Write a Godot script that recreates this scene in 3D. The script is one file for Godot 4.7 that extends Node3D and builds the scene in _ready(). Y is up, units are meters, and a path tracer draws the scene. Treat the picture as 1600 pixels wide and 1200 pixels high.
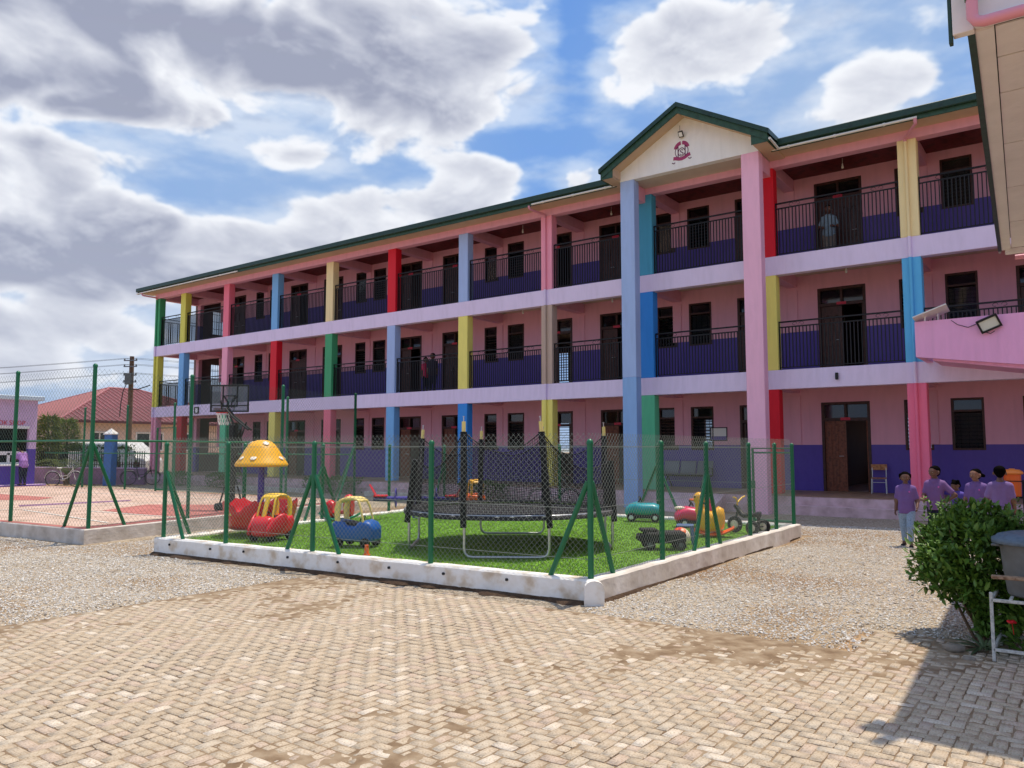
extends Node3D
# A three-storey school with painted columns, seen across a paved yard.
# Axes: x runs along the school's front, z points from the school towards the yard, y is up, metres.

const CAM := Vector3(38.38, 1.65, 21.04)
var M := {}
var taken := {}
var rng := RandomNumberGenerator.new()

# ---------------------------------------------------------------- mesh builder
class MB:
	var v := PackedVector3Array()
	var nn := PackedVector3Array()
	var cc := PackedColorArray()
	var uv := PackedVector2Array()
	var ix := PackedInt32Array()
	var xf := Transform3D.IDENTITY
	var col = null
	func tri(a: Vector3, b: Vector3, c: Vector3, na: Vector3, nb: Vector3, nc: Vector3) -> void:
		var k := v.size()
		var g := (c - a).cross(b - a)
		v.push_back(xf * a)
		if g.dot(na + nb + nc) < 0.0:
			v.push_back(xf * c)
			v.push_back(xf * b)
			nn.push_back((xf.basis * na).normalized())
			nn.push_back((xf.basis * nc).normalized())
			nn.push_back((xf.basis * nb).normalized())
		else:
			v.push_back(xf * b)
			v.push_back(xf * c)
			nn.push_back((xf.basis * na).normalized())
			nn.push_back((xf.basis * nb).normalized())
			nn.push_back((xf.basis * nc).normalized())
		if col != null:
			cc.push_back(col)
			cc.push_back(col)
			cc.push_back(col)
		ix.push_back(k)
		ix.push_back(k + 1)
		ix.push_back(k + 2)
	func quad(a: Vector3, b: Vector3, c: Vector3, d: Vector3, out: Vector3) -> void:
		var n := (c - a).cross(b - d)
		if n.dot(out) < 0.0:
			n = -n
		n = n.normalized()
		tri(a, b, c, n, n, n)
		tri(a, c, d, n, n, n)
	func flat(a: Vector3, b: Vector3, c: Vector3, out: Vector3) -> void:
		var n := (c - a).cross(b - a)
		if n.dot(out) < 0.0:
			n = -n
		n = n.normalized()
		tri(a, b, c, n, n, n)
	func box(lo: Vector3, hi: Vector3) -> void:
		var p := []
		for i in 8:
			p.append(Vector3(hi.x if i & 1 else lo.x, hi.y if i & 2 else lo.y, hi.z if i & 4 else lo.z))
		quad(p[0], p[1], p[3], p[2], Vector3(0, 0, -1))
		quad(p[4], p[5], p[7], p[6], Vector3(0, 0, 1))
		quad(p[0], p[2], p[6], p[4], Vector3(-1, 0, 0))
		quad(p[1], p[3], p[7], p[5], Vector3(1, 0, 0))
		quad(p[0], p[1], p[5], p[4], Vector3(0, -1, 0))
		quad(p[2], p[3], p[7], p[6], Vector3(0, 1, 0))
	func bbox(lo: Vector3, hi: Vector3, b: float) -> void:
		var c := (lo + hi) * 0.5
		var h := (hi - lo) * 0.5
		b = min(b, min(h.x, min(h.y, h.z)) * 0.9)
		var f := func(sx, sy, sz, w):
			var e := Vector3(h.x - b, h.y - b, h.z - b)
			e[w] = h[w]
			return c + Vector3(sx * e.x, sy * e.y, sz * e.z)
		for w in 3:
			for s in [-1, 1]:
				var q := []
				for t in [[-1, -1], [1, -1], [1, 1], [-1, 1]]:
					var g := [t[0], t[0], t[0]]
					g[w] = s
					g[(w + 1) % 3] = t[0]
					g[(w + 2) % 3] = t[1]
					q.append(f.call(g[0], g[1], g[2], w))
				var o := Vector3.ZERO
				o[w] = s
				quad(q[0], q[1], q[2], q[3], o)
		for w in 3:
			var w1 := (w + 1) % 3
			var w2 := (w + 2) % 3
			for s in [-1, 1]:
				for t in [-1, 1]:
					var q := []
					for e in [[-1, w1], [1, w1], [1, w2], [-1, w2]]:
						var g := [0, 0, 0]
						g[w] = e[0]
						g[w1] = s
						g[w2] = t
						q.append(f.call(g[0], g[1], g[2], e[1]))
					var o := Vector3.ZERO
					o[w1] = s
					o[w2] = t
					quad(q[0], q[1], q[2], q[3], o)
		for s in [-1, 1]:
			for t in [-1, 1]:
				for r in [-1, 1]:
					flat(f.call(s, t, r, 0), f.call(s, t, r, 1), f.call(s, t, r, 2), Vector3(s, t, r))
	func ring(c: Vector3, ax: Vector3, up: Vector3, r: float, n: int) -> Array:
		var o := []
		for i in n:
			var a := TAU * i / n
			o.append(c + (ax * cos(a) + up * sin(a)) * r)
		return o
	func tube(a: Vector3, b: Vector3, r0: float, r1 := -1.0, n := 8, cap := true) -> void:
		if r1 < 0.0:
			r1 = r0
		path([a, b], [r0, r1], n, cap)
	func path(pts: Array, rad, n := 8, cap := true, closed := false) -> void:
		var m := pts.size()
		var rings := []
		var cen := []
		var d0: Vector3 = pts[1] - pts[0]
		var up := d0.cross(Vector3(0.123, 0.87, 0.34))
		if up.length() < 0.02 * d0.length():
			up = d0.cross(Vector3(1, 0, 0))
		for i in m:
			var d: Vector3
			if closed:
				d = pts[(i + 1) % m] - pts[(i + m - 1) % m]
			else:
				d = pts[min(i + 1, m - 1)] - pts[max(i - 1, 0)]
			d = d.normalized()
			up = (up - d * up.dot(d)).normalized()
			var side := d.cross(up)
			var r: float = rad[i] if rad is Array else rad
			rings.append(ring(pts[i], side, up, r, n))
			cen.append(pts[i])
		var last := m if closed else m - 1
		for i in last:
			var j := (i + 1) % m
			for k in n:
				var l := (k + 1) % n
				var a: Vector3 = rings[i][k]
				var b: Vector3 = rings[i][l]
				var c: Vector3 = rings[j][l]
				var d: Vector3 = rings[j][k]
				var na: Vector3 = a - cen[i]
				var nb: Vector3 = b - cen[i]
				var nc: Vector3 = c - cen[j]
				var nd: Vector3 = d - cen[j]
				if na.length() < 1e-6:
					na = nd
					nb = nc
				if nc.length() < 1e-6:
					nc = nb
					nd = na
				tri(a, b, c, na, nb, nc)
				tri(a, c, d, na, nc, nd)
		if cap and not closed:
			for e in [0, m - 1]:
				var o: Vector3 = (cen[0] - cen[1]) if e == 0 else (cen[m - 1] - cen[m - 2])
				for k in range(1, n - 1):
					flat(rings[e][0], rings[e][k], rings[e][k + 1], o)
	func lathe(prof: Array, c: Vector3, n := 20, sx := 1.0, sz := 1.0) -> void:
		# prof: Vector2(radius, height), smooth around, smooth along
		var m := prof.size()
		var nr := []
		for i in m:
			var t: Vector2 = prof[min(i + 1, m - 1)] - prof[max(i - 1, 0)]
			nr.append(Vector2(t.y, -t.x).normalized())
		for i in m - 1:
			for k in n:
				var a0 := TAU * k / n
				var a1 := TAU * (k + 1) / n
				var q := []
				var qn := []
				for e in [[i, a0], [i, a1], [i + 1, a1], [i + 1, a0]]:
					var p: Vector2 = prof[e[0]]
					var r: Vector2 = nr[e[0]]
					q.append(c + Vector3(p.x * cos(e[1]) * sx, p.y, p.x * sin(e[1]) * sz))
					qn.append(Vector3(r.x * cos(e[1]) / sx, r.y, r.x * sin(e[1]) / sz))
				if prof[i].x > 1e-5:
					tri(q[0], q[1], q[2], qn[0], qn[1], qn[2])
				if prof[i + 1].x > 1e-5:
					tri(q[0], q[2], q[3], qn[0], qn[2], qn[3])
	func ell(c: Vector3, r: Vector3, n := 12, m := 8) -> void:
		for i in m:
			for k in n:
				var q := []
				var qn := []
				for e in [[i, k], [i, k + 1], [i + 1, k + 1], [i + 1, k]]:
					var th: float = PI * e[0] / m
					var ph: float = TAU * e[1] / n
					var u := Vector3(sin(th) * cos(ph), cos(th), sin(th) * sin(ph))
					q.append(c + u * r)
					qn.append(u / r)
				if i > 0:
					tri(q[0], q[1], q[2], qn[0], qn[1], qn[2])
				if i < m - 1:
					tri(q[0], q[2], q[3], qn[0], qn[2], qn[3])
	func prism(poly: Array, z0: float, z1: float) -> void:
		var pv := PackedVector2Array()
		for p in poly:
			pv.append(p)
		var t := Geometry2D.triangulate_polygon(pv)
		for i in range(0, t.size(), 3):
			for z in [z0, z1]:
				flat(Vector3(pv[t[i]].x, pv[t[i]].y, z), Vector3(pv[t[i + 1]].x, pv[t[i + 1]].y, z), Vector3(pv[t[i + 2]].x, pv[t[i + 2]].y, z), Vector3(0, 0, signf(z - (z0 + z1) * 0.5)))
		var cw := Geometry2D.is_polygon_clockwise(pv)
		for i in pv.size():
			var a := pv[i]
			var b := pv[(i + 1) % pv.size()]
			var o := Vector3(b.y - a.y, a.x - b.x, 0)
			if cw:
				o = -o
			quad(Vector3(a.x, a.y, z0), Vector3(b.x, b.y, z0), Vector3(b.x, b.y, z1), Vector3(a.x, a.y, z1), o)
	func mesh() -> ArrayMesh:
		var a := []
		a.resize(Mesh.ARRAY_MAX)
		a[Mesh.ARRAY_VERTEX] = v
		a[Mesh.ARRAY_NORMAL] = nn
		if cc.size() == v.size() and cc.size() > 0:
			a[Mesh.ARRAY_COLOR] = cc
		if uv.size() == v.size() and uv.size() > 0:
			a[Mesh.ARRAY_TEX_UV] = uv
		a[Mesh.ARRAY_INDEX] = ix
		var m := ArrayMesh.new()
		m.add_surface_from_arrays(Mesh.PRIMITIVE_TRIANGLES, a)
		return m

# ---------------------------------------------------------------- scene tree helpers
func numbered(called: String) -> String:
	if not taken.has(called):
		taken[called] = 0
		return called
	taken[called] += 1
	return "%s_%03d" % [called, taken[called]]

func obj(called: String, shape, mat: Material, parent: Node = null) -> MeshInstance3D:
	var o := MeshInstance3D.new()
	o.mesh = shape.mesh() if shape is MB else shape
	o.material_override = mat
	if parent == null:
		o.name = numbered(called)
		add_child(o, true)
	else:
		o.name = called
		parent.add_child(o, true)
	return o

func tag(o: Node, label: String, category: String, group := "") -> Node:
	o.set_meta("label", label)
	o.set_meta("category", category)
	if group != "":
		o.set_meta("group", group)
	return o

func thing(called: String, label: String, category: String, at := Vector3.ZERO, turn := 0.0, group := "") -> Node3D:
	var o := Node3D.new()
	o.name = numbered(called)
	add_child(o, true)
	o.position = at
	o.rotation.y = turn
	tag(o, label, category, group)
	return o

func struct(called: String, shape, mat: Material) -> MeshInstance3D:
	var o := obj(called, shape, mat)
	o.set_meta("kind", "structure")
	return o

func part_node(called: String, parent: Node, at := Vector3.ZERO) -> Node3D:
	var o := Node3D.new()
	o.name = called
	parent.add_child(o, true)
	o.position = at
	return o

func V(x: float, y: float, z: float) -> Vector3:
	return Vector3(x, y, z)

func ss(a: float, b: float, x: float) -> float:
	var t := clampf((x - a) / (b - a), 0.0, 1.0)
	return t * t * (3.0 - 2.0 * t)

# ---------------------------------------------------------------- materials
var tex := {}

func noise_tex(freq: float, ramp: Array, seed_: int, octaves := 5, size := 512, type := FastNoiseLite.TYPE_SIMPLEX_SMOOTH, cell := -1, normal := 0.0) -> NoiseTexture2D:
	var f := FastNoiseLite.new()
	f.noise_type = type
	f.frequency = freq
	f.seed = seed_
	f.fractal_octaves = octaves
	if octaves <= 1:
		f.fractal_type = FastNoiseLite.FRACTAL_NONE
	if cell >= 0:
		f.cellular_return_type = cell
	var t := NoiseTexture2D.new()
	t.width = size
	t.height = size
	t.seamless = true
	t.noise = f
	if normal > 0.0:
		t.as_normal_map = true
		t.bump_strength = normal
	else:
		var g := Gradient.new()
		var offs := PackedFloat32Array()
		var cols := PackedColorArray()
		for r in ramp:
			offs.append(r[0])
			cols.append(r[1])
		g.offsets = offs
		g.colors = cols
		t.color_ramp = g
	return t

func grey(x: float) -> Color:
	return Color(x, x, x)

func paint(c: Color, rough := 0.7, look := "plaster", scale := 0.35, bump := 0.25) -> StandardMaterial3D:
	var m := StandardMaterial3D.new()
	m.albedo_color = c
	m.roughness = rough
	m.albedo_texture = tex[look]
	m.uv1_triplanar = true
	m.uv1_world_triplanar = true
	m.uv1_scale = Vector3.ONE * scale
	if bump > 0.0:
		m.normal_enabled = true
		m.normal_texture = tex.bump
		m.normal_scale = bump
	return m

func plain(c: Color, rough := 0.5, metal := 0.0) -> StandardMaterial3D:
	var m := StandardMaterial3D.new()
	m.albedo_color = c
	m.roughness = rough
	m.metallic = metal
	return m

func C8(r: int, g: int, b: int) -> Color:
	return Color(r / 255.0, g / 255.0, b / 255.0)

func make_materials() -> void:
	tex.plaster = noise_tex(0.006, [[0.0, grey(0.95)], [0.3, grey(0.98)], [0.6, grey(1.0)], [1.0, grey(0.97)]], 3, 6)
	tex.concrete = noise_tex(0.008, [[0.0, C8(206, 200, 192)], [0.3, C8(228, 224, 218)], [0.55, C8(244, 242, 239)], [0.8, C8(255, 255, 255)], [1.0, C8(226, 220, 212)]], 11, 6)
	tex.stained = noise_tex(0.011, [[0.0, C8(200, 178, 150)], [0.25, C8(226, 214, 198)], [0.45, C8(248, 246, 243)], [0.6, C8(255, 255, 255)], [1.0, C8(246, 244, 240)]], 19, 6, 1024)
	tex.worn = noise_tex(0.02, [[0.0, grey(0.7)], [0.4, grey(0.9)], [0.7, grey(1.0)], [1.0, grey(0.85)]], 5)
	tex.bump = noise_tex(0.03, [], 7, 4, 512, FastNoiseLite.TYPE_SIMPLEX_SMOOTH, -1, 3.0)
	tex.rough_bump = noise_tex(0.06, [], 9, 4, 512, FastNoiseLite.TYPE_SIMPLEX_SMOOTH, -1, 9.0)
	tex.stones = noise_tex(0.055, [[0.0, C8(150, 140, 126)], [0.3, C8(206, 198, 186)], [0.5, C8(232, 226, 214)], [0.68, C8(216, 202, 184)], [0.85, C8(250, 246, 240)], [1.0, C8(176, 166, 154)]], 21, 1, 1024, FastNoiseLite.TYPE_CELLULAR, FastNoiseLite.RETURN_CELL_VALUE)
	tex.stone_bump = noise_tex(0.055, [], 21, 1, 1024, FastNoiseLite.TYPE_CELLULAR, FastNoiseLite.RETURN_DISTANCE, 14.0)
	tex.dirt = noise_tex(0.01, [[0.0, C8(172, 152, 130)], [0.35, C8(214, 200, 182)], [0.6, C8(242, 234, 222)], [0.8, C8(255, 252, 246)], [1.0, C8(206, 186, 164)]], 33, 6)
	tex.speck = noise_tex(0.05, [[0.0, C8(166, 150, 130)], [0.28, C8(214, 202, 186)], [0.42, C8(244, 238, 230)], [1.0, C8(255, 253, 250)]], 37, 5)
	tex.patch = noise_tex(0.004, [[0.0, C8(196, 164, 128)], [0.3, C8(232, 216, 194)], [0.5, C8(255, 253, 249)], [1.0, C8(242, 236, 226)]], 35, 5)
	tex.wood = noise_tex(0.012, [[0.0, C8(150, 120, 100)], [0.5, C8(230, 215, 205)], [1.0, C8(255, 250, 245)]], 41, 5)
	tex.turf = noise_tex(0.03, [[0.0, C8(120, 140, 90)], [0.4, C8(200, 215, 170)], [0.7, C8(255, 255, 235)], [1.0, C8(170, 190, 130)]], 43, 4)
	var pal := {
		green = C8(70, 166, 112), olive = C8(226, 220, 96), coral = C8(248, 126, 148), blue = C8(124, 184, 236), cream = C8(252, 230, 172), red = C8(226, 14, 40),
		lilac = C8(172, 196, 240), pink = C8(252, 164, 186), teal = C8(76, 168, 200), skyblue = C8(98, 192, 240), brown = C8(200, 174, 156), strong = C8(48, 146, 232),
		yellow = C8(250, 236, 124), rose = C8(254, 192, 218), mint = C8(100, 206, 154), hot = C8(254, 122, 156), darkred = C8(188, 36, 48), palepink = C8(252, 172, 194),
	}
	for k in pal:
		M[k] = paint(pal[k], 0.62)
		M[k].uv1_scale = Vector3(0.9, 0.16, 0.9)
	M.blue_low = paint(C8(146, 186, 236), 0.62)
	M.emblem = plain(C8(170, 60, 110), 0.6)
	M.emblem_dark = plain(C8(96, 20, 70), 0.6)
	M.slab = paint(C8(238, 220, 248), 0.65)
	M.wall = paint(C8(230, 168, 190), 0.7)
	M.beam = paint(C8(236, 172, 196), 0.7)
	M.dado = paint(C8(84, 62, 160), 0.5)
	M.ceiling = paint(C8(216, 200, 184), 0.8)
	M.maroon = paint(C8(116, 34, 36), 0.55, "wood", 0.6)
	M.soffit = paint(C8(206, 178, 150), 0.8)
	M.cream_board = paint(C8(232, 228, 230), 0.8)
	M.gable = paint(C8(248, 246, 244), 0.7)
	M.roofgreen = paint(C8(24, 62, 50), 0.45, "worn", 0.5, 0.1)
	M.fascia = paint(C8(44, 82, 62), 0.55, "worn", 0.5, 0.1)
	M.gutter = plain(C8(226, 222, 214), 0.4)
	M.pipe_pink = plain(C8(222, 150, 168), 0.45)
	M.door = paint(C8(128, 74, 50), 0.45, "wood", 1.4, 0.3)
	M.frame = paint(C8(70, 34, 30), 0.5, "wood", 1.2, 0.2)
	M.iron = plain(C8(15, 14, 17), 0.5, 0.2)
	M.glass = plain(Color(0.10, 0.12, 0.14, 0.35), 0.06)
	M.glass.transparency = BaseMaterial3D.TRANSPARENCY_ALPHA
	M.floor_tile = paint(C8(168, 138, 112), 0.5, "concrete", 0.7)
	M.plinth = paint(C8(222, 190, 198), 0.75, "concrete", 0.5)
	M.inside = paint(C8(138, 116, 118), 0.85)
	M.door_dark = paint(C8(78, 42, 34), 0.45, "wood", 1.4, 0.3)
	M.deck = paint(C8(132, 116, 104), 0.6, "concrete", 0.7)
	M.black = plain(C8(18, 18, 20), 0.55)
	M.rubber = paint(C8(30, 30, 32), 0.85, "worn", 3.0)
	M.white = plain(C8(235, 235, 232), 0.5)
	M.kerb = paint(C8(242, 240, 236), 0.8, "stained", 0.24, 0.5)
	M.kerb_grey = paint(C8(214, 208, 202), 0.85, "concrete", 0.6, 0.6)
	M.post_green = plain(C8(10, 104, 66), 0.4)
	M.wire = plain(C8(132, 140, 134), 0.5)
	M.wire_green = plain(C8(70, 92, 82), 0.6)
	M.steel = plain(C8(196, 198, 202), 0.3, 0.85)
	M.net = plain(C8(14, 14, 16), 0.8)
	M.plastic_red = plain(C8(212, 28, 44), 0.35)
	M.plastic_yellow = plain(C8(246, 202, 64), 0.4)
	M.plastic_amber = plain(C8(248, 182, 30), 0.38)
	M.plastic_pale = plain(C8(240, 214, 128), 0.45)
	M.plastic_blue = plain(C8(14, 88, 168), 0.4)
	M.plastic_teal = plain(C8(14, 152, 162), 0.35)
	M.plastic_pink = plain(C8(226, 44, 96), 0.35)
	M.plastic_purple = plain(C8(66, 52, 150), 0.4)
	M.plastic_orange = plain(C8(244, 104, 26), 0.4)
	M.plastic_green = plain(C8(20, 150, 110), 0.4)
	M.plastic_grey = paint(C8(120, 130, 140), 0.55, "worn", 2.0, 0.1)
	M.bin_grey = paint(C8(104, 108, 110), 0.65, "concrete", 1.6, 0.2)
	M.bin_lid = paint(C8(92, 110, 128), 0.5, "worn", 2.0, 0.1)
	M.canopy_pink = paint(C8(248, 178, 220), 0.75)
	M.solar = plain(C8(30, 36, 60), 0.15, 0.2)
	M.lens = plain(C8(220, 224, 214), 0.25)
	M.mat_black = paint(C8(40, 40, 44), 0.8, "worn", 1.5, 0.2)
	M.spot_cream = plain(C8(238, 226, 206), 0.45)
	M.stool_blue = plain(C8(78, 108, 150), 0.5)
	M.board = plain(Color(0.36, 0.38, 0.42, 0.45), 0.1)
	M.board.transparency = BaseMaterial3D.TRANSPARENCY_ALPHA
	M.roof_pale = paint(C8(196, 214, 226), 0.6)
	M.chair_wood = paint(C8(196, 142, 92), 0.5, "wood", 2.0)
	M.drum_lid = plain(C8(246, 140, 60), 0.4)
	M.stand_white = paint(C8(206, 204, 196), 0.6, "worn", 2.0, 0.1)
	M.plank_worn = paint(C8(176, 156, 134), 0.9, "wood", 3.0)
	M.flower_red = plain(C8(214, 18, 36), 0.6)
	M.bench_grey = plain(C8(112, 116, 122), 0.4, 0.4)
	M.rock = paint(C8(150, 140, 128), 0.95, "concrete", 2.0, 1.0)
	for k in ["slab", "wall", "beam", "dado", "gable", "canopy_pink", "blue_low"]:
		M[k].uv1_scale = Vector3(0.8, 0.14, 0.8)

func _ready() -> void:
	# ---- camera
	var cam := Camera3D.new()
	cam.name = "camera"
	add_child(cam)
	cam.position = CAM
	cam.rotation = Vector3(deg_to_rad(4.782), deg_to_rad(36.369), 0.0)
	cam.fov = 52.58
	cam.near = 0.05
	cam.far = 900.0
	cam.current = true
	# ---- sky, sun, exposure
	var env := Environment.new()
	env.background_mode = Environment.BG_SKY
	var sky := Sky.new()
	var pano := PanoramaSkyMaterial.new()
	pano.panorama = ImageTexture.create_from_image(sky_image())
	sky.sky_material = pano
	env.sky = sky
	env.background_energy_multiplier = 1.1
	env.tonemap_mode = Environment.TONE_MAPPER_LINEAR
	env.tonemap_exposure = 1.0
	env.sdfgi_enabled = true
	env.ssao_enabled = true
	env.ssil_enabled = true
	var we := WorldEnvironment.new()
	we.name = "world_environment"
	we.environment = env
	add_child(we)
	var sun := DirectionalLight3D.new()
	sun.name = "sun"
	add_child(sun)
	sun.basis = Basis.looking_at(-Vector3(0.09, 1.0, -0.28).normalized(), Vector3(0, 0, 1))
	sun.light_energy = 1.35
	sun.light_color = Color(1.0, 0.95, 0.87)
	sun.light_angular_distance = 0.55
	sun.shadow_enabled = true
	# ---- large structure
	rng.seed = 7
	make_materials()
	build_ground()
	build_paving()
	build_school()
	build_wing()
	# ---- objects
	build_play_area()
	build_court()
	build_left_background()
	build_yard_things()
	build_people()

# ---------------------------------------------------------------- sky
# clouds as (azimuth, height above the horizon, half width, half height, amount, greyness) in degrees
const CLOUDS := [
	[-56.1, 26.2, 19.2, 5.3, 1.00, 0.95], [-65.4, 22.3, 10.8, 5.4, 0.90, 0.80], [-39.3, 26.3, 6.1, 5.7, 1.00, 0.35], [-45.1, 28.5, 9.3, 3.7, 0.90, 0.50],
	[-54.2, 20.4, 8.1, 1.8, 0.70, 0.70], [-68.4, 17.5, 3.6, 1.2, 0.70, 0.20], [-65.4, 15.2, 7.9, 2.3, 0.90, 0.75], [-68.3, 16.0, 4.4, 1.4, 0.80, 0.20],
	[-57.9, 14.9, 6.2, 2.0, 0.90, 0.80], [-47.8, 16.6, 4.6, 2.9, 1.15, 0.25], [-51.8, 14.3, 6.8, 2.0, 0.90, 0.35], [-64.1, 11.3, 9.2, 2.1, 0.95, 0.80],
	[-68.0, 7.3, 6.4, 2.4, 0.90, 0.70], [-63.6, 7.6, 3.4, 1.7, 0.90, 0.30], [-59.1, 11.8, 4.4, 1.7, 0.80, 0.60], [-39.0, 18.9, 3.9, 3.0, 1.15, 0.25],
	[-31.3, 18.9, 2.2, 1.9, 1.2, 0.15], [-41.7, 17.2, 4.2, 1.9, 0.90, 0.40], [-22.4, 28.4, 8.7, 2.7, 1.02, 0.30], [-26.2, 26.6, 4.6, 2.3, 0.92, 0.15],
	[-18.3, 27.0, 5.2, 2.5, 0.98, 0.30], [-28.6, 25.0, 2.1, 1.8, 0.80, 0.10], [-12.4, 22.9, 4.3, 2.0, 1.3, 0.30], [-8.3, 23.4, 1.6, 1.2, 0.8, 0.10],
	[-6.9, 27.2, 2.0, 1.3, 0.50, 0.10], [-13.8, 21.8, 2.6, 1.1, 0.50, 0.10], [-34.9, 30.7, 2.8, 0.9, 0.70, 0.10], [-16.3, 22.2, 1.8, 0.9, 0.50, 0.10],
	[-51.9, 18.7, 6.8, 0.9, -0.60, 0.2], [-44.1, 19.7, 4.2, 0.8, -0.60, 0.2], [-36.4, 21.9, 4.2, 1.1, -1.00, 0.2], [-64.5, 20.1, 6.3, 0.8, -0.70, 0.2], [-59.2, 17.3, 2.6, 0.8, -0.60, 0.2], [-33.5, 17.3, 2.8, 1.9, -0.60, 0.2], [-31.5, 28.7, 1.2, 2.8, -0.90, 0.2], [-15.8, 23.7, 2.7, 2.7, -0.50, 0.2], [-47.8, 17.4, 3.7, 1.9, 1.15, 0.2], [-39.3, 19.1, 3.5, 2.1, 1.15, 0.2],
	[-64.0, 5.0, 16.0, 1.6, 0.70, 0.45], [-48.0, 11.5, 9.0, 2.4, 0.80, 0.30], [-66.0, 13.0, 8.0, 1.6, 0.75, 0.85], [-74.0, 27.0, 9.0, 6.0, 0.95, 0.75],
	[-52.0, 20.2, 2.7, 1.1, 0.60, 0.10], [-69.5, 11.9, 4.8, 2.4, 0.80, 0.60], [-76.7, 17.9, 9.1, 5.5, 0.90, 0.60], [-77.6, 8.9, 8.9, 2.9, 0.90, 0.70],
]
var sky_cov := PackedFloat32Array()
var sky_gry := PackedFloat32Array()
var n_puff: FastNoiseLite
var n_wide: FastNoiseLite
var n_bill: FastNoiseLite

func sky_sample(az: float, el: float) -> Color:
	# the air: deeper blue overhead, pale near the horizon; clearer towards the right half of the view
	var e := deg_to_rad(el)
	var a := deg_to_rad(az)
	var d := Vector3(sin(a) * cos(e), sin(e), -cos(a) * cos(e))
	var hz := exp(-maxf(el, 0.0) / 9.0)
	var wide := n_wide.get_noise_3dv(d * 1.3)
	var air := Color(0.43, 0.61, 0.87).lerp(Color(0.31, 0.50, 0.81), ss(14.0, 60.0, el))
	air = air.lerp(Color(0.66, 0.74, 0.85), clampf(hz + 0.62 * ss(-0.25, 0.5, wide + 0.25 * ss(-34.0, -58.0, az) * ss(-120.0, -80.0, az)), 0.0, 0.88))
	# cover from the table inside its reach, from wide noise elsewhere
	var gx := fposmod(az + 180.0, 360.0)
	var gy := clampf(el * 2.0, 0.0, 178.9)
	var x0 := int(gx)
	var y0 := int(gy)
	var fx := gx - x0
	var fy := gy - y0
	var x1 := (x0 + 1) % 360
	var i00 := y0 * 360 + x0
	var i10 := y0 * 360 + x1
	var cov := lerpf(lerpf(sky_cov[i00], sky_cov[i10], fx), lerpf(sky_cov[i00 + 360], sky_cov[i10 + 360], fx), fy)
	var gry := lerpf(lerpf(sky_gry[i00], sky_gry[i10], fx), lerpf(sky_gry[i00 + 360], sky_gry[i10 + 360], fx), fy)
	var st := Vector3(d.x, d.y * 1.8, d.z) * 5.2
	st += Vector3(n_wide.get_noise_3dv(st * 0.9), n_wide.get_noise_3dv(st * 0.9 + Vector3(9, 0, 0)) * 0.6, n_wide.get_noise_3dv(st * 0.9 + Vector3(0, 9, 0))) * 0.2
	var f0 := n_puff.get_noise_3dv(st) * 0.75 - n_bill.get_noise_3dv(st) * 0.42
	var su := st + Vector3(0.0, 0.11, 0.0)
	var f1 := n_puff.get_noise_3dv(su) * 0.75 - n_bill.get_noise_3dv(su) * 0.42
	var su2 := st + Vector3(0.0, 0.035, 0.0)
	var f2 := n_puff.get_noise_3dv(su2) * 0.75 - n_bill.get_noise_3dv(su2) * 0.42
	var dens := cov * 1.3 + f0 * 1.2 - 0.44
	var alpha := ss(-0.05, 0.44, dens)
	# thin torn veil round the thicker clouds
	var veil := n_puff.get_noise_3dv(Vector3(d.x * 9.0, d.y * 26.0, d.z * 9.0) + Vector3(7, 3, 1))
	alpha = maxf(alpha, 0.6 * ss(-0.15, 0.8, veil * 0.7 + cov * 0.95 - 0.15))
	var light := clampf(0.5 + (f0 - f1) * 1.15 + (f0 - f2) * 0.8, 0.0, 1.0)
	var thick := ss(0.25, 1.15, dens)
	var t := clampf(thick * gry * 1.35 + (0.5 - light) * 0.8 * (0.35 + gry) + 0.1 * wide, 0.0, 1.0)
	var cloud := Color(0.945, 0.95, 0.965).lerp(Color(0.60, 0.62, 0.70), t)
	cloud = cloud.lerp(Color(0.80, 0.83, 0.89), hz * 0.55)
	return air.lerp(cloud, alpha * 0.97)

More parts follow.
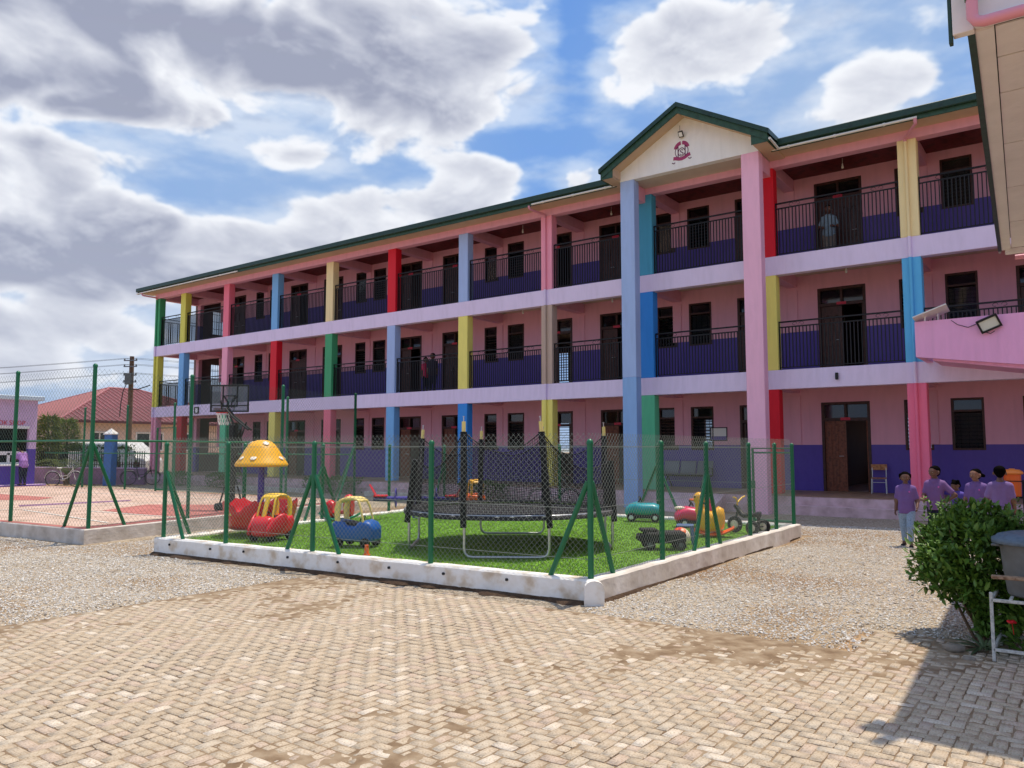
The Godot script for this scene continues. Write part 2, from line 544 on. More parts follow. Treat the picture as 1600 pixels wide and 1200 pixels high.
func sky_image() -> Image:
	n_puff = FastNoiseLite.new()
	n_puff.noise_type = FastNoiseLite.TYPE_SIMPLEX_SMOOTH
	n_puff.seed = 12
	n_puff.frequency = 1.0
	n_puff.fractal_octaves = 7
	n_puff.fractal_gain = 0.55
	n_bill = FastNoiseLite.new()
	n_bill.noise_type = FastNoiseLite.TYPE_SIMPLEX_SMOOTH
	n_bill.fractal_type = FastNoiseLite.FRACTAL_RIDGED
	n_bill.seed = 19
	n_bill.frequency = 1.1
	n_bill.fractal_octaves = 5
	n_wide = FastNoiseLite.new()
	n_wide.noise_type = FastNoiseLite.TYPE_SIMPLEX_SMOOTH
	n_wide.seed = 4
	n_wide.frequency = 1.0
	n_wide.fractal_octaves = 2
	sky_cov.resize(360 * 181)
	sky_gry.resize(360 * 181)
	for y in 181:
		var el := y * 0.5
		for x in 360:
			var az := x - 180.0
			var c := 0.0
			var g := 0.0
			var ws := 0.001
			var gap := 0.0
			if az > -110.0 and az < 25.0 and el < 60.0:
				for b in CLOUDS:
					var dx: float = (az - b[0]) / b[2]
					var dy: float = (el - b[1]) / b[3]
					var q := dx * dx + dy * dy
					if q < 6.0:
						var w: float = b[4] * exp(-q * 0.9)
						if w < 0.0:
							gap -= w
							continue
						c = maxf(c, w) + minf(c, w) * 0.35
						g += w * b[5]
						ws += w
			var e := deg_to_rad(el)
			var a := deg_to_rad(az)
			var d := Vector3(sin(a) * cos(e), sin(e), -cos(a) * cos(e))
			var away := maxf(maxf(ss(-82.0, -100.0, az), ss(0.0, 16.0, az)), ss(33.0, 44.0, el))
			var gen := clampf(0.52 + n_wide.get_noise_3dv(d * 1.9) * 1.2, 0.0, 1.0)
			sky_cov[y * 360 + x] = lerpf(minf(c, 1.15) - gap, gen, away)
			sky_gry[y * 360 + x] = lerpf(g / ws, clampf(gen * 0.9, 0.1, 0.8), away)
	var wide := Image.create(1024, 512, false, Image.FORMAT_RGB8)
	wide.fill(Color(0.70, 0.72, 0.74))
	for y in 257:
		for x in 1024:
			wide.set_pixel(x, y, sky_sample(wrapf((x + 0.5) / 1024.0 * 360.0, -180.0, 180.0), maxf(90.0 - (y + 0.5) / 512.0 * 180.0, 0.0)))
	wide.resize(4096, 2048, Image.INTERPOLATE_CUBIC)
	# the same sky again at full detail over a wider sector than the view
	var xa := int((360.0 - 76.0) / 360.0 * 4096.0)
	var xb := int((360.0 + 2.0) / 360.0 * 4096.0)
	var ya := int((90.0 - 35.0) / 180.0 * 2048.0)
	for y in range(ya, 1025):
		for x in range(xa, xb):
			wide.set_pixel(x % 4096, y, sky_sample(wrapf((x + 0.5) / 4096.0 * 360.0, -180.0, 180.0), maxf(90.0 - (y + 0.5) / 2048.0 * 180.0, 0.0)))
	return wide

# ---------------------------------------------------------------- ground
const KL := Vector2(26.35, 14.32)      # corners of the play area kerb (outer)
const KN := Vector2(34.08, 13.72)
const KR := Vector2(34.0, 5.95)
const KB := Vector2(25.15, 6.0)
const PAVE_X := 30.15
const PAVE_Z := 14.15

func paved(x: float, z: float) -> float:
	# how far inside the paving a point lies; below zero outside
	return minf(x - PAVE_X, z - (PAVE_Z if x < 36.75 else 13.2))

func build_ground() -> void:
	var b := MB.new()
	b.quad(V(-260, -0.03, -300), V(300, -0.03, -300), V(300, -0.03, 260), V(-260, -0.03, 260), Vector3.UP)
	M.earth = paint(C8(196, 172, 142), 0.95, "dirt", 0.12, 0.6)
	struct("ground", b, M.earth)
	# gravel: a gently uneven sheet
	M.gravel = StandardMaterial3D.new()
	M.gravel.albedo_color = C8(210, 203, 193)
	M.gravel.albedo_texture = tex.stones
	M.gravel.roughness = 0.95
	M.gravel.uv1_triplanar = true
	M.gravel.uv1_world_triplanar = true
	M.gravel.uv1_scale = Vector3.ONE * 0.62
	M.gravel.normal_enabled = true
	M.gravel.normal_texture = tex.stone_bump
	M.gravel.normal_scale = 0.9
	M.gravel.detail_enabled = true
	M.gravel.detail_blend_mode = BaseMaterial3D.BLEND_MODE_MUL
	M.gravel.detail_albedo = tex.patch
	M.gravel.detail_uv_layer = BaseMaterial3D.DETAIL_UV_2
	M.gravel.uv2_triplanar = true
	M.gravel.uv2_world_triplanar = true
	M.gravel.uv2_scale = Vector3.ONE * 0.09
	var f := FastNoiseLite.new()
	f.seed = 5
	f.frequency = 0.35
	f.fractal_octaves = 3
	var g := MB.new()
	var h := func(x: float, z: float) -> float:
		var y := -0.012 + f.get_noise_2d(x, z) * 0.018
		var inn := paved(x, z)
		if inn > -0.25:
			y = lerpf(y, -0.06, clampf((inn + 0.25) / 0.5, 0.0, 1.0))
		return y
	var st := 0.25
	for i in int(42.0 / st):
		for j in int(21.0 / st):
			var x := 2.0 + i * st
			var z := 0.4 + j * st
			if paved(x, z) > 0.5 and paved(x + st, z) > 0.5:
				continue
			var p := [V(x, h.call(x, z), z), V(x + st, h.call(x + st, z), z), V(x + st, h.call(x + st, z + st), z + st), V(x, h.call(x, z + st), z + st)]
			var n := []
			for q in p:
				n.append(V(h.call(q.x - 0.1, q.z) - h.call(q.x + 0.1, q.z), 0.2, h.call(q.x, q.z - 0.1) - h.call(q.x, q.z + 0.1)))
			g.tri(p[0], p[1], p[2], n[0], n[1], n[2])
			g.tri(p[0], p[2], p[3], n[0], n[2], n[3])
	struct("gravel_yard", g, M.gravel)
	# loose stones on it
	var sb := MB.new()
	var ip := [V(0, 0.5, 0), V(0.6, 0.05, 0.1), V(0.1, 0.0, 0.62), V(-0.58, 0.08, 0.12), V(-0.05, 0.02, -0.6), V(0, -0.3, 0)]
	for k in 4:
		var a: Vector3 = ip[1 + k]
		var c: Vector3 = ip[1 + (k + 1) % 4]
		sb.flat(ip[0], a, c, ip[0] + a + c)
		sb.flat(ip[5], a, c, ip[5] + a + c)
	var mm := MultiMesh.new()
	mm.transform_format = MultiMesh.TRANSFORM_3D
	mm.use_colors = true
	mm.mesh = sb.mesh()
	var list := []
	var r := RandomNumberGenerator.new()
	r.seed = 91
	var tries := 0
	while list.size() < 90000 and tries < 400000:
		tries += 1
		var u := r.randf()
		var dist := 6.0 + 12.5 * pow(u, 0.8)
		var ang := deg_to_rad(36.37 + r.randf_range(-35.0, 35.0))
		var x := CAM.x - sin(ang) * dist
		var z := CAM.z - cos(ang) * dist
		if z < 3.0 or x < 22.0:
			continue
		if paved(x, z) > 0.0:
			# a thinning spill over the edge of the paving
			if r.randf() > exp(-paved(x, z) * 7.0) * 0.6:
				continue
		if x > 26.5 and x < 34.1 and z > 5.5 and z < 14.4:
			continue
		if x < 24.5 and z < 14.6:
			continue
		list.append(V(x, h.call(x, z), z))
	mm.instance_count = list.size()
	for i in list.size():
		var s := r.randf_range(0.008, 0.02) * (1.0 if r.randf() < 0.93 else 1.8)
		var bs := Basis.from_euler(Vector3(r.randf_range(-0.6, 0.6), r.randf() * TAU, r.randf_range(-0.6, 0.6))).scaled(Vector3(s * r.randf_range(0.8, 1.4), s * 0.8, s))
		mm.set_instance_transform(i, Transform3D(bs, list[i] + V(0, s * 0.15, 0)))
		var t := r.randf()
		var cgr := Color(0.46, 0.43, 0.39).lerp(Color(0.78, 0.75, 0.70), t) if t > 0.2 else Color(0.30, 0.26, 0.22).lerp(Color(0.5, 0.42, 0.34), t * 5.0)
		mm.set_instance_color(i, cgr)
	var mi := MultiMeshInstance3D.new()
	mi.multimesh = mm
	M.stone = plain(Color.WHITE, 0.9)
	M.stone.vertex_color_use_as_albedo = true
	mi.material_override = M.stone
	mi.name = numbered("gravel_stones")
	add_child(mi)
	tag(mi, "pale loose gravel stones scattered over the yard", "gravel")
	mi.set_meta("kind", "stuff")

# ---------------------------------------------------------------- herringbone paving
func build_paving() -> void:
	var L := 0.156
	var W := 0.078
	var dusty := FastNoiseLite.new()
	dusty.seed = 31
	dusty.frequency = 0.95
	dusty.fractal_octaves = 5
	var wob := FastNoiseLite.new()
	wob.seed = 8
	wob.frequency = 0.6
	# the sand bed: low in the joints, heaped over the stones in dusty patches and along the edges
	var bed := func(x: float, z: float) -> float:
		var edge := paved(x, z)
		var near_kerb := 1.0 if (x < 34.3 and z < 14.5) else 0.0
		var e := exp(-maxf(edge, 0.0) * 1.5) * (1.0 - near_kerb * 0.75)
		if z - PAVE_Z < x - PAVE_X and x < 34.0:
			e = maxf(e * 0.25, exp(-maxf(x - PAVE_X, 0.0) * 1.5))
		if x > 36.7:
			e *= 0.3
		var d := dusty.get_noise_2d(x * 1.1, z * 1.1)
		var fine := dusty.get_noise_2d(x * 7.0 + 40.0, z * 7.0)
		return -0.0055 + e * 0.0085 + d * 0.0058 + fine * 0.008
	var sand := MB.new()
	var PZ := 13.2
	var st := 0.05
	var nx := int((39.4 - PAVE_X) / st)
	var nz := int((20.6 - PZ) / st)
	var hg := PackedFloat32Array()
	hg.resize((nx + 1) * (nz + 1))
	for j in nz + 1:
		for i in nx + 1:
			hg[j * (nx + 1) + i] = bed.call(PAVE_X + i * st, PZ + j * st)
	for j in nz:
		for i in nx:
			var x := PAVE_X + i * st
			var z := PZ + j * st
			if paved(x, z) < -0.001:
				continue
			# nothing is needed behind the view's left border
			if (x - CAM.x) * 0.81 + (CAM.z - z) * -0.59 < -7.5 and z > 18.5:
				continue
			var a := V(x, hg[j * (nx + 1) + i], z)
			var b := V(x + st, hg[j * (nx + 1) + i + 1], z)
			var c := V(x + st, hg[(j + 1) * (nx + 1) + i + 1], z + st)
			var d := V(x, hg[(j + 1) * (nx + 1) + i], z + st)
			var n := V(a.y - b.y, st, a.y - d.y)
			sand.tri(a, b, c, n, n, n)
			sand.tri(a, c, d, n, n, n)
	M.sand = paint(C8(160, 144, 124), 0.95, "dirt", 0.8, 1.0)
	var pv := struct("paving", sand, M.sand)
	var tones := []
	for c in [C8(200, 187, 168), C8(197, 184, 165), C8(203, 191, 173), C8(194, 181, 162), C8(199, 183, 168), C8(219, 210, 197), C8(191, 178, 159), C8(201, 191, 175)]:
		tones.append(paint(c, 0.9, "speck", 2.2, 1.0))
	M.paver_all = paint(Color.WHITE, 0.9, "speck", 2.2, 1.0)
	M.paver_all.vertex_color_use_as_albedo = true
	# a few shapes of worn stone: a top with rounded, chipped rim and short sides
	var r := RandomNumberGenerator.new()
	r.seed = 17
	var shapes := {}
	var stone := func(len_: float, wid: float, seed_: int) -> MB:
		var q := RandomNumberGenerator.new()
		q.seed = seed_
		var m := MB.new()
		var gx := len_ * 0.5 - 0.0032
		var gz := wid * 0.5 - 0.0032
		var rim := []
		var top := []
		for s in [[-1, -1, 0], [0.05, -1, 1], [1, -1, 0], [1, 0.1, 1], [1, 1, 0], [-0.1, 1, 1], [-1, 1, 0], [-1, -0.08, 1]]:
			var k := 0.93 if s[2] == 0 else 0.99
			var ox: float = s[0] * gx * k + q.randf_range(-0.003, 0.003)
			var oz: float = s[1] * gz * k + q.randf_range(-0.003, 0.003)
			rim.append(V(ox, -0.004 + q.randf_range(-0.0015, 0.0015), oz))
			top.append(V(ox - signf(s[0]) * 0.005, q.randf_range(-0.0008, 0.0008), oz - signf(s[1]) * 0.005))
		var ctr := V(0, 0.0008, 0)
		for i in 8:
			var j := (i + 1) % 8
			m.tri(ctr, top[i], top[j], Vector3.UP, V(top[i].x, 0.06, top[i].z), V(top[j].x, 0.06, top[j].z))
			var o: Vector3 = rim[i] + rim[j]
			o.y = 0.02
			m.quad(top[i], top[j], rim[j], rim[i], o)
			m.quad(rim[i], rim[j], rim[j] + V(0, -0.02, 0), rim[i] + V(0, -0.02, 0), o)
		return m
	for k in 6:
		shapes["l%d" % k] = stone.call(L, W, 50 + k)
		shapes["h%d" % k] = stone.call(L * 0.5, W, 70 + k)
	var sm := {}
	for k in shapes:
		sm[k] = shapes[k].mesh()
	# herringbone cells: in row j the pattern shifts by one unit; unit = stone width
	var U := W
	var all := []
	var cols := int((39.3 - PAVE_X) / U) + 2
	var rows := int((20.4 - PZ) / U) + 2
	for j in rows:
		for i in cols:
			var ph := posmod(i - j, 4)
			var at := Vector2(PAVE_X + i * U, PZ + j * U)
			if ph == 0:
				all.append([at + Vector2(U, U * 0.5), 0.0])
			elif ph == 3:
				all.append([at + Vector2(U * 0.5, U), PI / 2])
	var place := []
	for p in all:
		var c: Vector2 = p[0]
		var to := Vector2(c.x - CAM.x, c.y - CAM.z)
		var fwd := to.dot(Vector2(-0.593, -0.805))
		var side := to.dot(Vector2(0.805, -0.593))
		if fwd < 3.0 or absf(side) > fwd * 0.70 + 0.4:
			continue
		if paved(c.x, c.y) < 0.02:
			continue
		if c.x > 33.7 and c.x < 34.35 and c.y < 14.25:
			continue
		place.append([fwd, c, p[1]])
	place.sort_custom(func(a, b): return a[0] < b[0])
	var rest := MB.new()
	var count := 0
	for p in place:
		var c: Vector2 = p[1] + Vector2(wob.get_noise_2d(p[1].x, p[1].y), wob.get_noise_2d(p[1].y + 50.0, p[1].x)) * 0.03
		var halves := [[0.0, "l"]]
		if r.randf() < 0.16:
			halves = [[-L * 0.25, "h"], [L * 0.25, "h"]]
		for hh in halves:
			var key: String = hh[1] + str(r.randi() % 6)
			var turn: float = p[2] + r.randf_range(-0.035, 0.035) + (PI if r.randf() < 0.5 else 0.0)
			var at := V(c.x + cos(p[2]) * hh[0], r.randf_range(-0.002, 0.002) + wob.get_noise_2d(c.x * 0.5, c.y * 0.5) * 0.01, c.y + sin(p[2]) * hh[0])
			var bs := Basis.from_euler(Vector3(r.randf_range(-0.007, 0.007), -turn, r.randf_range(-0.007, 0.007)))
			var tone: int = [0, 1, 2, 3, 4, 6, 7][r.randi() % 7]
			if r.randf() < 0.045:
				tone = 5
			if count < 300:
				var o := obj("paver", sm[key], tones[tone], pv)
				o.transform = Transform3D(bs, at)
				count += 1
			else:
				var src: MB = shapes[key]
				var tc: Color = tones[tone].albedo_color.srgb_to_linear()
				var t := Transform3D(bs, at)
				var base := rest.v.size()
				for q in src.v.size():
					rest.v.push_back(t * src.v[q])
					rest.nn.push_back(bs * src.nn[q])
					rest.cc.push_back(tc)
				for q in src.ix:
					rest.ix.push_back(base + q)
	var ro := obj("pavers_beyond", rest, M.paver_all, pv)
	ro.set_meta("kind", "stuff")

# ---------------------------------------------------------------- the school
const COLS := [0.0, 2.38, 6.03, 9.68, 13.3, 16.9, 20.49, 24.08, 27.7, 31.37, 34.91, 38.5, 42.1]
const CW := 0.43
const CD := 0.32
const FLOORS := [0.46, 3.77, 6.89]
const TOPS := [3.25, 6.37, 9.37]
const PAINTS := [
	["palepink", "darkred", "mint", "yellow", "coral", "blue", "strong", "yellow", "mint", "red", "hot", "blue", "green"],
	["olive", "blue", "palepink", "red", "green", "lilac", "yellow", "brown", "strong", "yellow", "skyblue", "coral", "cream"],
	["green", "olive", "coral", "blue", "cream", "red", "lilac", "pink", "teal", "red", "cream", "green", "blue"],
]
const ZW := -2.2     # front face of the classroom wall
var school: Node3D

func opening_list() -> Array:
	# [from, to, is a door] along the wall, alike on each floor; one classroom spans 7.25 m
	var o := [[0.55, 2.9, 2]]
	for k in 6:
		var c := 3.3 + 7.25 * k
		o.append([c, c + 1.3, 1])
		o.append([c + 2.16, c + 2.84, 0])
		o.append([c + 3.27, c + 4.02, 0])
		o.append([c + 4.86, c + 6.12, 1])
	return o

func wall_run(up: MB, low, ops: Array, s0: float, s1: float, y0: float, y1: float, yd: float, z0: float, z1: float) -> void:
	# a wall from s0 to s1 with openings [a, b, bottom, top]; below yd it goes to the dado
	var put := func(a: float, b: float, c: float, d: float):
		if b - a < 0.005 or d - c < 0.005:
			return
		if c < yd - 0.001:
			if low is MB:
				low.box(V(a, c, z0), V(b, minf(d, yd), z1))
			else:
				var pm := MB.new()
				pm.box(V(a, c, z0), V(b, minf(d, yd), z1))
				low.pieces.append(pm)
		if d > yd + 0.001:
			up.box(V(a, maxf(c, yd), z0), V(b, d, z1))
	var x := s0
	for q in ops:
		if q[0] > s1 or q[1] < s0:
			continue
		put.call(x, q[0], y0, y1)
		put.call(q[0], q[1], y0, q[2])
		put.call(q[0], q[1], q[3], y1)
		x = q[1]
	put.call(x, s1, y0, y1)

func frame_box(m: MB, a: float, b: float, y0: float, y1: float, w: float, z0: float, z1: float, sill := true) -> void:
	m.bbox(V(a, y0, z0), V(a + w, y1, z1), 0.006)
	m.bbox(V(b - w, y0, z0), V(b, y1, z1), 0.006)
	m.bbox(V(a + w, y1 - w, z0), V(b - w, y1, z1), 0.006)
	if sill:
		m.bbox(V(a + w, y0, z0), V(b - w, y0 + w, z1), 0.006)

var louvre_mesh := {}
func school_window(a: float, b: float, y0: float, y1: float) -> void:
	var w := part_node("window", school, V(a, y0, ZW))
	var W := b - a
	var H := y1 - y0
	var f := MB.new()
	frame_box(f, 0, W, 0, H, 0.055, -0.15, 0.012)
	f.box(V(0.055, H - 0.36, -0.13), V(W - 0.055, H - 0.31, 0.006))
	obj("frame", f, M.frame, w)
	var g := MB.new()
	g.box(V(0.055, H - 0.31, -0.075), V(W - 0.055, H - 0.055, -0.069))
	obj("pane", g, M.glass, w)
	var tilt: int = [22, 38, 62][(int(a * 7.0) + int(y0)) % 3]
	var key := "%.2f/%d" % [W, tilt]
	if not louvre_mesh.has(key):
		var l := MB.new()
		l.xf = Transform3D(Basis(Vector3(1, 0, 0), deg_to_rad(tilt)), Vector3.ZERO)
		l.box(V(0.06, -0.055, -0.003), V(W - 0.06, 0.055, 0.003))
		louvre_mesh[key] = l.mesh()
	var n := int((H - 0.42) / 0.1)
	for i in n:
		var o := obj("louvre", louvre_mesh[key], M.louvre, w)
		o.position = V(0, 0.11 + i * 0.1, -0.06)
	# iron bars inside
	var bars := MB.new()
	for i in 3:
		bars.tube(V(W * (i + 1) / 4.0, 0.05, -0.13), V(W * (i + 1) / 4.0, H - 0.36, -0.13), 0.008, -1, 6)
	obj("bar", bars, M.iron, w)

func leaf_shape(W: float, H: float, plank: bool) -> MB:
	var m := MB.new()
	m.bbox(V(0, 0, -0.045), V(W, H, -0.005), 0.004)
	if plank:
		for k in 3:
			m.bbox(V(W * (0.08 + k * 0.3), 0.12, -0.006), V(W * (0.32 + k * 0.3), H * 0.47, 0.008), 0.006)
			m.bbox(V(W * (0.08 + k * 0.3), H * 0.52, -0.006), V(W * (0.32 + k * 0.3), H - 0.1, 0.008), 0.006)
	else:
		m.bbox(V(W * 0.16, 0.15, -0.006), V(W * 0.84, H * 0.36, 0.012), 0.012)
		m.bbox(V(W * 0.16, H * 0.41, -0.006), V(W * 0.84, H * 0.58, 0.012), 0.012)
		for s in [0.28, 0.72]:
			var arc := []
			for i in 7:
				var t := PI * i / 6.0
				arc.append(V(W * (s + 0.15 * cos(t)), H * 0.78 + sin(t) * 0.16, 0.0))
			m.path([V(arc[0].x, H * 0.63, 0)] + arc + [V(arc[6].x, H * 0.63, 0)], 0.016, 6)
	return m

func school_door(a: float, b: float, yf: float, y1: float, floor_: int, idx: int) -> void:
	var w := part_node("door", school, V(a, yf, ZW))
	var W := b - a
	var H := y1 - yf
	var lh := 1.98
	var f := MB.new()
	frame_box(f, 0, W, 0, H, 0.075, -0.17, 0.014, false)
	f.box(V(0.075, lh, -0.15), V(W - 0.075, lh + 0.09, 0.008))
	f.box(V(W * 0.5 - 0.03, lh + 0.09, -0.14), V(W * 0.5 + 0.03, H - 0.075, 0.004))
	obj("frame", f, M.frame, w)
	for k in 2:
		var g := MB.new()
		g.box(V(0.075 + k * (W * 0.5 - 0.045), lh + 0.09, -0.09), V(W * 0.5 - 0.03 + k * (W * 0.5 - 0.045), H - 0.075, -0.084))
		obj("transom_pane", g, M.glass, w)
	# leaves: the left one shut on the ground floor, the other folded into the room
	var lw := (W - 0.15) * 0.5
	var open_left := floor_ == 0 and idx in [7, 9]
	var open_right := (floor_ == 0 and idx != 10) or (floor_ == 1 and idx % 3 != 1) or (floor_ == 2 and idx % 2 == 1)
	for k in 2:
		var is_open := open_left if k == 0 else open_right
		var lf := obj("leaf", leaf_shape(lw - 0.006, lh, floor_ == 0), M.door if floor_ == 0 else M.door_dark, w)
		if k == 0:
			lf.position = V(0.078, 0, -0.04)
			if is_open:
				lf.rotation.y = deg_to_rad(100)
		else:
			lf.position = V(W - 0.078, 0, -0.04)
			lf.rotation.y = PI
			if is_open:
				lf.rotation.y = deg_to_rad(80)
			else:
				lf.rotation.y = 0.0
				lf.position.x = W - 0.078 - lw
		var hd := MB.new()
		hd.path([V(lw - 0.09, lh * 0.5, 0.0), V(lw - 0.09, lh * 0.5, 0.05), V(lw - 0.2, lh * 0.5, 0.05)], 0.009, 6)
		obj("handle", hd, M.steel, w).transform = lf.transform
	var sg := MB.new()
	sg.bbox(V(W * 0.5 - 0.13, lh + 0.02, 0.012), V(W * 0.5 + 0.13, lh + 0.10, 0.024), 0.003)
	obj("door_sign", sg, M.sign_red, w)

func railing(s0: float, s1: float, yf: float, h: float, fine: bool, budget: Array) -> void:
	var r := part_node("railing", school, V(s0, yf, -0.13))
	var L := s1 - s0
	var m := MB.new()
	m.bbox(V(0, h - 0.04, -0.022), V(L, h, 0.022), 0.004)
	m.bbox(V(0, h - 0.18, -0.014), V(L, h - 0.145, 0.014), 0.003)
	m.bbox(V(0, 0.06, -0.012), V(L, 0.085, 0.012), 0.003)
	for x in [0.012, L - 0.012]:
		m.bbox(V(x - 0.018, 0, -0.018), V(x + 0.018, h - 0.02, 0.018), 0.003)
	var mid := int(L / 0.9)
	for k in mid:
		var cx := L * (k + 0.5) / mid
		for sd in [-1, 1]:
			var sc := []
			for i in 9:
				var t := TAU * 0.8 * i / 8.0
				sc.append(V(cx + sd * (0.09 - 0.055 * cos(t)), h - 0.0875 + 0.05 * sin(t) * (1.0 - i * 0.04), 0))
			m.path(sc, 0.006, 4)
	obj("rail", m, M.iron, r)
	var n := int(L / 0.09)
	if fine:
		var bm := MB.new()
		bm.box(V(-0.012, 0.085, -0.012), V(0.012, h - 0.17, 0.012))
		var bmesh := bm.mesh()
		for i in range(1, n):
			var o := obj("baluster", bmesh, M.iron, r)
			o.position = V(L * i / n, 0, 0)
			budget[0] -= 1
	else:
		var bm := MB.new()
		for i in range(1, n):
			bm.box(V(L * i / n - 0.012, 0.085, -0.012), V(L * i / n + 0.012, h - 0.17, 0.012))
		obj("balusters", bm, M.iron, r).set_meta("kind", "stuff")

func build_school() -> void:
	M.louvre = plain(Color(0.16, 0.18, 0.20, 0.55), 0.08)
	M.louvre.transparency = BaseMaterial3D.TRANSPARENCY_ALPHA
	M.sign_red = plain(C8(196, 40, 72), 0.5)
	school = thing("school_building", "three-storey school with pink walls, lilac balcony bands and rainbow-painted columns", "building")
	var E := 45.6
	# plinth and step
	var m := MB.new()
	m.bbox(V(-0.3, -0.1, -10.0), V(E, 0.448, 0.56), 0.012)
	obj("plinth", m, M.plinth, school)
	m = MB.new()
	m.bbox(V(-0.3, -0.1, 0.56), V(E, 0.225, 0.70), 0.012)
	obj("plinth_step", m, M.plinth, school)
	m = MB.new()
	m.bbox(V(-0.3, 0.448, -2.6), V(E, 0.46, 0.575), 0.004)
	obj("veranda_floor", m, M.floor_tile, school)
	# floor bands and decks
	for f in 2:
		m = MB.new()
		m.bbox(V(-0.02, TOPS[f], -0.26), V(E, FLOORS[f + 1], 0.0), 0.008)
		obj("floor_band", m, M.slab, school)
		m = MB.new()
		m.box(V(-0.02, FLOORS[f + 1] - 0.16, -10.0), V(E, FLOORS[f + 1] - 0.001, -0.26))
		obj("floor_deck", m, M.ceiling, school)
		m = MB.new()
		m.box(V(0.0, FLOORS[f + 1] - 0.001, -9.7), V(E, FLOORS[f + 1] + 0.006, -0.27))
		obj("floor_finish", m, M.deck, school)
	m = MB.new()
	m.bbox(V(-0.02, TOPS[2], -0.3), V(E, 9.8, 0.0), 0.008)
	obj("roof_beam", m, M.beam, school)
	m = MB.new()
	m.box(V(-0.02, 9.66, -10.0), V(E, 9.72, -0.3))
	obj("veranda_ceiling", m, M.maroon, school)
	# columns and the beams that tie them to the wall
	for f in 3:
		for i in COLS.size():
			var x: float = COLS[i]
			m = MB.new()
			m.bbox(V(x, FLOORS[f], -CD), V(x + CW, TOPS[f], 0.0), 0.012)
			var o := obj("column", m, M[PAINTS[f][i]], school)
			m = MB.new()
			var top: float = (FLOORS[f + 1] - 0.16) if f < 2 else 9.66
			m.bbox(V(x + 0.07, TOPS[f] - 0.05 if f == 2 else TOPS[f] + 0.03, ZW), V(x + 0.36, top, -0.3 if f == 2 else -0.26), 0.008)
			obj("ceiling_beam", m, M.beam, school)
			# shallow pier where the beam meets the wall
			m = MB.new()
			m.bbox(V(x + 0.07, FLOORS[f] + 1.31, ZW), V(x + 0.36, TOPS[f] - 0.05, ZW + 0.03), 0.006)
			if not (i in [0]):
				obj("wall_pier", m, M.wall, school)
	# classroom walls
	var ops := opening_list()
	for f in 3:
		var up := MB.new()
		var low := {pieces = []}
		var y0: float = FLOORS[f]
		var y1: float = (FLOORS[f + 1] - 0.16) if f < 2 else 9.66
		var head := y0 + 2.52
		var list := []
		for q in ops:
			list.append([q[0], q[1], y0 + 1.16 if q[2] == 0 else y0, head if q[2] < 2 else y1 - 0.35])
		wall_run(up, low, list, 0.3, E, y0, y1, y0 + 1.31, ZW - 0.2, ZW)
		obj("wall", up, M.wall, school)
		for piece in low.pieces:
			obj("wall_dado", piece, M.dado, school)
		var idx := 0
		for q in ops:
			if q[1] > 40.5:
				continue
			if q[2] == 0:
				school_window(q[0], q[1], y0 + 1.16, head)
			elif q[2] == 1:
				school_door(q[0], q[1], y0, head, f, idx)
				idx += 1
		# rear wall with louvred windows, partitions, end walls
		var rear := MB.new()
		var rops := []
		for k in 6:
			for w in [[0.9, 2.2], [2.9, 4.2], [4.9, 6.2]]:
				if (f == 0 and k == 4 and w[0] > 2.0 and w[0] < 4.0) or (f > 0 and (k + f) % 3 != 0):
					continue
				rops.append([3.0 + 7.25 * k + w[0], 3.0 + 7.25 * k + w[1], y0 + 1.0, y0 + 2.4])
		wall_run(rear, rear, rops, 0.0, E, y0, y1, y0, -9.9, -9.7)
		for k in 6:
			var x := 2.95 + 7.25 * k
			rear.box(V(x, y0, -9.7), V(x + 0.15, y1, ZW - 0.2))
		rear.box(V(E - 0.2, y0, -9.7), V(E, y1, ZW - 0.2))
		# stair end wall with its opening
		rear.box(V(0.1, y0, -9.7), V(0.3, y1, -4.0))
		rear.box(V(0.1, y0, -3.1), V(0.3, y1, ZW))
		rear.box(V(0.1, y0, -4.0), V(0.3, y0 + 1.0, -3.1))
		rear.box(V(0.1, y1 - 0.5, -4.0), V(0.3, y1, -3.1))
		obj("inner_wall", rear, M.inside, school)
		var gr := MB.new()
		for k in 7:
			gr.box(V(0.19, y0 + 1.0, -3.98 + k * 0.14), V(0.205, y1 - 0.5, -3.965 + k * 0.14))
		for k in 3:
			gr.box(V(0.185, y0 + 1.3 + k * 0.4, -4.0), V(0.21, y0 + 1.32 + k * 0.4, -3.1))
		obj("window_grille", gr, M.iron, school)
		var rl := MB.new()
		for q in rops:
			for k in 11:
				var yy: float = q[2] + 0.1 + k * 0.12
				rl.box(V(q[0], yy, -9.83), V(q[1], yy + 0.025, -9.75))
			rl.box(V((q[0] + q[1]) * 0.5 - 0.03, q[2], -9.84), V((q[0] + q[1]) * 0.5 + 0.03, q[3], -9.74))
		obj("rear_louvres", rl, M.frame, school)
	# railings: the nearest bays with each baluster by itself
	var budget := [300]
	for f in [1, 2]:
		var h := 1.33 if f == 1 else 1.5
		for i in range(COLS.size() - 2, -1, -1):
			railing(COLS[i] + CW, COLS[i + 1], FLOORS[f], h, i >= 6 and i <= 10 and budget[0] > 38, budget)
	# end railing at the open left end
	for f in [1, 2]:
		var er := MB.new()
		var h := 1.33 if f == 1 else 1.5
		for yy in [0.07, h - 0.157, h - 0.015]:
			er.box(V(0.1, FLOORS[f] + yy - 0.013, ZW), V(0.125, FLOORS[f] + yy + 0.013, -CD))
		for k in 17:
			er.box(V(0.105, FLOORS[f] + 0.08, -CD - 0.1 * (k + 1)), V(0.12, FLOORS[f] + h - 0.16, -CD - 0.1 * (k + 1) + 0.015))
		obj("end_railing", er, M.iron, school)
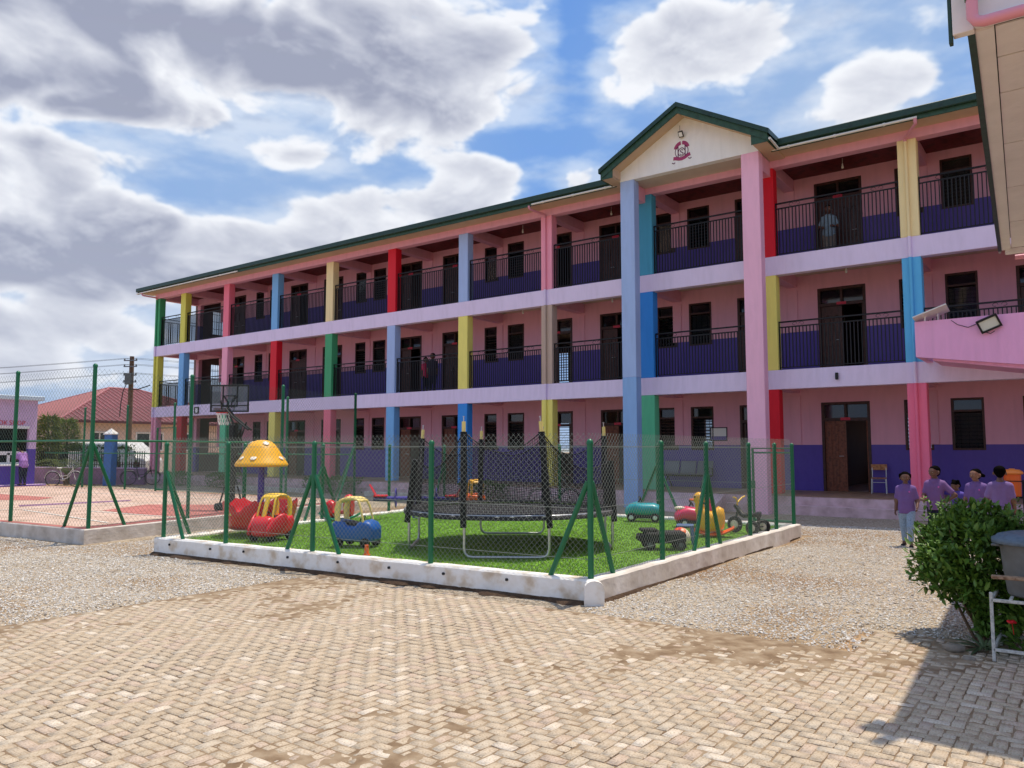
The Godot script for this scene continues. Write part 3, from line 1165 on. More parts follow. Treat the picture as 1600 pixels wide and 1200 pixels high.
	# roof: soffit, fascia, sheet
	for seg in [[-0.45, 27.35], [32.0, E]]:
		m = MB.new()
		m.box(V(seg[0], 9.6, 0.0), V(seg[1], 9.63, 0.7))
		obj("soffit", m, M.soffit, school)
		m = MB.new()
		m.bbox(V(seg[0], 9.54, 0.7), V(seg[1], 9.68, 0.73), 0.004)
		obj("fascia", m, M.fascia, school)
		m = MB.new()
		m.bbox(V(seg[0] - 0.03, 9.65, 0.731), V(seg[1], 9.84, 0.82), 0.02)
		obj("roof_edge", m, M.roofgreen, school)
	m = MB.new()
	m.box(V(-0.45, 9.6, -10.4), V(-0.02, 9.63, 0.0))
	obj("end_soffit", m, M.gutter, school)
	m = MB.new()
	m.prism([Vector2(-0.8, 9.80), Vector2(5.0, 11.2), Vector2(10.8, 9.80), Vector2(10.8, 9.7), Vector2(5.0, 11.1), Vector2(-0.8, 9.7)], 0.0, E + 0.5)
	m.xf = Transform3D.IDENTITY
	var roof := obj("roof", m, M.roofgreen, school)
	roof.transform = Transform3D(Basis(Vector3(0, 0, -1), Vector3(0, 1, 0), Vector3(1, 0, 0)), V(-0.48, 0, 0))
	# gutters and their brackets
	for seg in [[-0.45, 8.2], [24.25, 27.3], [32.05, 34.95 + 0.55]]:
		m = MB.new()
		m.tube(V(seg[0], 9.575, 0.77), V(seg[1], 9.575, 0.77), 0.032, -1, 10)
		var o := obj("gutter", m, M.gutter, school)
		var br := MB.new()
		var x: float = seg[0] + 0.4
		while x < seg[1]:
			br.tube(V(x, 9.575, 0.77), V(x + 0.05, 9.575, 0.77), 0.042, -1, 10)
			x += 1.15
		obj("bracket", br, M.gutter, o)
	# downpipes take the paint of whatever they pass
	for d in [[0, 0.2], [7, 0.19], [10, 0.2]]:
		var x: float = COLS[d[0]] + d[1]
		var hip := MB.new()
		var gx := x - 0.12 if d[0] != 10 else x + 0.35
		hip.path([V(gx, 9.55, 0.79), V(gx, 9.48, 0.77), V(gx, 9.44, 0.72), V(x + 0.02, 9.4, 0.1), V(x, 9.36, 0.05), V(x, 9.3, 0.045)], 0.04, 10)
		obj("downpipe_elbow", hip, M.pipe_pink, school)
		for f in [2, 1, 0]:
			var p := MB.new()
			p.tube(V(x, FLOORS[f], 0.045), V(x, TOPS[f] if f < 2 else 9.3, 0.045), 0.04, -1, 10, false)
			obj("downpipe", p, M[PAINTS[f][d[0]]], school)
			if f > 0:
				p = MB.new()
				p.tube(V(x, TOPS[f - 1], 0.045), V(x, FLOORS[f], 0.045), 0.04, -1, 10, false)
				obj("downpipe", p, M.slab, school)
	build_portico()
	build_school_fittings()

func build_portico() -> void:
	var zf := 1.0
	var m := MB.new()
	m.bbox(V(27.61, -0.05, 0.68), V(28.06, 3.72, zf), 0.012)
	obj("portico_column", m, M.blue_low, school)
	m = MB.new()
	m.bbox(V(27.61, 3.72, 0.68), V(28.06, 9.55, zf), 0.012)
	obj("portico_column", m, M.lilac, school)
	m = MB.new()
	m.bbox(V(31.27, -0.05, 0.68), V(31.75, 9.55, zf), 0.012)
	obj("portico_column", m, M.rose, school)
	m = MB.new()
	m.prism([Vector2(27.61, 9.55), Vector2(31.75, 9.55), Vector2(31.75, 9.97), Vector2(29.68, 11.1), Vector2(27.61, 9.94)], 0.78, zf - 0.002)
	obj("gable_wall", m, M.gable, school)
	m = MB.new()
	m.bbox(V(27.63, 9.12, 0.0), V(27.93, 9.55, 0.68), 0.006)
	m.bbox(V(31.43, 9.12, 0.0), V(31.73, 9.55, 0.68), 0.006)
	obj("portico_beam", m, M.beam, school)
	m = MB.new()
	m.box(V(27.63, 9.56, 0.0), V(31.73, 9.6, 0.78))
	obj("portico_ceiling", m, M.ceiling, school)
	# roof sheet, rake boards, soffit under the rakes
	var L := Vector2(27.26, 9.64)
	var A := Vector2(29.68, 11.0)
	var R := Vector2(32.16, 9.64)
	var dy := Vector2(0, 1)
	m = MB.new()
	m.prism([L + dy * 0.12 + Vector2(-0.06, -0.03), A + dy * 0.12, R + dy * 0.12 + Vector2(0.06, -0.03), R + dy * 0.25 + Vector2(0.06, -0.03), A + dy * 0.25, L + dy * 0.25 + Vector2(-0.06, -0.03)], -3.0, 1.58)
	obj("portico_roof", m, M.roofgreen, school)
	m = MB.new()
	m.prism([L - dy * 0.06, A - dy * 0.06, R - dy * 0.06, R + dy * 0.13, A + dy * 0.13, L + dy * 0.13], 1.48, 1.52)
	obj("rake_board", m, M.fascia, school)
	m = MB.new()
	m.prism([L - dy * 0.0, A - dy * 0.0, R - dy * 0.0, R + dy * 0.06, A + dy * 0.06, L + dy * 0.06], zf, 1.48)
	obj("rake_soffit", m, M.soffit, school)
	for sd in [-1, 1]:
		var x0: float = 29.68 + sd * 2.07
		var x1: float = 29.70 + sd * 2.44
		m = MB.new()
		m.bbox(V(minf(x0, x1), 9.56, 0.0), V(maxf(x0, x1), 9.60, 1.478), 0.004)
		m.box(V(x0 - 0.02, 9.60, 1.0), V(x0 + 0.02, 9.86, 1.478))
		obj("eave_box", m, M.soffit, school)
		# board closing the eave towards the yard, cut along the rake
		m = MB.new()
		m.prism([Vector2(x0 - sd * 0.02, 9.55), Vector2(x1, 9.55), Vector2(x1, 9.64), Vector2(x0 - sd * 0.02, 9.86)], 1.479, 1.5)
		obj("eave_end_board", m, M.fascia, school)
		m = MB.new()
		m.bbox(V(minf(x1, x1 + sd * 0.03), 9.55, 0.76), V(maxf(x1, x1 + sd * 0.03), 9.72, 1.5), 0.004)
		obj("fascia", m, M.fascia, school)
	m = MB.new()
	m.tube(V(32.21, 9.62, 1.5), V(32.21, 9.575, 0.8), 0.032, -1, 10)
	obj("gutter", m, M.gutter, school)
	# painted emblem on the gable: arched banner, pillars, shield ring with its letter, ribbon below
	var em := part_node("emblem", school, V(29.58, 9.76, zf + 0.003))
	em.scale = Vector3.ONE * 0.88
	var band := func(mb: MB, pts: Array, w: float, z: float):
		for i in pts.size() - 1:
			var d0: Vector2 = (pts[mini(i + 1, pts.size() - 1)] - pts[maxi(i - 1, 0)]).normalized().orthogonal() * w * 0.5
			var d1: Vector2 = (pts[mini(i + 2, pts.size() - 1)] - pts[i]).normalized().orthogonal() * w * 0.5
			var p: Vector2 = pts[i]
			var r: Vector2 = pts[i + 1]
			mb.quad(V(p.x + d0.x, p.y + d0.y, z), V(r.x + d1.x, r.y + d1.y, z), V(r.x - d1.x, r.y - d1.y, z), V(p.x - d0.x, p.y - d0.y, z), Vector3(0, 0, 1))
	var curve := func(cx: float, cy: float, rx: float, ry: float, a0: float, a1: float) -> Array:
		var o := []
		for i in 17:
			var t := deg_to_rad(lerpf(a0, a1, i / 16.0))
			o.append(Vector2(cx + cos(t) * rx, cy + sin(t) * ry))
		return o
	m = MB.new()
	band.call(m, curve.call(0.0, 0.40, 0.21, 0.2, 8.0, 84.0), 0.12, 0.0)
	band.call(m, curve.call(0.0, 0.40, 0.21, 0.2, 96.0, 172.0), 0.12, 0.0)
	band.call(m, [Vector2(-0.29, 0.13), Vector2(-0.2, 0.12), Vector2(-0.1, 0.085), Vector2(0.0, 0.075), Vector2(0.1, 0.1), Vector2(0.2, 0.155), Vector2(0.29, 0.18)], 0.115, 0.0)
	obj("ribbon", m, M.emblem, em)
	m = MB.new()
	band.call(m, curve.call(-0.05, 0.32, 0.17, 0.2, 120.0, 235.0), 0.022, 0.001)
	band.call(m, curve.call(0.05, 0.32, 0.17, 0.2, -55.0, 60.0), 0.022, 0.001)
	for sx in [-1, 1]:
		band.call(m, [Vector2(sx * 0.12, 0.14), Vector2(sx * 0.12, 0.5)], 0.03, 0.002)
		band.call(m, [Vector2(sx * 0.28 - 0.06, 0.03 + sx * 0.03), Vector2(sx * 0.28, -0.01 + sx * 0.03), Vector2(sx * 0.28 + 0.05, 0.02 + sx * 0.03)], 0.03, 0.001)
	band.call(m, curve.call(0.0, 0.29, 0.11, 0.14, 20.0, 160.0), 0.024, 0.003)
	band.call(m, curve.call(0.0, 0.29, 0.11, 0.13, 200.0, 340.0), 0.02, 0.003)
	obj("device", m, M.emblem_dark, em)
	var tm := TextMesh.new()
	tm.text = "S"
	var sf := SystemFont.new()
	sf.font_names = PackedStringArray(["Droid Serif"])
	tm.font = sf
	tm.font_size = 26
	tm.pixel_size = 0.0098
	tm.depth = 0.004
	var to := obj("letter", tm, M.emblem_dark, em)
	to.position = V(0, 0.28, 0.004)
	# floodlight over the emblem
	var fl := part_node("floodlight", school, V(29.58, 10.5, zf))
	m = MB.new()
	m.xf = Transform3D(Basis(Vector3(1, 0, 0), deg_to_rad(35)), V(0.03, 0, 0.1))
	m.bbox(V(-0.07, -0.09, -0.02), V(0.07, 0.09, 0.03), 0.01)
	m.xf = Transform3D.IDENTITY
	m.tube(V(0, 0.02, 0.0), V(0.02, 0.0, 0.09), 0.012)
	m.tube(V(-0.04, 0.09, 0.02), V(-0.04, 0.3, 0.01), 0.005)
	obj("housing", m, M.black, fl)
	m = MB.new()
	m.xf = Transform3D(Basis(Vector3(1, 0, 0), deg_to_rad(35)), V(0.03, 0, 0.1))
	m.box(V(-0.05, -0.06, 0.03), V(0.05, 0.06, 0.034))
	obj("lens", m, M.white, fl)

func build_school_fittings() -> void:
	# bulbs on the veranda ceilings
	var bulb := MB.new()
	bulb.tube(V(0, 0, 0), V(0, -0.16, 0), 0.006, -1, 6)
	bulb.lathe([Vector2(0.018, -0.15), Vector2(0.02, -0.2), Vector2(0.034, -0.24), Vector2(0.03, -0.28), Vector2(0.0, -0.295)], Vector3.ZERO, 10)
	var bm := bulb.mesh()
	for f in 3:
		for i in [6, 7, 9, 10]:
			var y: float = (FLOORS[f + 1] - 0.16) if f < 2 else 9.66
			obj("bulb", bm, M.white, school).position = V((COLS[i] + COLS[i + 1]) * 0.5 + 0.2, y, -1.2)
	# small black floodlight on the floor band
	var fl := part_node("floodlight", school, V(33.3, 3.52, 0.0))
	var m := MB.new()
	m.bbox(V(-0.035, -0.09, 0.01), V(0.035, 0.09, 0.09), 0.01)
	obj("housing", m, M.black, fl)
	# square lamp on the floor band near the basketball board
	fl = part_node("wall_lamp", school, V(4.13, 3.5, 0.0))
	m = MB.new()
	frame_box(m, -0.17, 0.17, -0.16, 0.16, 0.045, 0.0, 0.06)
	obj("lamp_frame", m, M.black, fl)
	m = MB.new()
	m.box(V(-0.12, -0.11, 0.01), V(0.12, 0.11, 0.03))
	obj("lamp_glass", m, M.white, fl)

# ---------------------------------------------------------------- neighbouring wing whose eave hangs over the yard
func eave_x(z: float) -> float:
	return 37.46 + (z - 6.79) * 0.0522

func build_wing() -> void:
	var w := thing("wing_building", "beige boarded eave of the single-storey wing beside the yard", "building")
	var joints := [6.72, 8.4, 10.1, 11.72, 13.1, 13.86, 14.42]
	for i in joints.size() - 1:
		var a: float = joints[i] + 0.011
		var b: float = joints[i + 1] - 0.011
		for k in 2:
			var xo := 0.13 if k == 0 else 2.0
			var xe := 1.99 if k == 0 else 3.6
			var m := MB.new()
			m.quad(V(eave_x(a) + xo, 4.80, a), V(eave_x(b) + xo, 4.80, b), V(eave_x(b) + xe, 4.80, b), V(eave_x(a) + xe, 4.80, a), Vector3.DOWN)
			m.quad(V(eave_x(a) + xo, 4.812, a), V(eave_x(b) + xo, 4.812, b), V(eave_x(b) + xe, 4.812, b), V(eave_x(a) + xe, 4.812, a), Vector3.UP)
			m.quad(V(eave_x(a) + xo, 4.80, a), V(eave_x(a) + xe, 4.80, a), V(eave_x(a) + xe, 4.812, a), V(eave_x(a) + xo, 4.812, a), Vector3(0, 0, -1))
			m.quad(V(eave_x(b) + xo, 4.80, b), V(eave_x(b) + xe, 4.80, b), V(eave_x(b) + xe, 4.812, b), V(eave_x(b) + xo, 4.812, b), Vector3(0, 0, 1))
			m.quad(V(eave_x(a) + xo, 4.80, a), V(eave_x(b) + xo, 4.80, b), V(eave_x(b) + xo, 4.812, b), V(eave_x(a) + xo, 4.812, a), Vector3(-1, 0, 0))
			obj("soffit_panel", m, M.cream_board, w)
	var za := 6.7
	var zb := 14.44
	var strip := func(x0: float, x1: float, y0: float, y1: float) -> MB:
		var m := MB.new()
		var p := []
		for z in [za, zb]:
			for x in [x0, x1]:
				for y in [y0, y1]:
					p.append(V(eave_x(z) + x, y, z))
		m.quad(p[0], p[1], p[5], p[4], Vector3(-1, 0, 0))
		m.quad(p[2], p[3], p[7], p[6], Vector3(1, 0, 0))
		m.quad(p[0], p[2], p[6], p[4], Vector3.DOWN)
		m.quad(p[1], p[3], p[7], p[5], Vector3.UP)
		m.quad(p[0], p[1], p[3], p[2], Vector3(0, 0, -1))
		m.quad(p[4], p[5], p[7], p[6], Vector3(0, 0, 1))
		return m
	obj("edge_board", strip.call(0.0, 0.122, 4.782, 4.83), M.cream_board, w)
	obj("fascia", strip.call(-0.05, 0.0, 4.77, 4.97), M.roofgreen, w)
	obj("roof", strip.call(-0.05, 4.6, 4.97, 5.06), M.roofgreen, w)
	obj("dark_gap_backing", strip.call(0.13, 3.6, 4.83, 4.96), M.frame, w)  # dark-coloured backing stands in for the shade inside the panel gaps
	# front fascia with its corner board, and the pipe under it
	var m := MB.new()
	m.bbox(V(37.86, 4.80, 14.44), V(42.3, 5.35, 14.5), 0.004)
	obj("front_fascia", m, M.cream_board, w)
	m = MB.new()
	m.bbox(V(37.72, 4.77, 14.44), V(37.858, 5.35, 14.52), 0.004)
	obj("corner_board", m, M.cream_board, w)
	m = MB.new()
	m.bbox(V(37.86, 4.785, 14.5), V(42.3, 4.86, 14.53), 0.004)
	obj("front_moulding", m, M.cream_board, w)
	m = MB.new()
	m.bbox(V(37.69, 4.72, 14.44), V(37.716, 5.4, 14.5), 0.004)
	obj("corner_flashing", m, M.roofgreen, w)
	m = MB.new()
	m.path([V(37.86, 4.99, 14.6), V(37.86, 4.83, 14.6), V(37.885, 4.79, 14.6), V(37.93, 4.775, 14.6), V(42.0, 4.775, 14.6)], 0.04, 12)
	obj("drain_pipe", m, M.pipe_pink, w)
	m = MB.new()
	m.tube(V(37.86, 4.96, 14.6), V(37.86, 5.6, 14.6), 0.047, -1, 12)
	obj("drain_pipe_top", m, M.post_green, w)
	m = MB.new()
	m.box(V(40.3, -0.05, 6.9), V(40.5, 4.8, 14.3))
	obj("wall", m, M.wall, w)
	m = MB.new()
	m.bbox(V(37.5, 4.72, 6.62), V(41.5, 4.80, 6.72), 0.004)
	obj("end_board", m, M.cream_board, w)
	m = MB.new()
	m.tube(V(37.62, 4.68, 6.55), V(41.0, 4.66, 6.55), 0.04, -1, 10)
	obj("end_pipe", m, M.pipe_pink, w)
	# ---- canopy at the front of the school, with its lamp and solar panel
	var c := thing("entrance_canopy", "pink concrete entrance canopy with a sloping underside at the school front", "canopy", V(35.37, 0, 0))
	m = MB.new()
	m.prism([Vector2(0, 3.73), Vector2(2.1, 3.42), Vector2(4.2, 3.2), Vector2(4.2, 4.55), Vector2(0, 4.53)], 1.35, 1.5)
	obj("parapet", m, M.canopy_pink, c)
	m = MB.new()
	m.prism([Vector2(0.32, 3.64), Vector2(4.2, 2.98), Vector2(4.2, 3.26), Vector2(0.32, 3.72)], 0.0, 1.35)
	obj("underside", m, M.canopy_pink, c)
	m = MB.new()
	m.box(V(0.0, 3.73, 0.0), V(0.14, 4.53, 1.35))
	obj("end_parapet", m, M.canopy_pink, c)
	var s := thing("solar_panel", "small tilted solar panel standing on the pink canopy edge", "solar panel", V(35.52, 4.53, 1.42))
	m = MB.new()
	m.xf = Transform3D(Basis(Vector3(1, 0, 0), deg_to_rad(-8)) * Basis(Vector3(0, 0, 1), deg_to_rad(20)), V(0.18, 0.16, 0))
	m.bbox(V(-0.36, -0.015, -0.28), V(0.36, 0.015, 0.28), 0.006)
	obj("panel", m, M.gutter, s)
	m = MB.new()
	m.xf = Transform3D(Basis(Vector3(1, 0, 0), deg_to_rad(-8)) * Basis(Vector3(0, 0, 1), deg_to_rad(20)), V(0.18, 0.16, 0))
	m.box(V(-0.33, 0.015, -0.25), V(0.33, 0.02, 0.25))
	obj("cells", m, M.solar, s)
	m = MB.new()
	m.tube(V(0.05, 0, 0), V(0.05, 0.12, 0), 0.02)
	m.tube(V(0.3, 0, -0.1), V(0.3, 0.2, -0.1), 0.015)
	obj("stand", m, M.white, s)
	s = thing("flood_lamp", "black floodlight with a white lens fixed to the pink canopy", "lamp", V(36.82, 4.33, 1.5))
	m = MB.new()
	m.xf = Transform3D(Basis(Vector3(0, 0, 1), deg_to_rad(22)) * Basis(Vector3(1, 0, 0), deg_to_rad(25)), V(0, 0.02, 0.1))
	frame_box(m, -0.21, 0.21, -0.15, 0.15, 0.04, 0.0, 0.06)
	m.bbox(V(-0.2, -0.14, -0.05), V(0.2, 0.14, 0.01), 0.01)
	obj("housing", m, M.black, s)
	m = MB.new()
	m.xf = Transform3D(Basis(Vector3(0, 0, 1), deg_to_rad(22)) * Basis(Vector3(1, 0, 0), deg_to_rad(25)), V(0, 0.02, 0.1))
	m.box(V(-0.17, -0.11, 0.012), V(0.17, 0.11, 0.03))
	obj("lens", m, M.lens, s)
	m = MB.new()
	m.path([V(-0.1, -0.05, 0.0), V(-0.15, -0.12, 0.03), V(0.02, -0.2, 0.06), V(0.1, -0.16, 0.1)], 0.008, 6)
	m.path([V(-0.2, 0.05, 0.03), V(-0.4, -0.02, 0.01), V(-0.6, 0.06, 0.008), V(-0.72, 0.17, 0.0)], 0.007, 6)
	m.box(V(-0.03, -0.03, 0.0), V(0.03, 0.03, 0.07))
	obj("cable", m, M.black, s)

# ---------------------------------------------------------------- fences
func chain(m: MB, a: Vector3, b: Vector3, y0: float, y1: float, cell := 0.07, r := 0.0016) -> void:
	# woven wire: two families of slanting wires between the foot line a-b and the height y1
	var d := b - a
	d.y = 0
	var L := d.length()
	d /= L
	var n := d.cross(Vector3.UP)
	var H := y1 - y0
	var k := 0
	for fam in [1, -1]:
		var x := -H if fam > 0 else 0.0
		var end := L if fam > 0 else L + H
		while x < end:
			# runs from (x, 0) to (x + fam * H, H), clipped to 0..L
			var t0 := 0.0
			var t1 := H
			if fam > 0:
				t0 = maxf(0.0, -x)
				t1 = minf(H, L - x)
			else:
				t0 = maxf(0.0, x - L)
				t1 = minf(H, x)
			if t1 - t0 > 0.01:
				var o: Vector3 = n * r * fam * 0.9
				var p0: Vector3 = a + d * (x + fam * t0) + V(0, y0 - a.y + t0, 0) + o
				var p1: Vector3 = a + d * (x + fam * t1) + V(0, y0 - a.y + t1, 0) + o
				m.tube(p0, p1, r, -1, 4, false)
			x += cell
			k += 1

func fence_post(parent: Node, at: Vector3, h: float, r := 0.034) -> void:
	var m := MB.new()
	m.tube(at, at + V(0, h, 0), r, -1, 12)
	m.lathe([Vector2(r * 1.12, h - 0.03), Vector2(r * 1.15, h), Vector2(r * 0.7, h + 0.025), Vector2(0, h + 0.035)], at, 12)
	obj("post", m, M.post_green, parent)

func fence_brace(parent: Node, foot: Vector3, top: Vector3, r := 0.03) -> void:
	var m := MB.new()
	m.tube(foot, top, r, -1, 10)
	obj("brace", m, M.post_green, parent)

func on(a: Vector2, b: Vector2, t: float, y: float) -> Vector3:
	var p := a.lerp(b, t)
	return V(p.x, y, p.y)

func build_play_area() -> void:
	# kerb walls, one per side, and the turf they hold
	var ins := func(p: Vector2, dx: float, dz: float) -> Vector2:
		return p + Vector2(dx, dz)
	var KT := 0.25
	M.kerb_side = paint(C8(238, 234, 228), 0.85, "concrete", 0.35, 0.3)
	var wall_names := [[KL, KN, "white stained kerb wall along the front of the play area", M.kerb], [KN, KR, "pale cracked kerb wall on the gravel side of the play area", M.kerb_side], [KR, KB, "kerb wall between the play area and the school", M.kerb], [KB, KL, "kerb wall between the play area and the ball court", M.kerb]]
	var ctr := (KL + KN + KR + KB) * 0.25
	var inner := []
	for q in [KL, KN, KR, KB]:
		inner.append(q + Vector2(signf(ctr.x - q.x), signf(ctr.y - q.y)) * 0.2)
	var corners := [KL, KN, KR, KB]
	for i in 4:
		var t := thing("kerb_wall", wall_names[i][2], "kerb")
		var a: Vector2 = corners[i]
		var b: Vector2 = corners[(i + 1) % 4]
		var c: Vector2 = inner[(i + 1) % 4]
		var d: Vector2 = inner[i]
		var m := MB.new()
		var bev := 0.02
		var ou := Vector2((b - a).y, -(b - a).x).normalized()
		if ou.dot(a - ctr) < 0.0:
			ou = -ou
		var o3 := V(ou.x, 0, ou.y)
		var P := func(p: Vector2, y: float) -> Vector3:
			return V(p.x, y, p.y)
		# rough outer face in strips so that its edge wanders a little
		var n := int(a.distance_to(b) / 0.25)
		var q := RandomNumberGenerator.new()
		q.seed = 40 + i
		var prev := []
		for k in n + 1:
			var t0 := float(k) / n
			var e := a.lerp(b, t0)
			var f := d.lerp(c, t0)
			var wy := q.randf_range(-0.006, 0.006) if k > 0 and k < n else 0.0
			var wo := q.randf_range(-0.005, 0.005) if k > 0 and k < n else 0.0
			var row := [P.call(e + ou * wo, -0.06), P.call(e + ou * wo, KT - bev + wy), P.call(e + ou * (wo - bev), KT + wy), P.call(f + ou * bev, KT + wy), P.call(f, KT - bev + wy), P.call(f, 0.1)]
			if k > 0:
				for s in 5:
					var out: Vector3 = [o3, o3 + Vector3.UP, Vector3.UP, Vector3.UP - o3, -o3][s]
					m.quad(prev[s], prev[s + 1], row[s + 1], row[s], out)
			prev = row
		obj("kerb_body", m, wall_names[i][3], t)
		if i == 0:
			for k in 8:
				var dp := MB.new()
				var e := a.lerp(b, 0.055 + k * 0.116 + q.randf_range(-0.01, 0.01))
				var yy := 0.165 + q.randf_range(-0.01, 0.01)
				dp.tube(V(e.x, yy, e.y + 0.02), V(e.x, yy - 0.006, e.y - 0.04), 0.017, -1, 10)
				obj("drain_stub", dp, M.black, t)
			# rounded corner stone at the near end
			var cs := MB.new()
			var arc := [Vector2(-0.105, -0.03), Vector2(0.105, -0.03)]
			for k in 9:
				var th := PI * k / 8.0
				arc.append(Vector2(cos(th) * 0.105, 0.17 + sin(th) * 0.085))
			cs.prism(arc, 0.0, 0.09)
			cs.xf = Transform3D.IDENTITY
			var co := obj("corner_stone", cs, M.kerb, t)
			co.position = V(KN.x - 0.02, 0, KN.y - 0.02)
			co.rotation.y = deg_to_rad(36)
	# dark brown strip of uneven width along the foot of the kerb
	M.dark_strip = paint(C8(84, 66, 50), 0.95, "dirt", 1.5, 1.0)
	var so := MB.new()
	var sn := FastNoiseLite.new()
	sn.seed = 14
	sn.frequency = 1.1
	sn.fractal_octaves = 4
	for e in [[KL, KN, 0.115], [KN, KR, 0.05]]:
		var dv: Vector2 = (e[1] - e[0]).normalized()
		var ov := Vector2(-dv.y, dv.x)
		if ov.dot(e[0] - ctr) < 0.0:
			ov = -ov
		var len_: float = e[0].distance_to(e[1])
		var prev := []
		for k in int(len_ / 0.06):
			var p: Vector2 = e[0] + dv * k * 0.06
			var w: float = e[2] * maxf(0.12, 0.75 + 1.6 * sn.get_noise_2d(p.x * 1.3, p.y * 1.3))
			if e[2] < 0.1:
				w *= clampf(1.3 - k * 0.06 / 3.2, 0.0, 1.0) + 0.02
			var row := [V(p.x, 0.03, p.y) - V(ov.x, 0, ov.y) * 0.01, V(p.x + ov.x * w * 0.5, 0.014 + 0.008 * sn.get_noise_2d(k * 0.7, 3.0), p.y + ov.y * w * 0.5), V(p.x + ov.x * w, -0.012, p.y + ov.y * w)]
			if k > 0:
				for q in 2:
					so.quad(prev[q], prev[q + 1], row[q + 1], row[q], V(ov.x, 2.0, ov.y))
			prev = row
	struct("kerb_foot_strip", so, M.dark_strip)
	# turf
	var tb := MB.new()
	var st := 0.3
	var fn := FastNoiseLite.new()
	fn.frequency = 0.9
	fn.seed = 6
	var nx := 26
	for i in nx:
		for j in 26:
			var cell := []
			for e in [[i, j], [i + 1, j], [i + 1, j + 1], [i, j + 1]]:
				var p: Vector2 = inner[0].lerp(inner[1], float(e[0]) / nx).lerp(inner[3].lerp(inner[2], float(e[0]) / nx), float(e[1]) / 26.0)
				cell.append(V(p.x, 0.2 + fn.get_noise_2d(p.x, p.y) * 0.012, p.y))
			tb.quad(cell[0], cell[1], cell[2], cell[3], Vector3.UP)
	M.turf = paint(C8(128, 180, 48), 0.9, "turf", 0.9, 0.0)
	M.turf.normal_enabled = true
	M.turf.normal_texture = tex.rough_bump
	M.turf.normal_scale = 1.0
	struct("turf", tb, M.turf)
	var blade := MB.new()
	blade.flat(V(-0.006, 0, 0), V(0.006, 0, 0), V(0.002, 0.018, 0.006), Vector3(0, 0.4, 1))
	blade.flat(V(0, 0, -0.006), V(0, 0, 0.006), V(0.006, 0.016, -0.002), Vector3(1, 0.4, 0))
	var mm := MultiMesh.new()
	mm.transform_format = MultiMesh.TRANSFORM_3D
	mm.use_colors = true
	mm.mesh = blade.mesh()
	mm.instance_count = 70000
	var q := RandomNumberGenerator.new()
	q.seed = 77
	for i in 70000:
		var p: Vector2 = inner[0].lerp(inner[1], q.randf()).lerp(inner[3].lerp(inner[2], 0.5), 0.0)
		var u := q.randf()
		var w := pow(q.randf(), 1.3)
		p = inner[0].lerp(inner[1], u).lerp(inner[3].lerp(inner[2], u), w)
		mm.set_instance_transform(i, Transform3D(Basis.from_euler(Vector3(q.randf_range(-0.5, 0.5), q.randf() * TAU, q.randf_range(-0.5, 0.5))).scaled(Vector3.ONE * q.randf_range(0.7, 1.3)), V(p.x, 0.198 + fn.get_noise_2d(p.x, p.y) * 0.012, p.y)))
		mm.set_instance_color(i, Color(0.18, 0.32, 0.025).lerp(Color(0.29, 0.45, 0.05), q.randf()))
	var mi := MultiMeshInstance3D.new()
	mi.multimesh = mm
	M.blade = plain(Color.WHITE, 0.7)
	M.blade.vertex_color_use_as_albedo = true
	mi.material_override = M.blade
	mi.name = numbered("turf_blades")
	add_child(mi)
	tag(mi, "bright green artificial grass blades in the play area", "grass")
	mi.set_meta("kind", "stuff")
	build_play_fence(inner)
	build_trampoline()
	build_toys()

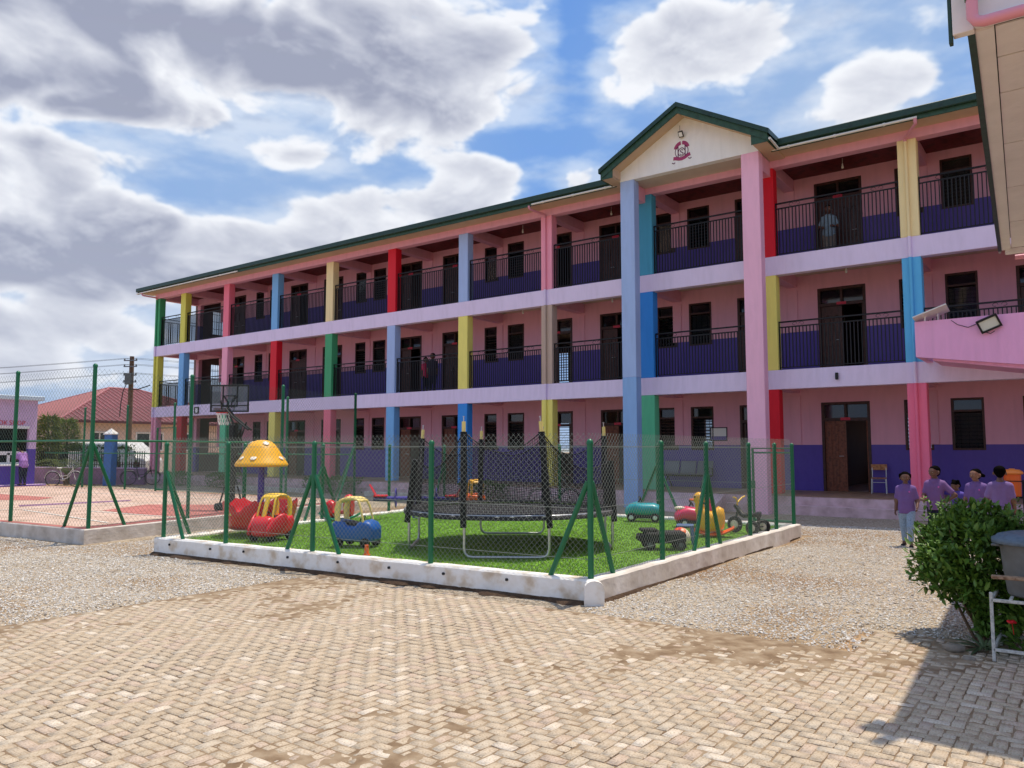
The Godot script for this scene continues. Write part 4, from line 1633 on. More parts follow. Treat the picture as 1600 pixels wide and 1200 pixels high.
func build_play_fence(inner: Array) -> void:
	var f := thing("play_fence", "green posts and woven wire fence round the grass play area", "fence")
	var mid := []
	var corners := [KL, KN, KR, KB]
	for i in 4:
		mid.append(corners[i].lerp(inner[i], 0.5))
	var y0 := 0.24
	var H := 1.49
	for i in 4:
		var a: Vector2 = mid[i]
		var b: Vector2 = mid[(i + 1) % 4]
		var end := b
		var start := a
		if i == 1:
			end = a.lerp(b, 0.985)
		if i == 2:
			start = a.lerp(b, 0.1)
		var m := MB.new()
		chain(m, V(start.x, 0.26, start.y), V(end.x, 0.26, end.y), 0.26, 1.83, 0.07, 0.0016 if i < 2 else 0.0012)
		obj("wire_mesh", m, M.wire, f)
		m = MB.new()
		for yy in [0.45, 1.0, 1.68]:
			m.tube(V(start.x, yy, start.y), V(end.x, yy, end.y), 0.003, -1, 5, false)
		obj("line_wire", m, M.wire, f)
	# posts: corners and in between, with slanting braces at the stronger ones
	var sides := [[0, [0.0, 0.2, 0.44, 0.71, 1.0], [0.0, 0.44, 1.0]], [1, [0.24, 0.44, 0.68, 0.86], [0.0, 0.44]], [2, [0.0, 0.32, 0.6], [0.32]], [3, [0.0, 0.28, 0.55, 0.8], [0.0, 0.55, 1.0]]]
	for s in sides:
		var a: Vector2 = mid[s[0]]
		var b: Vector2 = mid[(s[0] + 1) % 4]
		for t in s[1]:
			fence_post(f, on(a, b, t, y0), H)
		var L := a.distance_to(b)
		for t in s[2]:
			for sd in [-1, 1]:
				var tt: float = t + sd * 0.5 / L
				if tt > -0.001 and tt < 1.001:
					fence_brace(f, on(a, b, tt, y0), on(a, b, t + sd * 0.03 / L, y0 + 1.05))
	# gate at the far corner
	var g := thing("play_gate", "green tube gate with wire mesh at the play area corner", "gate", V(33.15, 0.24, 6.05))
	var m := MB.new()
	m.path([V(0, 0, 0), V(0, 1.42, 0), V(0.74, 1.42, 0), V(0.74, 0, 0)], 0.028, 8)
	m.tube(V(0, 0.05, 0), V(0.74, 0.05, 0), 0.022, -1, 8)
	m.tube(V(0, 1.34, 0), V(0.74, 1.34, 0), 0.018, -1, 8)
	obj("gate_frame", m, M.post_green, g)
	m = MB.new()
	chain(m, V(0, 0.06, 0), V(0.74, 0.06, 0), 0.06, 1.38)
	obj("wire_mesh", m, M.wire, g)
	m = MB.new()
	m.bbox(V(-0.02, 0.65, 0.02), V(0.05, 0.8, 0.06), 0.006)
	obj("latch", m, M.post_green, g)

func build_trampoline() -> void:
	var C := V(31.31, 0.2, 11.48)
	var R := 1.58
	var t := thing("trampoline", "round black trampoline with a low safety net on steel legs", "trampoline", C)
	var ang := []
	for p in [[31.69, 13.04], [32.6, 12.37], [32.81, 11.09], [32.21, 10.18], [30.88, 9.9], [29.985, 10.56], [29.8, 11.84], [30.5, 12.87]]:
		ang.append(atan2(p[1] - C.z, p[0] - C.x))
	var at := func(a: float, r: float, y: float) -> Vector3:
		return V(cos(a) * r, y, sin(a) * r)
	var RH := 0.56
	var m := MB.new()
	var pts := []
	for i in 48:
		pts.append(at.call(TAU * i / 48.0, R, RH))
	m.path(pts, 0.022, 8, false, true)
	obj("rim", m, M.steel, t)
	# mat, slightly sagging
	m = MB.new()
	m.lathe([Vector2(0.0, RH - 0.07), Vector2(0.5, RH - 0.06), Vector2(1.0, RH - 0.04), Vector2(1.36, RH - 0.015), Vector2(1.36, RH - 0.022), Vector2(0.0, RH - 0.08)], Vector3.ZERO, 48)
	obj("mat", m, M.mat_black, t)
	m = MB.new()
	for i in 72:
		var a := TAU * i / 72.0
		m.tube(at.call(a, 1.35, RH - 0.018), at.call(a, R, RH), 0.008, -1, 5, false)
	obj("springs", m, M.steel, t).set_meta("kind", "stuff")
	# tattered padding over part of the springs
	m = MB.new()
	m.lathe([Vector2(1.33, RH + 0.0), Vector2(1.36, RH + 0.025), Vector2(1.52, RH + 0.03), Vector2(1.6, RH + 0.01), Vector2(1.605, RH - 0.05)], Vector3.ZERO, 64)
	var pad := obj("padding", m, M.mat_black, t)
	# legs: four bent tubes
	for k in 4:
		var a0: float = ang[k * 2]
		var a1: float = ang[k * 2 + 1]
		var p0: Vector3 = at.call(a0, R, RH)
		var p1: Vector3 = at.call(a1, R, RH)
		var q0 := V(p0.x, 0.025, p0.z)
		var q1 := V(p1.x, 0.025, p1.z)
		var d := (q1 - q0).normalized()
		m = MB.new()
		m.path([p0, q0 + V(0, 0.11, 0), q0 + V(0, 0.05, 0) + d * 0.015, q0 + V(0, 0.012, 0) + d * 0.05, q0 + d * 0.11, q1 - d * 0.11, q1 + V(0, 0.012, 0) - d * 0.05, q1 + V(0, 0.05, 0) - d * 0.015, q1 + V(0, 0.11, 0), p1], 0.02, 8)
		obj("leg", m, M.steel, t)
	# poles in black foam with pale caps
	var tops := [1.86, 1.86, 1.46, 1.84, 1.80, 1.80, 1.80, 1.48]
	var net_top := []
	for k in 8:
		var a: float = ang[k]
		var lean: float = [0.02, 0.06, -0.04, 0.03, 0.0, 0.0, 0.02, -0.1][k]
		var b0: Vector3 = at.call(a, R + 0.03, RH - 0.15)
		var b1: Vector3 = at.call(a + lean, R - 0.03, tops[k] - 0.18)
		m = MB.new()
		m.tube(b0, b1, 0.042, 0.046, 10)
		var po := obj("net_pole", m, M.net, t)
		if tops[k] > 1.6:
			m = MB.new()
			var up := (b1 - b0).normalized()
			m.tube(b1 - up * 0.01, b1 + up * 0.14, 0.026, -1, 10)
			obj("cap", m, M.plastic_pale, po)
			m = MB.new()
			m.tube(b1 + up * 0.14, b1 + up * 0.2, 0.008, -1, 6)
			m.tube(b1 + up * 0.2, b1 + up * 0.212, 0.014, -1, 6)
			obj("screw", m, M.steel, po)
		net_top.append(b1)
	# sagging net between the poles, drawn as open threads
	for k in 8:
		var k2 := (k + 1) % 8
		m = MB.new()
		var a0: float = ang[k]
		var a1: float = ang[k2]
		if a1 - a0 > PI:
			a1 -= TAU
		if a0 - a1 > PI:
			a1 += TAU
		var n := 34
		var top_row := []
		var bot_row := []
		for i in n + 1:
			var u := float(i) / n
			var a := lerpf(a0, a1, u)
			var sag := 0.28 * sin(PI * u)
			var p: Vector3 = net_top[k].lerp(net_top[k2], u)
			top_row.append(V(p.x, p.y - sag, p.z))
			bot_row.append(at.call(a, R - 0.06, RH + 0.02))
		for i in n:
			m.tube(bot_row[i], top_row[i], 0.0034, -1, 3, false)
		for j in range(1, 26):
			var v := j / 26.0
			for i in range(0, n, 4):
				var i2: int = mini(i + 4, n)
				m.tube(bot_row[i].lerp(top_row[i], v), bot_row[i2].lerp(top_row[i2], v), 0.0034, -1, 3, false)
		m.path(top_row, 0.008, 5)
		obj("net", m, M.net, t)

# ---------------------------------------------------------------- toys
func sup(x: float, cy: float, hw: float, hh: float, p := 3.0, n := 18, cz := 0.0) -> Array:
	# a rounded rectangle in the plane x = const
	var o := []
	for i in n:
		var a := TAU * i / n
		var c := cos(a)
		var s := sin(a)
		o.append(V(x, cy + hh * signf(s) * pow(absf(s), 2.0 / p), cz + hw * signf(c) * pow(absf(c), 2.0 / p)))
	return o

func loft(m: MB, rings: Array, cap := true) -> void:
	var R := rings.size()
	var n: int = rings[0].size()
	var cen := []
	for r in rings:
		var c := Vector3.ZERO
		for p in r:
			c += p
		cen.append(c / n)
	var nr := []
	for i in R:
		var row := []
		for k in n:
			var du: Vector3 = rings[mini(i + 1, R - 1)][k] - rings[maxi(i - 1, 0)][k]
			var dv: Vector3 = rings[i][(k + 1) % n] - rings[i][(k + n - 1) % n]
			var g := du.cross(dv)
			if g.dot(rings[i][k] - cen[i]) < 0.0:
				g = -g
			if g.length() < 1e-9:
				g = rings[i][k] - cen[i]
			row.append(g.normalized())
		nr.append(row)
	for i in R - 1:
		for k in n:
			var l := (k + 1) % n
			m.tri(rings[i][k], rings[i][l], rings[i + 1][l], nr[i][k], nr[i][l], nr[i + 1][l])
			m.tri(rings[i][k], rings[i + 1][l], rings[i + 1][k], nr[i][k], nr[i + 1][l], nr[i + 1][k])
	if cap:
		for e in [0, R - 1]:
			var o: Vector3 = cen[0] - cen[1] if e == 0 else cen[R - 1] - cen[R - 2]
			for k in n:
				m.flat(cen[e], rings[e][k], rings[e][(k + 1) % n], o)

func toy_wheel(parent: Node, at: Vector3, r: float, w: float, tyre: Material, hub: Material, axis_turn := 0.0) -> void:
	var wn := part_node("wheel", parent, at)
	wn.rotation.y = axis_turn
	var m := MB.new()
	m.xf = Transform3D(Basis(Vector3(1, 0, 0), PI / 2), Vector3.ZERO)
	m.lathe([Vector2(r * 0.55, -w * 0.5), Vector2(r * 0.92, -w * 0.5), Vector2(r, -w * 0.3), Vector2(r, w * 0.3), Vector2(r * 0.92, w * 0.5), Vector2(r * 0.55, w * 0.5)], Vector3.ZERO, 18)
	obj("tyre", m, tyre, wn)
	m = MB.new()
	m.xf = Transform3D(Basis(Vector3(1, 0, 0), PI / 2), Vector3.ZERO)
	m.lathe([Vector2(0.0, -w * 0.42), Vector2(r * 0.3, -w * 0.45), Vector2(r * 0.56, -w * 0.4), Vector2(r * 0.56, w * 0.4), Vector2(r * 0.3, w * 0.45), Vector2(0.0, w * 0.42)], Vector3.ZERO, 14)
	obj("hub", m, hub, wn)

func coupe(called: String, label: String, at: Vector3, turn: float, body: Material, roof: Material, fenders: bool) -> void:
	# child's foot-to-floor car: x forward
	var t := thing(called, label, "toy car", at, turn, "roofed toy cars on the turf")
	t.scale = Vector3.ONE * 0.9
	var m := MB.new()
	var rings := []
	for s in [[-0.38, 0.25, 0.14, 0.1], [-0.37, 0.255, 0.19, 0.15], [-0.32, 0.265, 0.215, 0.175], [-0.14, 0.25, 0.22, 0.165], [-0.1, 0.225, 0.22, 0.135], [0.06, 0.22, 0.22, 0.13], [0.1, 0.245, 0.22, 0.16], [0.22, 0.265, 0.21, 0.18], [0.31, 0.25, 0.19, 0.165], [0.365, 0.225, 0.16, 0.12], [0.38, 0.215, 0.12, 0.08]]:
		rings.append(sup(s[0], s[1], s[2], s[3], 4.5, 26))
	loft(m, rings)
	obj("body", m, body, t)
	if fenders:
		# flared fenders and the scalloped bonnet edge
		for sd in [-1, 1]:
			m = MB.new()
			rings = []
			for s in [[0.0, 0.36, 0.012, 0.08], [0.06, 0.35, 0.028, 0.14], [0.16, 0.29, 0.04, 0.17], [0.26, 0.25, 0.042, 0.15], [0.35, 0.2, 0.035, 0.1], [0.4, 0.17, 0.012, 0.05]]:
				rings.append(sup(s[0], s[1], s[2], s[3], 2.4, 14, sd * (0.2 + maxf(0.0, 0.12 - s[0] * 0.35))))
			loft(m, rings)
			obj("fender", m, body, t)
	m = MB.new()
	m.xf = Transform3D(Basis(Vector3(0, 0, 1), deg_to_rad(-12)), Vector3.ZERO)
	m.bbox(V(-0.28, 0.335, -0.15), V(0.08, 0.375, 0.15), 0.01)
	m.xf = Transform3D.IDENTITY
	m.bbox(V(-0.12, 0.33, -0.14), V(0.07, 0.386, 0.14), 0.02)
	obj("cockpit", m, M.black, t)
	# roof: shell plus four posts, the rear ones broad
	m = MB.new()
	rings = []
	for s in [[-0.30, 0.72, 0.10, 0.02], [-0.27, 0.745, 0.15, 0.035], [-0.15, 0.785, 0.175, 0.035], [0.0, 0.79, 0.172, 0.03], [0.09, 0.765, 0.15, 0.026], [0.12, 0.745, 0.11, 0.014]]:
		rings.append(sup(s[0], s[1], s[2], s[3], 2.8))
	loft(m, rings)
	for sd in [-1, 1]:
		m.path([V(0.09, 0.76, sd * 0.14), V(0.14, 0.66, sd * 0.155), V(0.19, 0.48, sd * 0.165), V(0.21, 0.36, sd * 0.165)], [0.022, 0.018, 0.018, 0.024], 8)
		var a := []
		for s in [[0.74, -0.26, 0.05], [0.62, -0.29, 0.06], [0.48, -0.29, 0.05], [0.34, -0.27, 0.06]]:
			var r := []
			for i in 12:
				var th := TAU * i / 12.0
				r.append(V(s[1] + cos(th) * s[2], s[0], sd * 0.145 + sin(th) * 0.028))
			a.append(r)
		loft(m, a)
	if fenders:
		m.path([V(0.11, 0.76, 0.0), V(0.17, 0.62, 0.0), V(0.22, 0.46, 0.0), V(0.24, 0.38, 0.0)], [0.045, 0.04, 0.04, 0.046], 10)
	obj("roof", m, roof, t)
	m = MB.new()
	var sw := []
	for i in 16:
		var th := TAU * i / 16.0
		sw.append(V(0.1 + 0.03 * sin(th), 0.45 + 0.055 * sin(th), 0.065 * cos(th)))
	m.path(sw, 0.011, 6, false, true)
	m.tube(V(0.1, 0.45, 0), V(0.15, 0.36, 0), 0.014)
	obj("steering_wheel", m, M.black, t)
	for sx in [-0.24, 0.25]:
		for sd in [-1, 1]:
			toy_wheel(t, V(sx, 0.082, sd * 0.185), 0.082, 0.07, M.rubber, M.black)

func build_toys() -> void:
	var Y := 0.205
	coupe("toy_car", "red toy car with a yellow roof beside the mushroom seat", V(27.88, Y, 13.22), deg_to_rad(-76), M.plastic_red, M.plastic_yellow, true)
	coupe("toy_car", "blue toy car with a pale yellow roof behind the front fence", V(29.55, Y, 12.95), deg_to_rad(18), M.plastic_blue, M.plastic_pale, false)
	coupe("toy_car", "orange toy car with an amber roof behind the trampoline", V(26.7, Y, 6.65), deg_to_rad(140), M.plastic_orange, M.plastic_amber, false)
	# ---- mushroom-roofed seat
	var t := thing("mushroom_roundabout", "red tub seat with a purple post under a spotted yellow mushroom roof", "roundabout", V(27.05, Y, 12.85))
	var m := MB.new()
	m.lathe([Vector2(0.0, 0.0), Vector2(0.18, 0.0), Vector2(0.22, 0.06), Vector2(0.1, 0.1)], Vector3.ZERO, 20)
	obj("base", m, M.black, t)
	m = MB.new()
	# tub with a petal rim
	var rings := []
	var prof := [[0.0, 0.12], [0.3, 0.1], [0.48, 0.12], [0.535, 0.2], [0.56, 0.36], [0.585, 0.52], [0.6, 0.62], [0.575, 0.62], [0.55, 0.5], [0.5, 0.26], [0.0, 0.24]]
	for p in prof:
		var r := []
		for i in 48:
			var a := TAU * i / 48.0
			var lobe := absf(sin(a * 2.5))
			var dip := 0.2 * pow(1.0 - lobe, 1.3) + 0.05 * absf(cos(a * 10.0)) if p[1] > 0.45 else 0.0
			var rr: float = p[0] * (1.0 + 0.035 * (absf(sin(a * 5.0)) - 0.5) * (1.0 if p[0] > 0.4 else 0.0))
			r.append(V(cos(a) * maxf(rr, 0.001), p[1] - dip, sin(a) * maxf(rr, 0.001)))
		rings.append(r)
	loft(m, rings, false)
	obj("tub", m, M.plastic_red, t)
	m = MB.new()
	for i in 10:
		var a := TAU * (i + 0.5) / 10.0
		m.ell(V(cos(a) * 0.562, 0.38 + 0.06 * (i % 2), sin(a) * 0.562), V(0.028, 0.028, 0.028), 8, 6)
	obj("spot", m, M.plastic_pale, t)
	m = MB.new()
	m.tube(V(0, 0.1, 0), V(0, 1.25, 0), 0.06, 0.052, 14)
	obj("post", m, M.plastic_purple, t)
	m = MB.new()
	m.lathe([Vector2(0.0, 1.6), Vector2(0.08, 1.595), Vector2(0.155, 1.57), Vector2(0.225, 1.51), Vector2(0.275, 1.44), Vector2(0.32, 1.36), Vector2(0.37, 1.28), Vector2(0.42, 1.22), Vector2(0.44, 1.18), Vector2(0.43, 1.15), Vector2(0.34, 1.155), Vector2(0.17, 1.18), Vector2(0.0, 1.2)], Vector3.ZERO, 32)
	obj("mushroom_roof", m, M.plastic_amber, t)
	m = MB.new()
	for i in 9:
		var a := TAU * i / 9.0 + 0.3
		var hi := i % 3 == 0
		var rr := 0.195 if hi else 0.362
		var yy := 1.542 if hi else 1.295
		m.xf = Transform3D(Basis(Quaternion(Vector3.UP, V(cos(a) * 0.75, 1.0, sin(a) * 0.75).normalized())), V(cos(a) * rr, yy, sin(a) * rr))
		m.ell(Vector3.ZERO, V(0.055, 0.012, 0.055), 12, 6)
	obj("roof_spot", m, M.spot_cream, t)
	# ---- seesaw on a spring
	t = thing("seesaw", "purple spring seesaw with two red seats and hand loops", "seesaw", V(27.1, Y, 9.2), deg_to_rad(36))
	m = MB.new()
	m.tube(V(-0.8, 0.42, 0), V(0.95, 0.42, 0), 0.05, -1, 12)
	obj("beam", m, M.plastic_purple, t)
	m = MB.new()
	var sp := []
	for i in 60:
		var a := i * 0.62
		sp.append(V(0.08 + cos(a) * 0.07, 0.02 + 0.36 * i / 59.0, sin(a) * 0.07))
	m.path(sp, 0.012, 5)
	obj("spring", m, M.plastic_purple, t)
	for sd in [-1, 1]:
		var bx: float = -0.66 if sd < 0 else 0.82
		m = MB.new()
		m.bbox(V(bx - 0.14, 0.46, -0.11), V(bx + 0.14, 0.5, 0.11), 0.015)
		var back := []
		for i in 6:
			var u := i / 5.0
			back.append(sup(bx + sd * (0.1 + 0.12 * u), 0.5 + 0.2 * u, 0.11 * (1.0 - 0.3 * u * u), 0.022, 2.2, 12))
		loft(m, back)
		obj("seat", m, M.plastic_red, t)
		m = MB.new()
		var lp := []
		for i in 12:
			var a := TAU * i / 12.0
			lp.append(V(bx - sd * 0.32, 0.44 + 0.19 * sin(a), 0.11 * cos(a)))
		m.path(lp, 0.013, 6, false, true)
		obj("hand_loop", m, M.plastic_purple, t)
	# ---- red rocker on a green tray
	t = thing("rocking_toy", "small red rocker on a curved green base by the court kerb", "rocking toy", V(26.15, Y, 10.3), deg_to_rad(30))
	m = MB.new()
	rings = []
	for i in 9:
		var u := i / 8.0 * 2.0 - 1.0
		rings.append(sup(u * 0.42, 0.03 + 0.12 * pow(absf(u), 2.2), 0.15 * (1.05 - 0.4 * u * u), 0.025, 2.6, 14))
	loft(m, rings)
	obj("base", m, M.plastic_green, t)
	m = MB.new()
	for s in [[-0.2, 0.36, 0.03], [0.18, 0.48, 0.05]]:
		rings = []
		for i in 5:
			var u := i / 4.0
			rings.append(sup(s[0] + (u - 0.5) * 0.16, 0.05 + s[1] * 0.5, 0.12, s[1] * (0.42 + 0.1 * sin(PI * u)), 2.6, 14))
		loft(m, rings)
	m.bbox(V(-0.16, 0.14, -0.11), V(0.16, 0.2, 0.11), 0.03)
	obj("body", m, M.plastic_red, t)
	# ---- ride-on cars without roofs
	for c in [["ride_on_car", "teal ride-on toy car parked near the lilac column", V(31.15, Y, 6.75), deg_to_rad(200), M.plastic_teal, false], ["ride_on_car", "pink ride-on toy car with a pale grille and high back", V(32.45, Y, 7.25), deg_to_rad(215), M.plastic_pink, true]]:
		t = thing(c[0], c[1], "toy car", c[2], c[3], "ride-on toy cars")
		m = MB.new()
		rings = []
		for s in [[-0.36, 0.2, 0.10, 0.06], [-0.34, 0.22, 0.17, 0.1], [-0.2, 0.24, 0.2, 0.13], [0.0, 0.235, 0.205, 0.13], [0.15, 0.25, 0.2, 0.14], [0.28, 0.23, 0.18, 0.12], [0.35, 0.19, 0.14, 0.08], [0.37, 0.18, 0.08, 0.04]]:
			rings.append(sup(s[0], s[1], s[2], s[3], 2.4))
		loft(m, rings)
		obj("body", m, c[4], t)
		if c[5]:
			m = MB.new()
			var arch := []
			for i in 9:
				var a := PI * i / 8.0
				arch.append(V(-0.26 - 0.05 * sin(a), 0.26 + 0.24 * sin(a), 0.17 * cos(a)))
			m.path(arch, 0.04, 8)
			m.bbox(V(-0.3, 0.22, -0.15), V(-0.24, 0.44, 0.15), 0.02)
			obj("backrest", m, c[4], t)
			m = MB.new()
			for i in 5:
				m.ell(V(0.25 + 0.03 * (2 - absf(i - 2)), 0.35, (i - 2) * 0.05), V(0.07, 0.03, 0.018), 8, 6)
			obj("grille", m, M.spot_cream, t)
		m = MB.new()
		var sw := []
		for i in 12:
			var a := TAU * i / 12.0
			sw.append(V(0.06 + 0.03 * sin(a), 0.44 + 0.05 * sin(a), 0.07 * cos(a)))
		m.path(sw, 0.012, 6, false, true)
		m.tube(V(0.07, 0.44, 0), V(0.12, 0.35, 0), 0.016)
		obj("steering_wheel", m, M.black, t)
		m = MB.new()
		m.bbox(V(-0.34, 0.07, -0.17), V(0.33, 0.13, 0.17), 0.02)
		obj("chassis", m, M.black, t)
		for sx in [-0.24, 0.23]:
			for sd in [-1, 1]:
				toy_wheel(t, V(sx, 0.085, sd * 0.175), 0.085, 0.06, M.rubber, M.white)
	# ---- duck rocker
	t = thing("duck_rocker", "yellow duck rocker with an orange tray base", "rocking toy", V(33.3, Y, 8.55), deg_to_rad(205))
	m = MB.new()
	rings = []
	for s in [[-0.22, 0.3, 0.04, 0.05], [-0.2, 0.3, 0.1, 0.16], [-0.12, 0.28, 0.14, 0.22], [0.0, 0.24, 0.15, 0.17], [0.12, 0.27, 0.13, 0.2], [0.19, 0.31, 0.1, 0.22], [0.24, 0.34, 0.05, 0.14]]:
		rings.append(sup(s[0], s[1], s[2], s[3], 2.2))
	loft(m, rings)
	m.ell(V(0.19, 0.62, 0), V(0.1, 0.11, 0.1), 14, 10)
	m.tube(V(0.18, 0.4, 0), V(0.19, 0.6, 0), 0.085, 0.07, 12)
	obj("body", m, M.plastic_amber, t)
	m = MB.new()
	rings = []
	for i in 9:
		var u := i / 8.0 * 2.0 - 1.0
		rings.append(sup(u * 0.36, 0.03 + 0.12 * u * u, 0.15 * (1.0 - 0.35 * u * u), 0.03, 2.4, 14))
	loft(m, rings)
	m.ell(V(0.3, 0.6, 0), V(0.06, 0.02, 0.05), 10, 6)
	obj("tray", m, M.plastic_orange, t)
	m = MB.new()
	m.tube(V(0.12, 0.55, -0.17), V(0.12, 0.55, 0.17), 0.014, -1, 8)
	for sd in [-1, 1]:
		m.ell(V(0.26, 0.65, sd * 0.06), V(0.018, 0.02, 0.014), 8, 6)
	obj("handle", m, M.black, t)
	# ---- tricycle
	t = thing("tricycle", "black tricycle with yellow handlebars and pale wheel hubs", "tricycle", V(33.62, Y, 7.75), deg_to_rad(170))
	m = MB.new()
	rings = []
	for s in [[-0.26, 0.33, 0.02, 0.03], [-0.22, 0.34, 0.1, 0.045], [-0.08, 0.31, 0.08, 0.035], [0.06, 0.3, 0.05, 0.04], [0.14, 0.36, 0.04, 0.07], [0.2, 0.44, 0.045, 0.06], [0.25, 0.46, 0.015, 0.02]]:
		rings.append(sup(s[0], s[1], s[2], s[3], 2.4, 14))
	loft(m, rings)
	m.path([V(-0.22, 0.3, 0), V(-0.2, 0.14, 0)], 0.03, 8)
	m.tube(V(-0.2, 0.12, -0.2), V(-0.2, 0.12, 0.2), 0.014, -1, 8)
	m.path([V(0.17, 0.42, 0), V(0.24, 0.14, 0)], 0.018, 8)
	obj("frame", m, M.black, t)
	m = MB.new()
	m.path([V(0.15, 0.62, -0.19), V(0.15, 0.6, -0.1), V(0.18, 0.52, 0.0), V(0.15, 0.6, 0.1), V(0.15, 0.62, 0.19)], 0.014, 8)
	m.tube(V(0.18, 0.53, 0), V(0.19, 0.4, 0), 0.014, -1, 8)
	obj("handlebar", m, M.plastic_yellow, t)
	toy_wheel(t, V(-0.2, 0.12, 0.19), 0.12, 0.05, M.rubber, M.spot_cream)
	toy_wheel(t, V(-0.2, 0.12, -0.19), 0.12, 0.05, M.rubber, M.spot_cream)
	toy_wheel(t, V(0.24, 0.14, 0.0), 0.14, 0.05, M.rubber, M.spot_cream)
	# ---- black pedal truck and a heap of soft toys behind it
	t = thing("toy_truck", "flat black toy truck by the gravel-side kerb", "toy truck", V(33.38, Y, 10.55), deg_to_rad(36))
	m = MB.new()
	m.bbox(V(-0.28, 0.1, -0.17), V(0.3, 0.26, 0.17), 0.03)
	m.bbox(V(-0.38, 0.12, -0.14), V(-0.27, 0.22, 0.14), 0.02)
	m.bbox(V(-0.34, 0.26, -0.13), V(-0.1, 0.3, 0.13), 0.01)
	obj("body", m, M.rubber, t)
	for sx in [-0.22, 0.22]:
		for sd in [-1, 1]:
			toy_wheel(t, V(sx, 0.075, sd * 0.16), 0.075, 0.05, M.rubber, M.bin_grey)
	t = thing("toy_ball", "pale beach ball with red and purple patches behind the black truck", "ball", V(33.45, Y + 0.14, 10.1))
	m = MB.new()
	m.ell(Vector3.ZERO, V(0.14, 0.14, 0.14), 18, 12)
	obj("skin", m, M.spot_cream, t)
	var pt := 0
	for c in [M.plastic_red, M.plastic_purple, M.plastic_orange]:
		m = MB.new()
		var dirv := V([-0.3, -0.75, 0.2][pt], [0.75, 0.3, 0.7][pt], [0.5, 0.5, 0.6][pt]).normalized()
		m.xf = Transform3D(Basis(Quaternion(Vector3.UP, dirv)), dirv * 0.118)
		m.lathe([Vector2(0.085, 0.0), Vector2(0.06, 0.018), Vector2(0.0, 0.027)], Vector3.ZERO, 14)
		obj("patch", m, c, t)
		pt += 1
	t = thing("toy_stool", "small blue plastic stool standing on the turf beside the ball", "stool", V(33.35, Y, 9.72), deg_to_rad(20))
	m = MB.new()
	m.bbox(V(-0.13, 0.26, -0.13), V(0.13, 0.29, 0.13), 0.01)
	obj("seat", m, M.stool_blue, t)
	for sx in [-1, 1]:
		for sd in [-1, 1]:
			m = MB.new()
			m.tube(V(sx * 0.12, 0.0, sd * 0.12), V(sx * 0.1, 0.265, sd * 0.1), 0.022, 0.026, 8)
			obj("leg", m, M.stool_blue, t)
	# ---- small orange cup on the kerb
	t = thing("marker_cone", "small orange marker cup standing just behind the white kerb", "cone", V(30.4, Y, 13.55))
	m = MB.new()
	m.lathe([Vector2(0.0, 0.0), Vector2(0.05, 0.0), Vector2(0.052, 0.012), Vector2(0.036, 0.02), Vector2(0.026, 0.13), Vector2(0.032, 0.14), Vector2(0.0, 0.14)], Vector3.ZERO, 14)
	obj("shell", m, M.plastic_orange, t)

func bicycle(label: String, at: Vector3, turn: float, frame: Material, s := 1.0, lean := 0.0) -> void:
	var t := thing("bicycle", label, "bicycle", at, turn, "")
	t.rotation.x = lean
	t.scale = Vector3.ONE * s
	for x in [-0.5, 0.5]:
		var wn := part_node("wheel", t, V(x, 0.33, 0))
		var m := MB.new()
		var c := []
		for i in 28:
			c.append(V(cos(TAU * i / 28.0) * 0.315, sin(TAU * i / 28.0) * 0.315, 0))
		m.path(c, 0.018, 6, false, true)
		obj("tyre", m, M.rubber, wn)
		m = MB.new()
		for i in 18:
			var a := TAU * i / 18.0
			m.tube(Vector3.ZERO, V(cos(a) * 0.3, sin(a) * 0.3, 0), 0.002, -1, 3, false)
		m.tube(V(0, 0, -0.04), V(0, 0, 0.04), 0.02, -1, 8)
		obj("spokes", m, M.steel, wn)
		m = MB.new()
		var g := []
		for i in 9:
			var a := lerpf(0.25, PI - 0.1, i / 8.0)
			g.append(V(x + cos(a) * 0.36, 0.33 + sin(a) * 0.36, 0))
		m.path(g, 0.014, 6)
		obj("mudguard", m, frame, t)
	var m := MB.new()
	m.path([V(0.5, 0.33, 0), V(0.4, 0.72, 0), V(0.37, 0.9, 0)], 0.016, 8)
	m.path([V(0.4, 0.7, 0), V(0.2, 0.42, 0), V(-0.05, 0.3, 0)], 0.018, 8)
	m.path([V(0.39, 0.78, 0), V(0.15, 0.5, 0), V(-0.12, 0.45, 0)], 0.014, 8)
	m.path([V(-0.05, 0.3, 0), V(-0.18, 0.78, 0)], 0.016, 8)
	m.path([V(-0.05, 0.3, 0), V(-0.5, 0.33, 0), V(-0.16, 0.66, 0)], 0.01, 6)
	obj("frame", m, frame, t)
	m = MB.new()
	m.path([V(0.28, 0.95, -0.27), V(0.36, 0.97, -0.12), V(0.37, 0.93, 0), V(0.36, 0.97, 0.12), V(0.28, 0.95, 0.27)], 0.012, 6)
	obj("handlebar", m, M.steel, t)
	m = MB.new()
	m.ell(V(-0.2, 0.82, 0), V(0.13, 0.03, 0.08), 12, 6)
	obj("saddle", m, M.white if frame == M.white else M.black, t)
	m = MB.new()
	m.box(V(-0.7, 0.66, -0.06), V(-0.3, 0.68, 0.06))
	m.tube(V(-0.05, 0.3, -0.1), V(-0.05, 0.3, 0.1), 0.05, -1, 10)
	obj("carrier", m, M.steel, t)

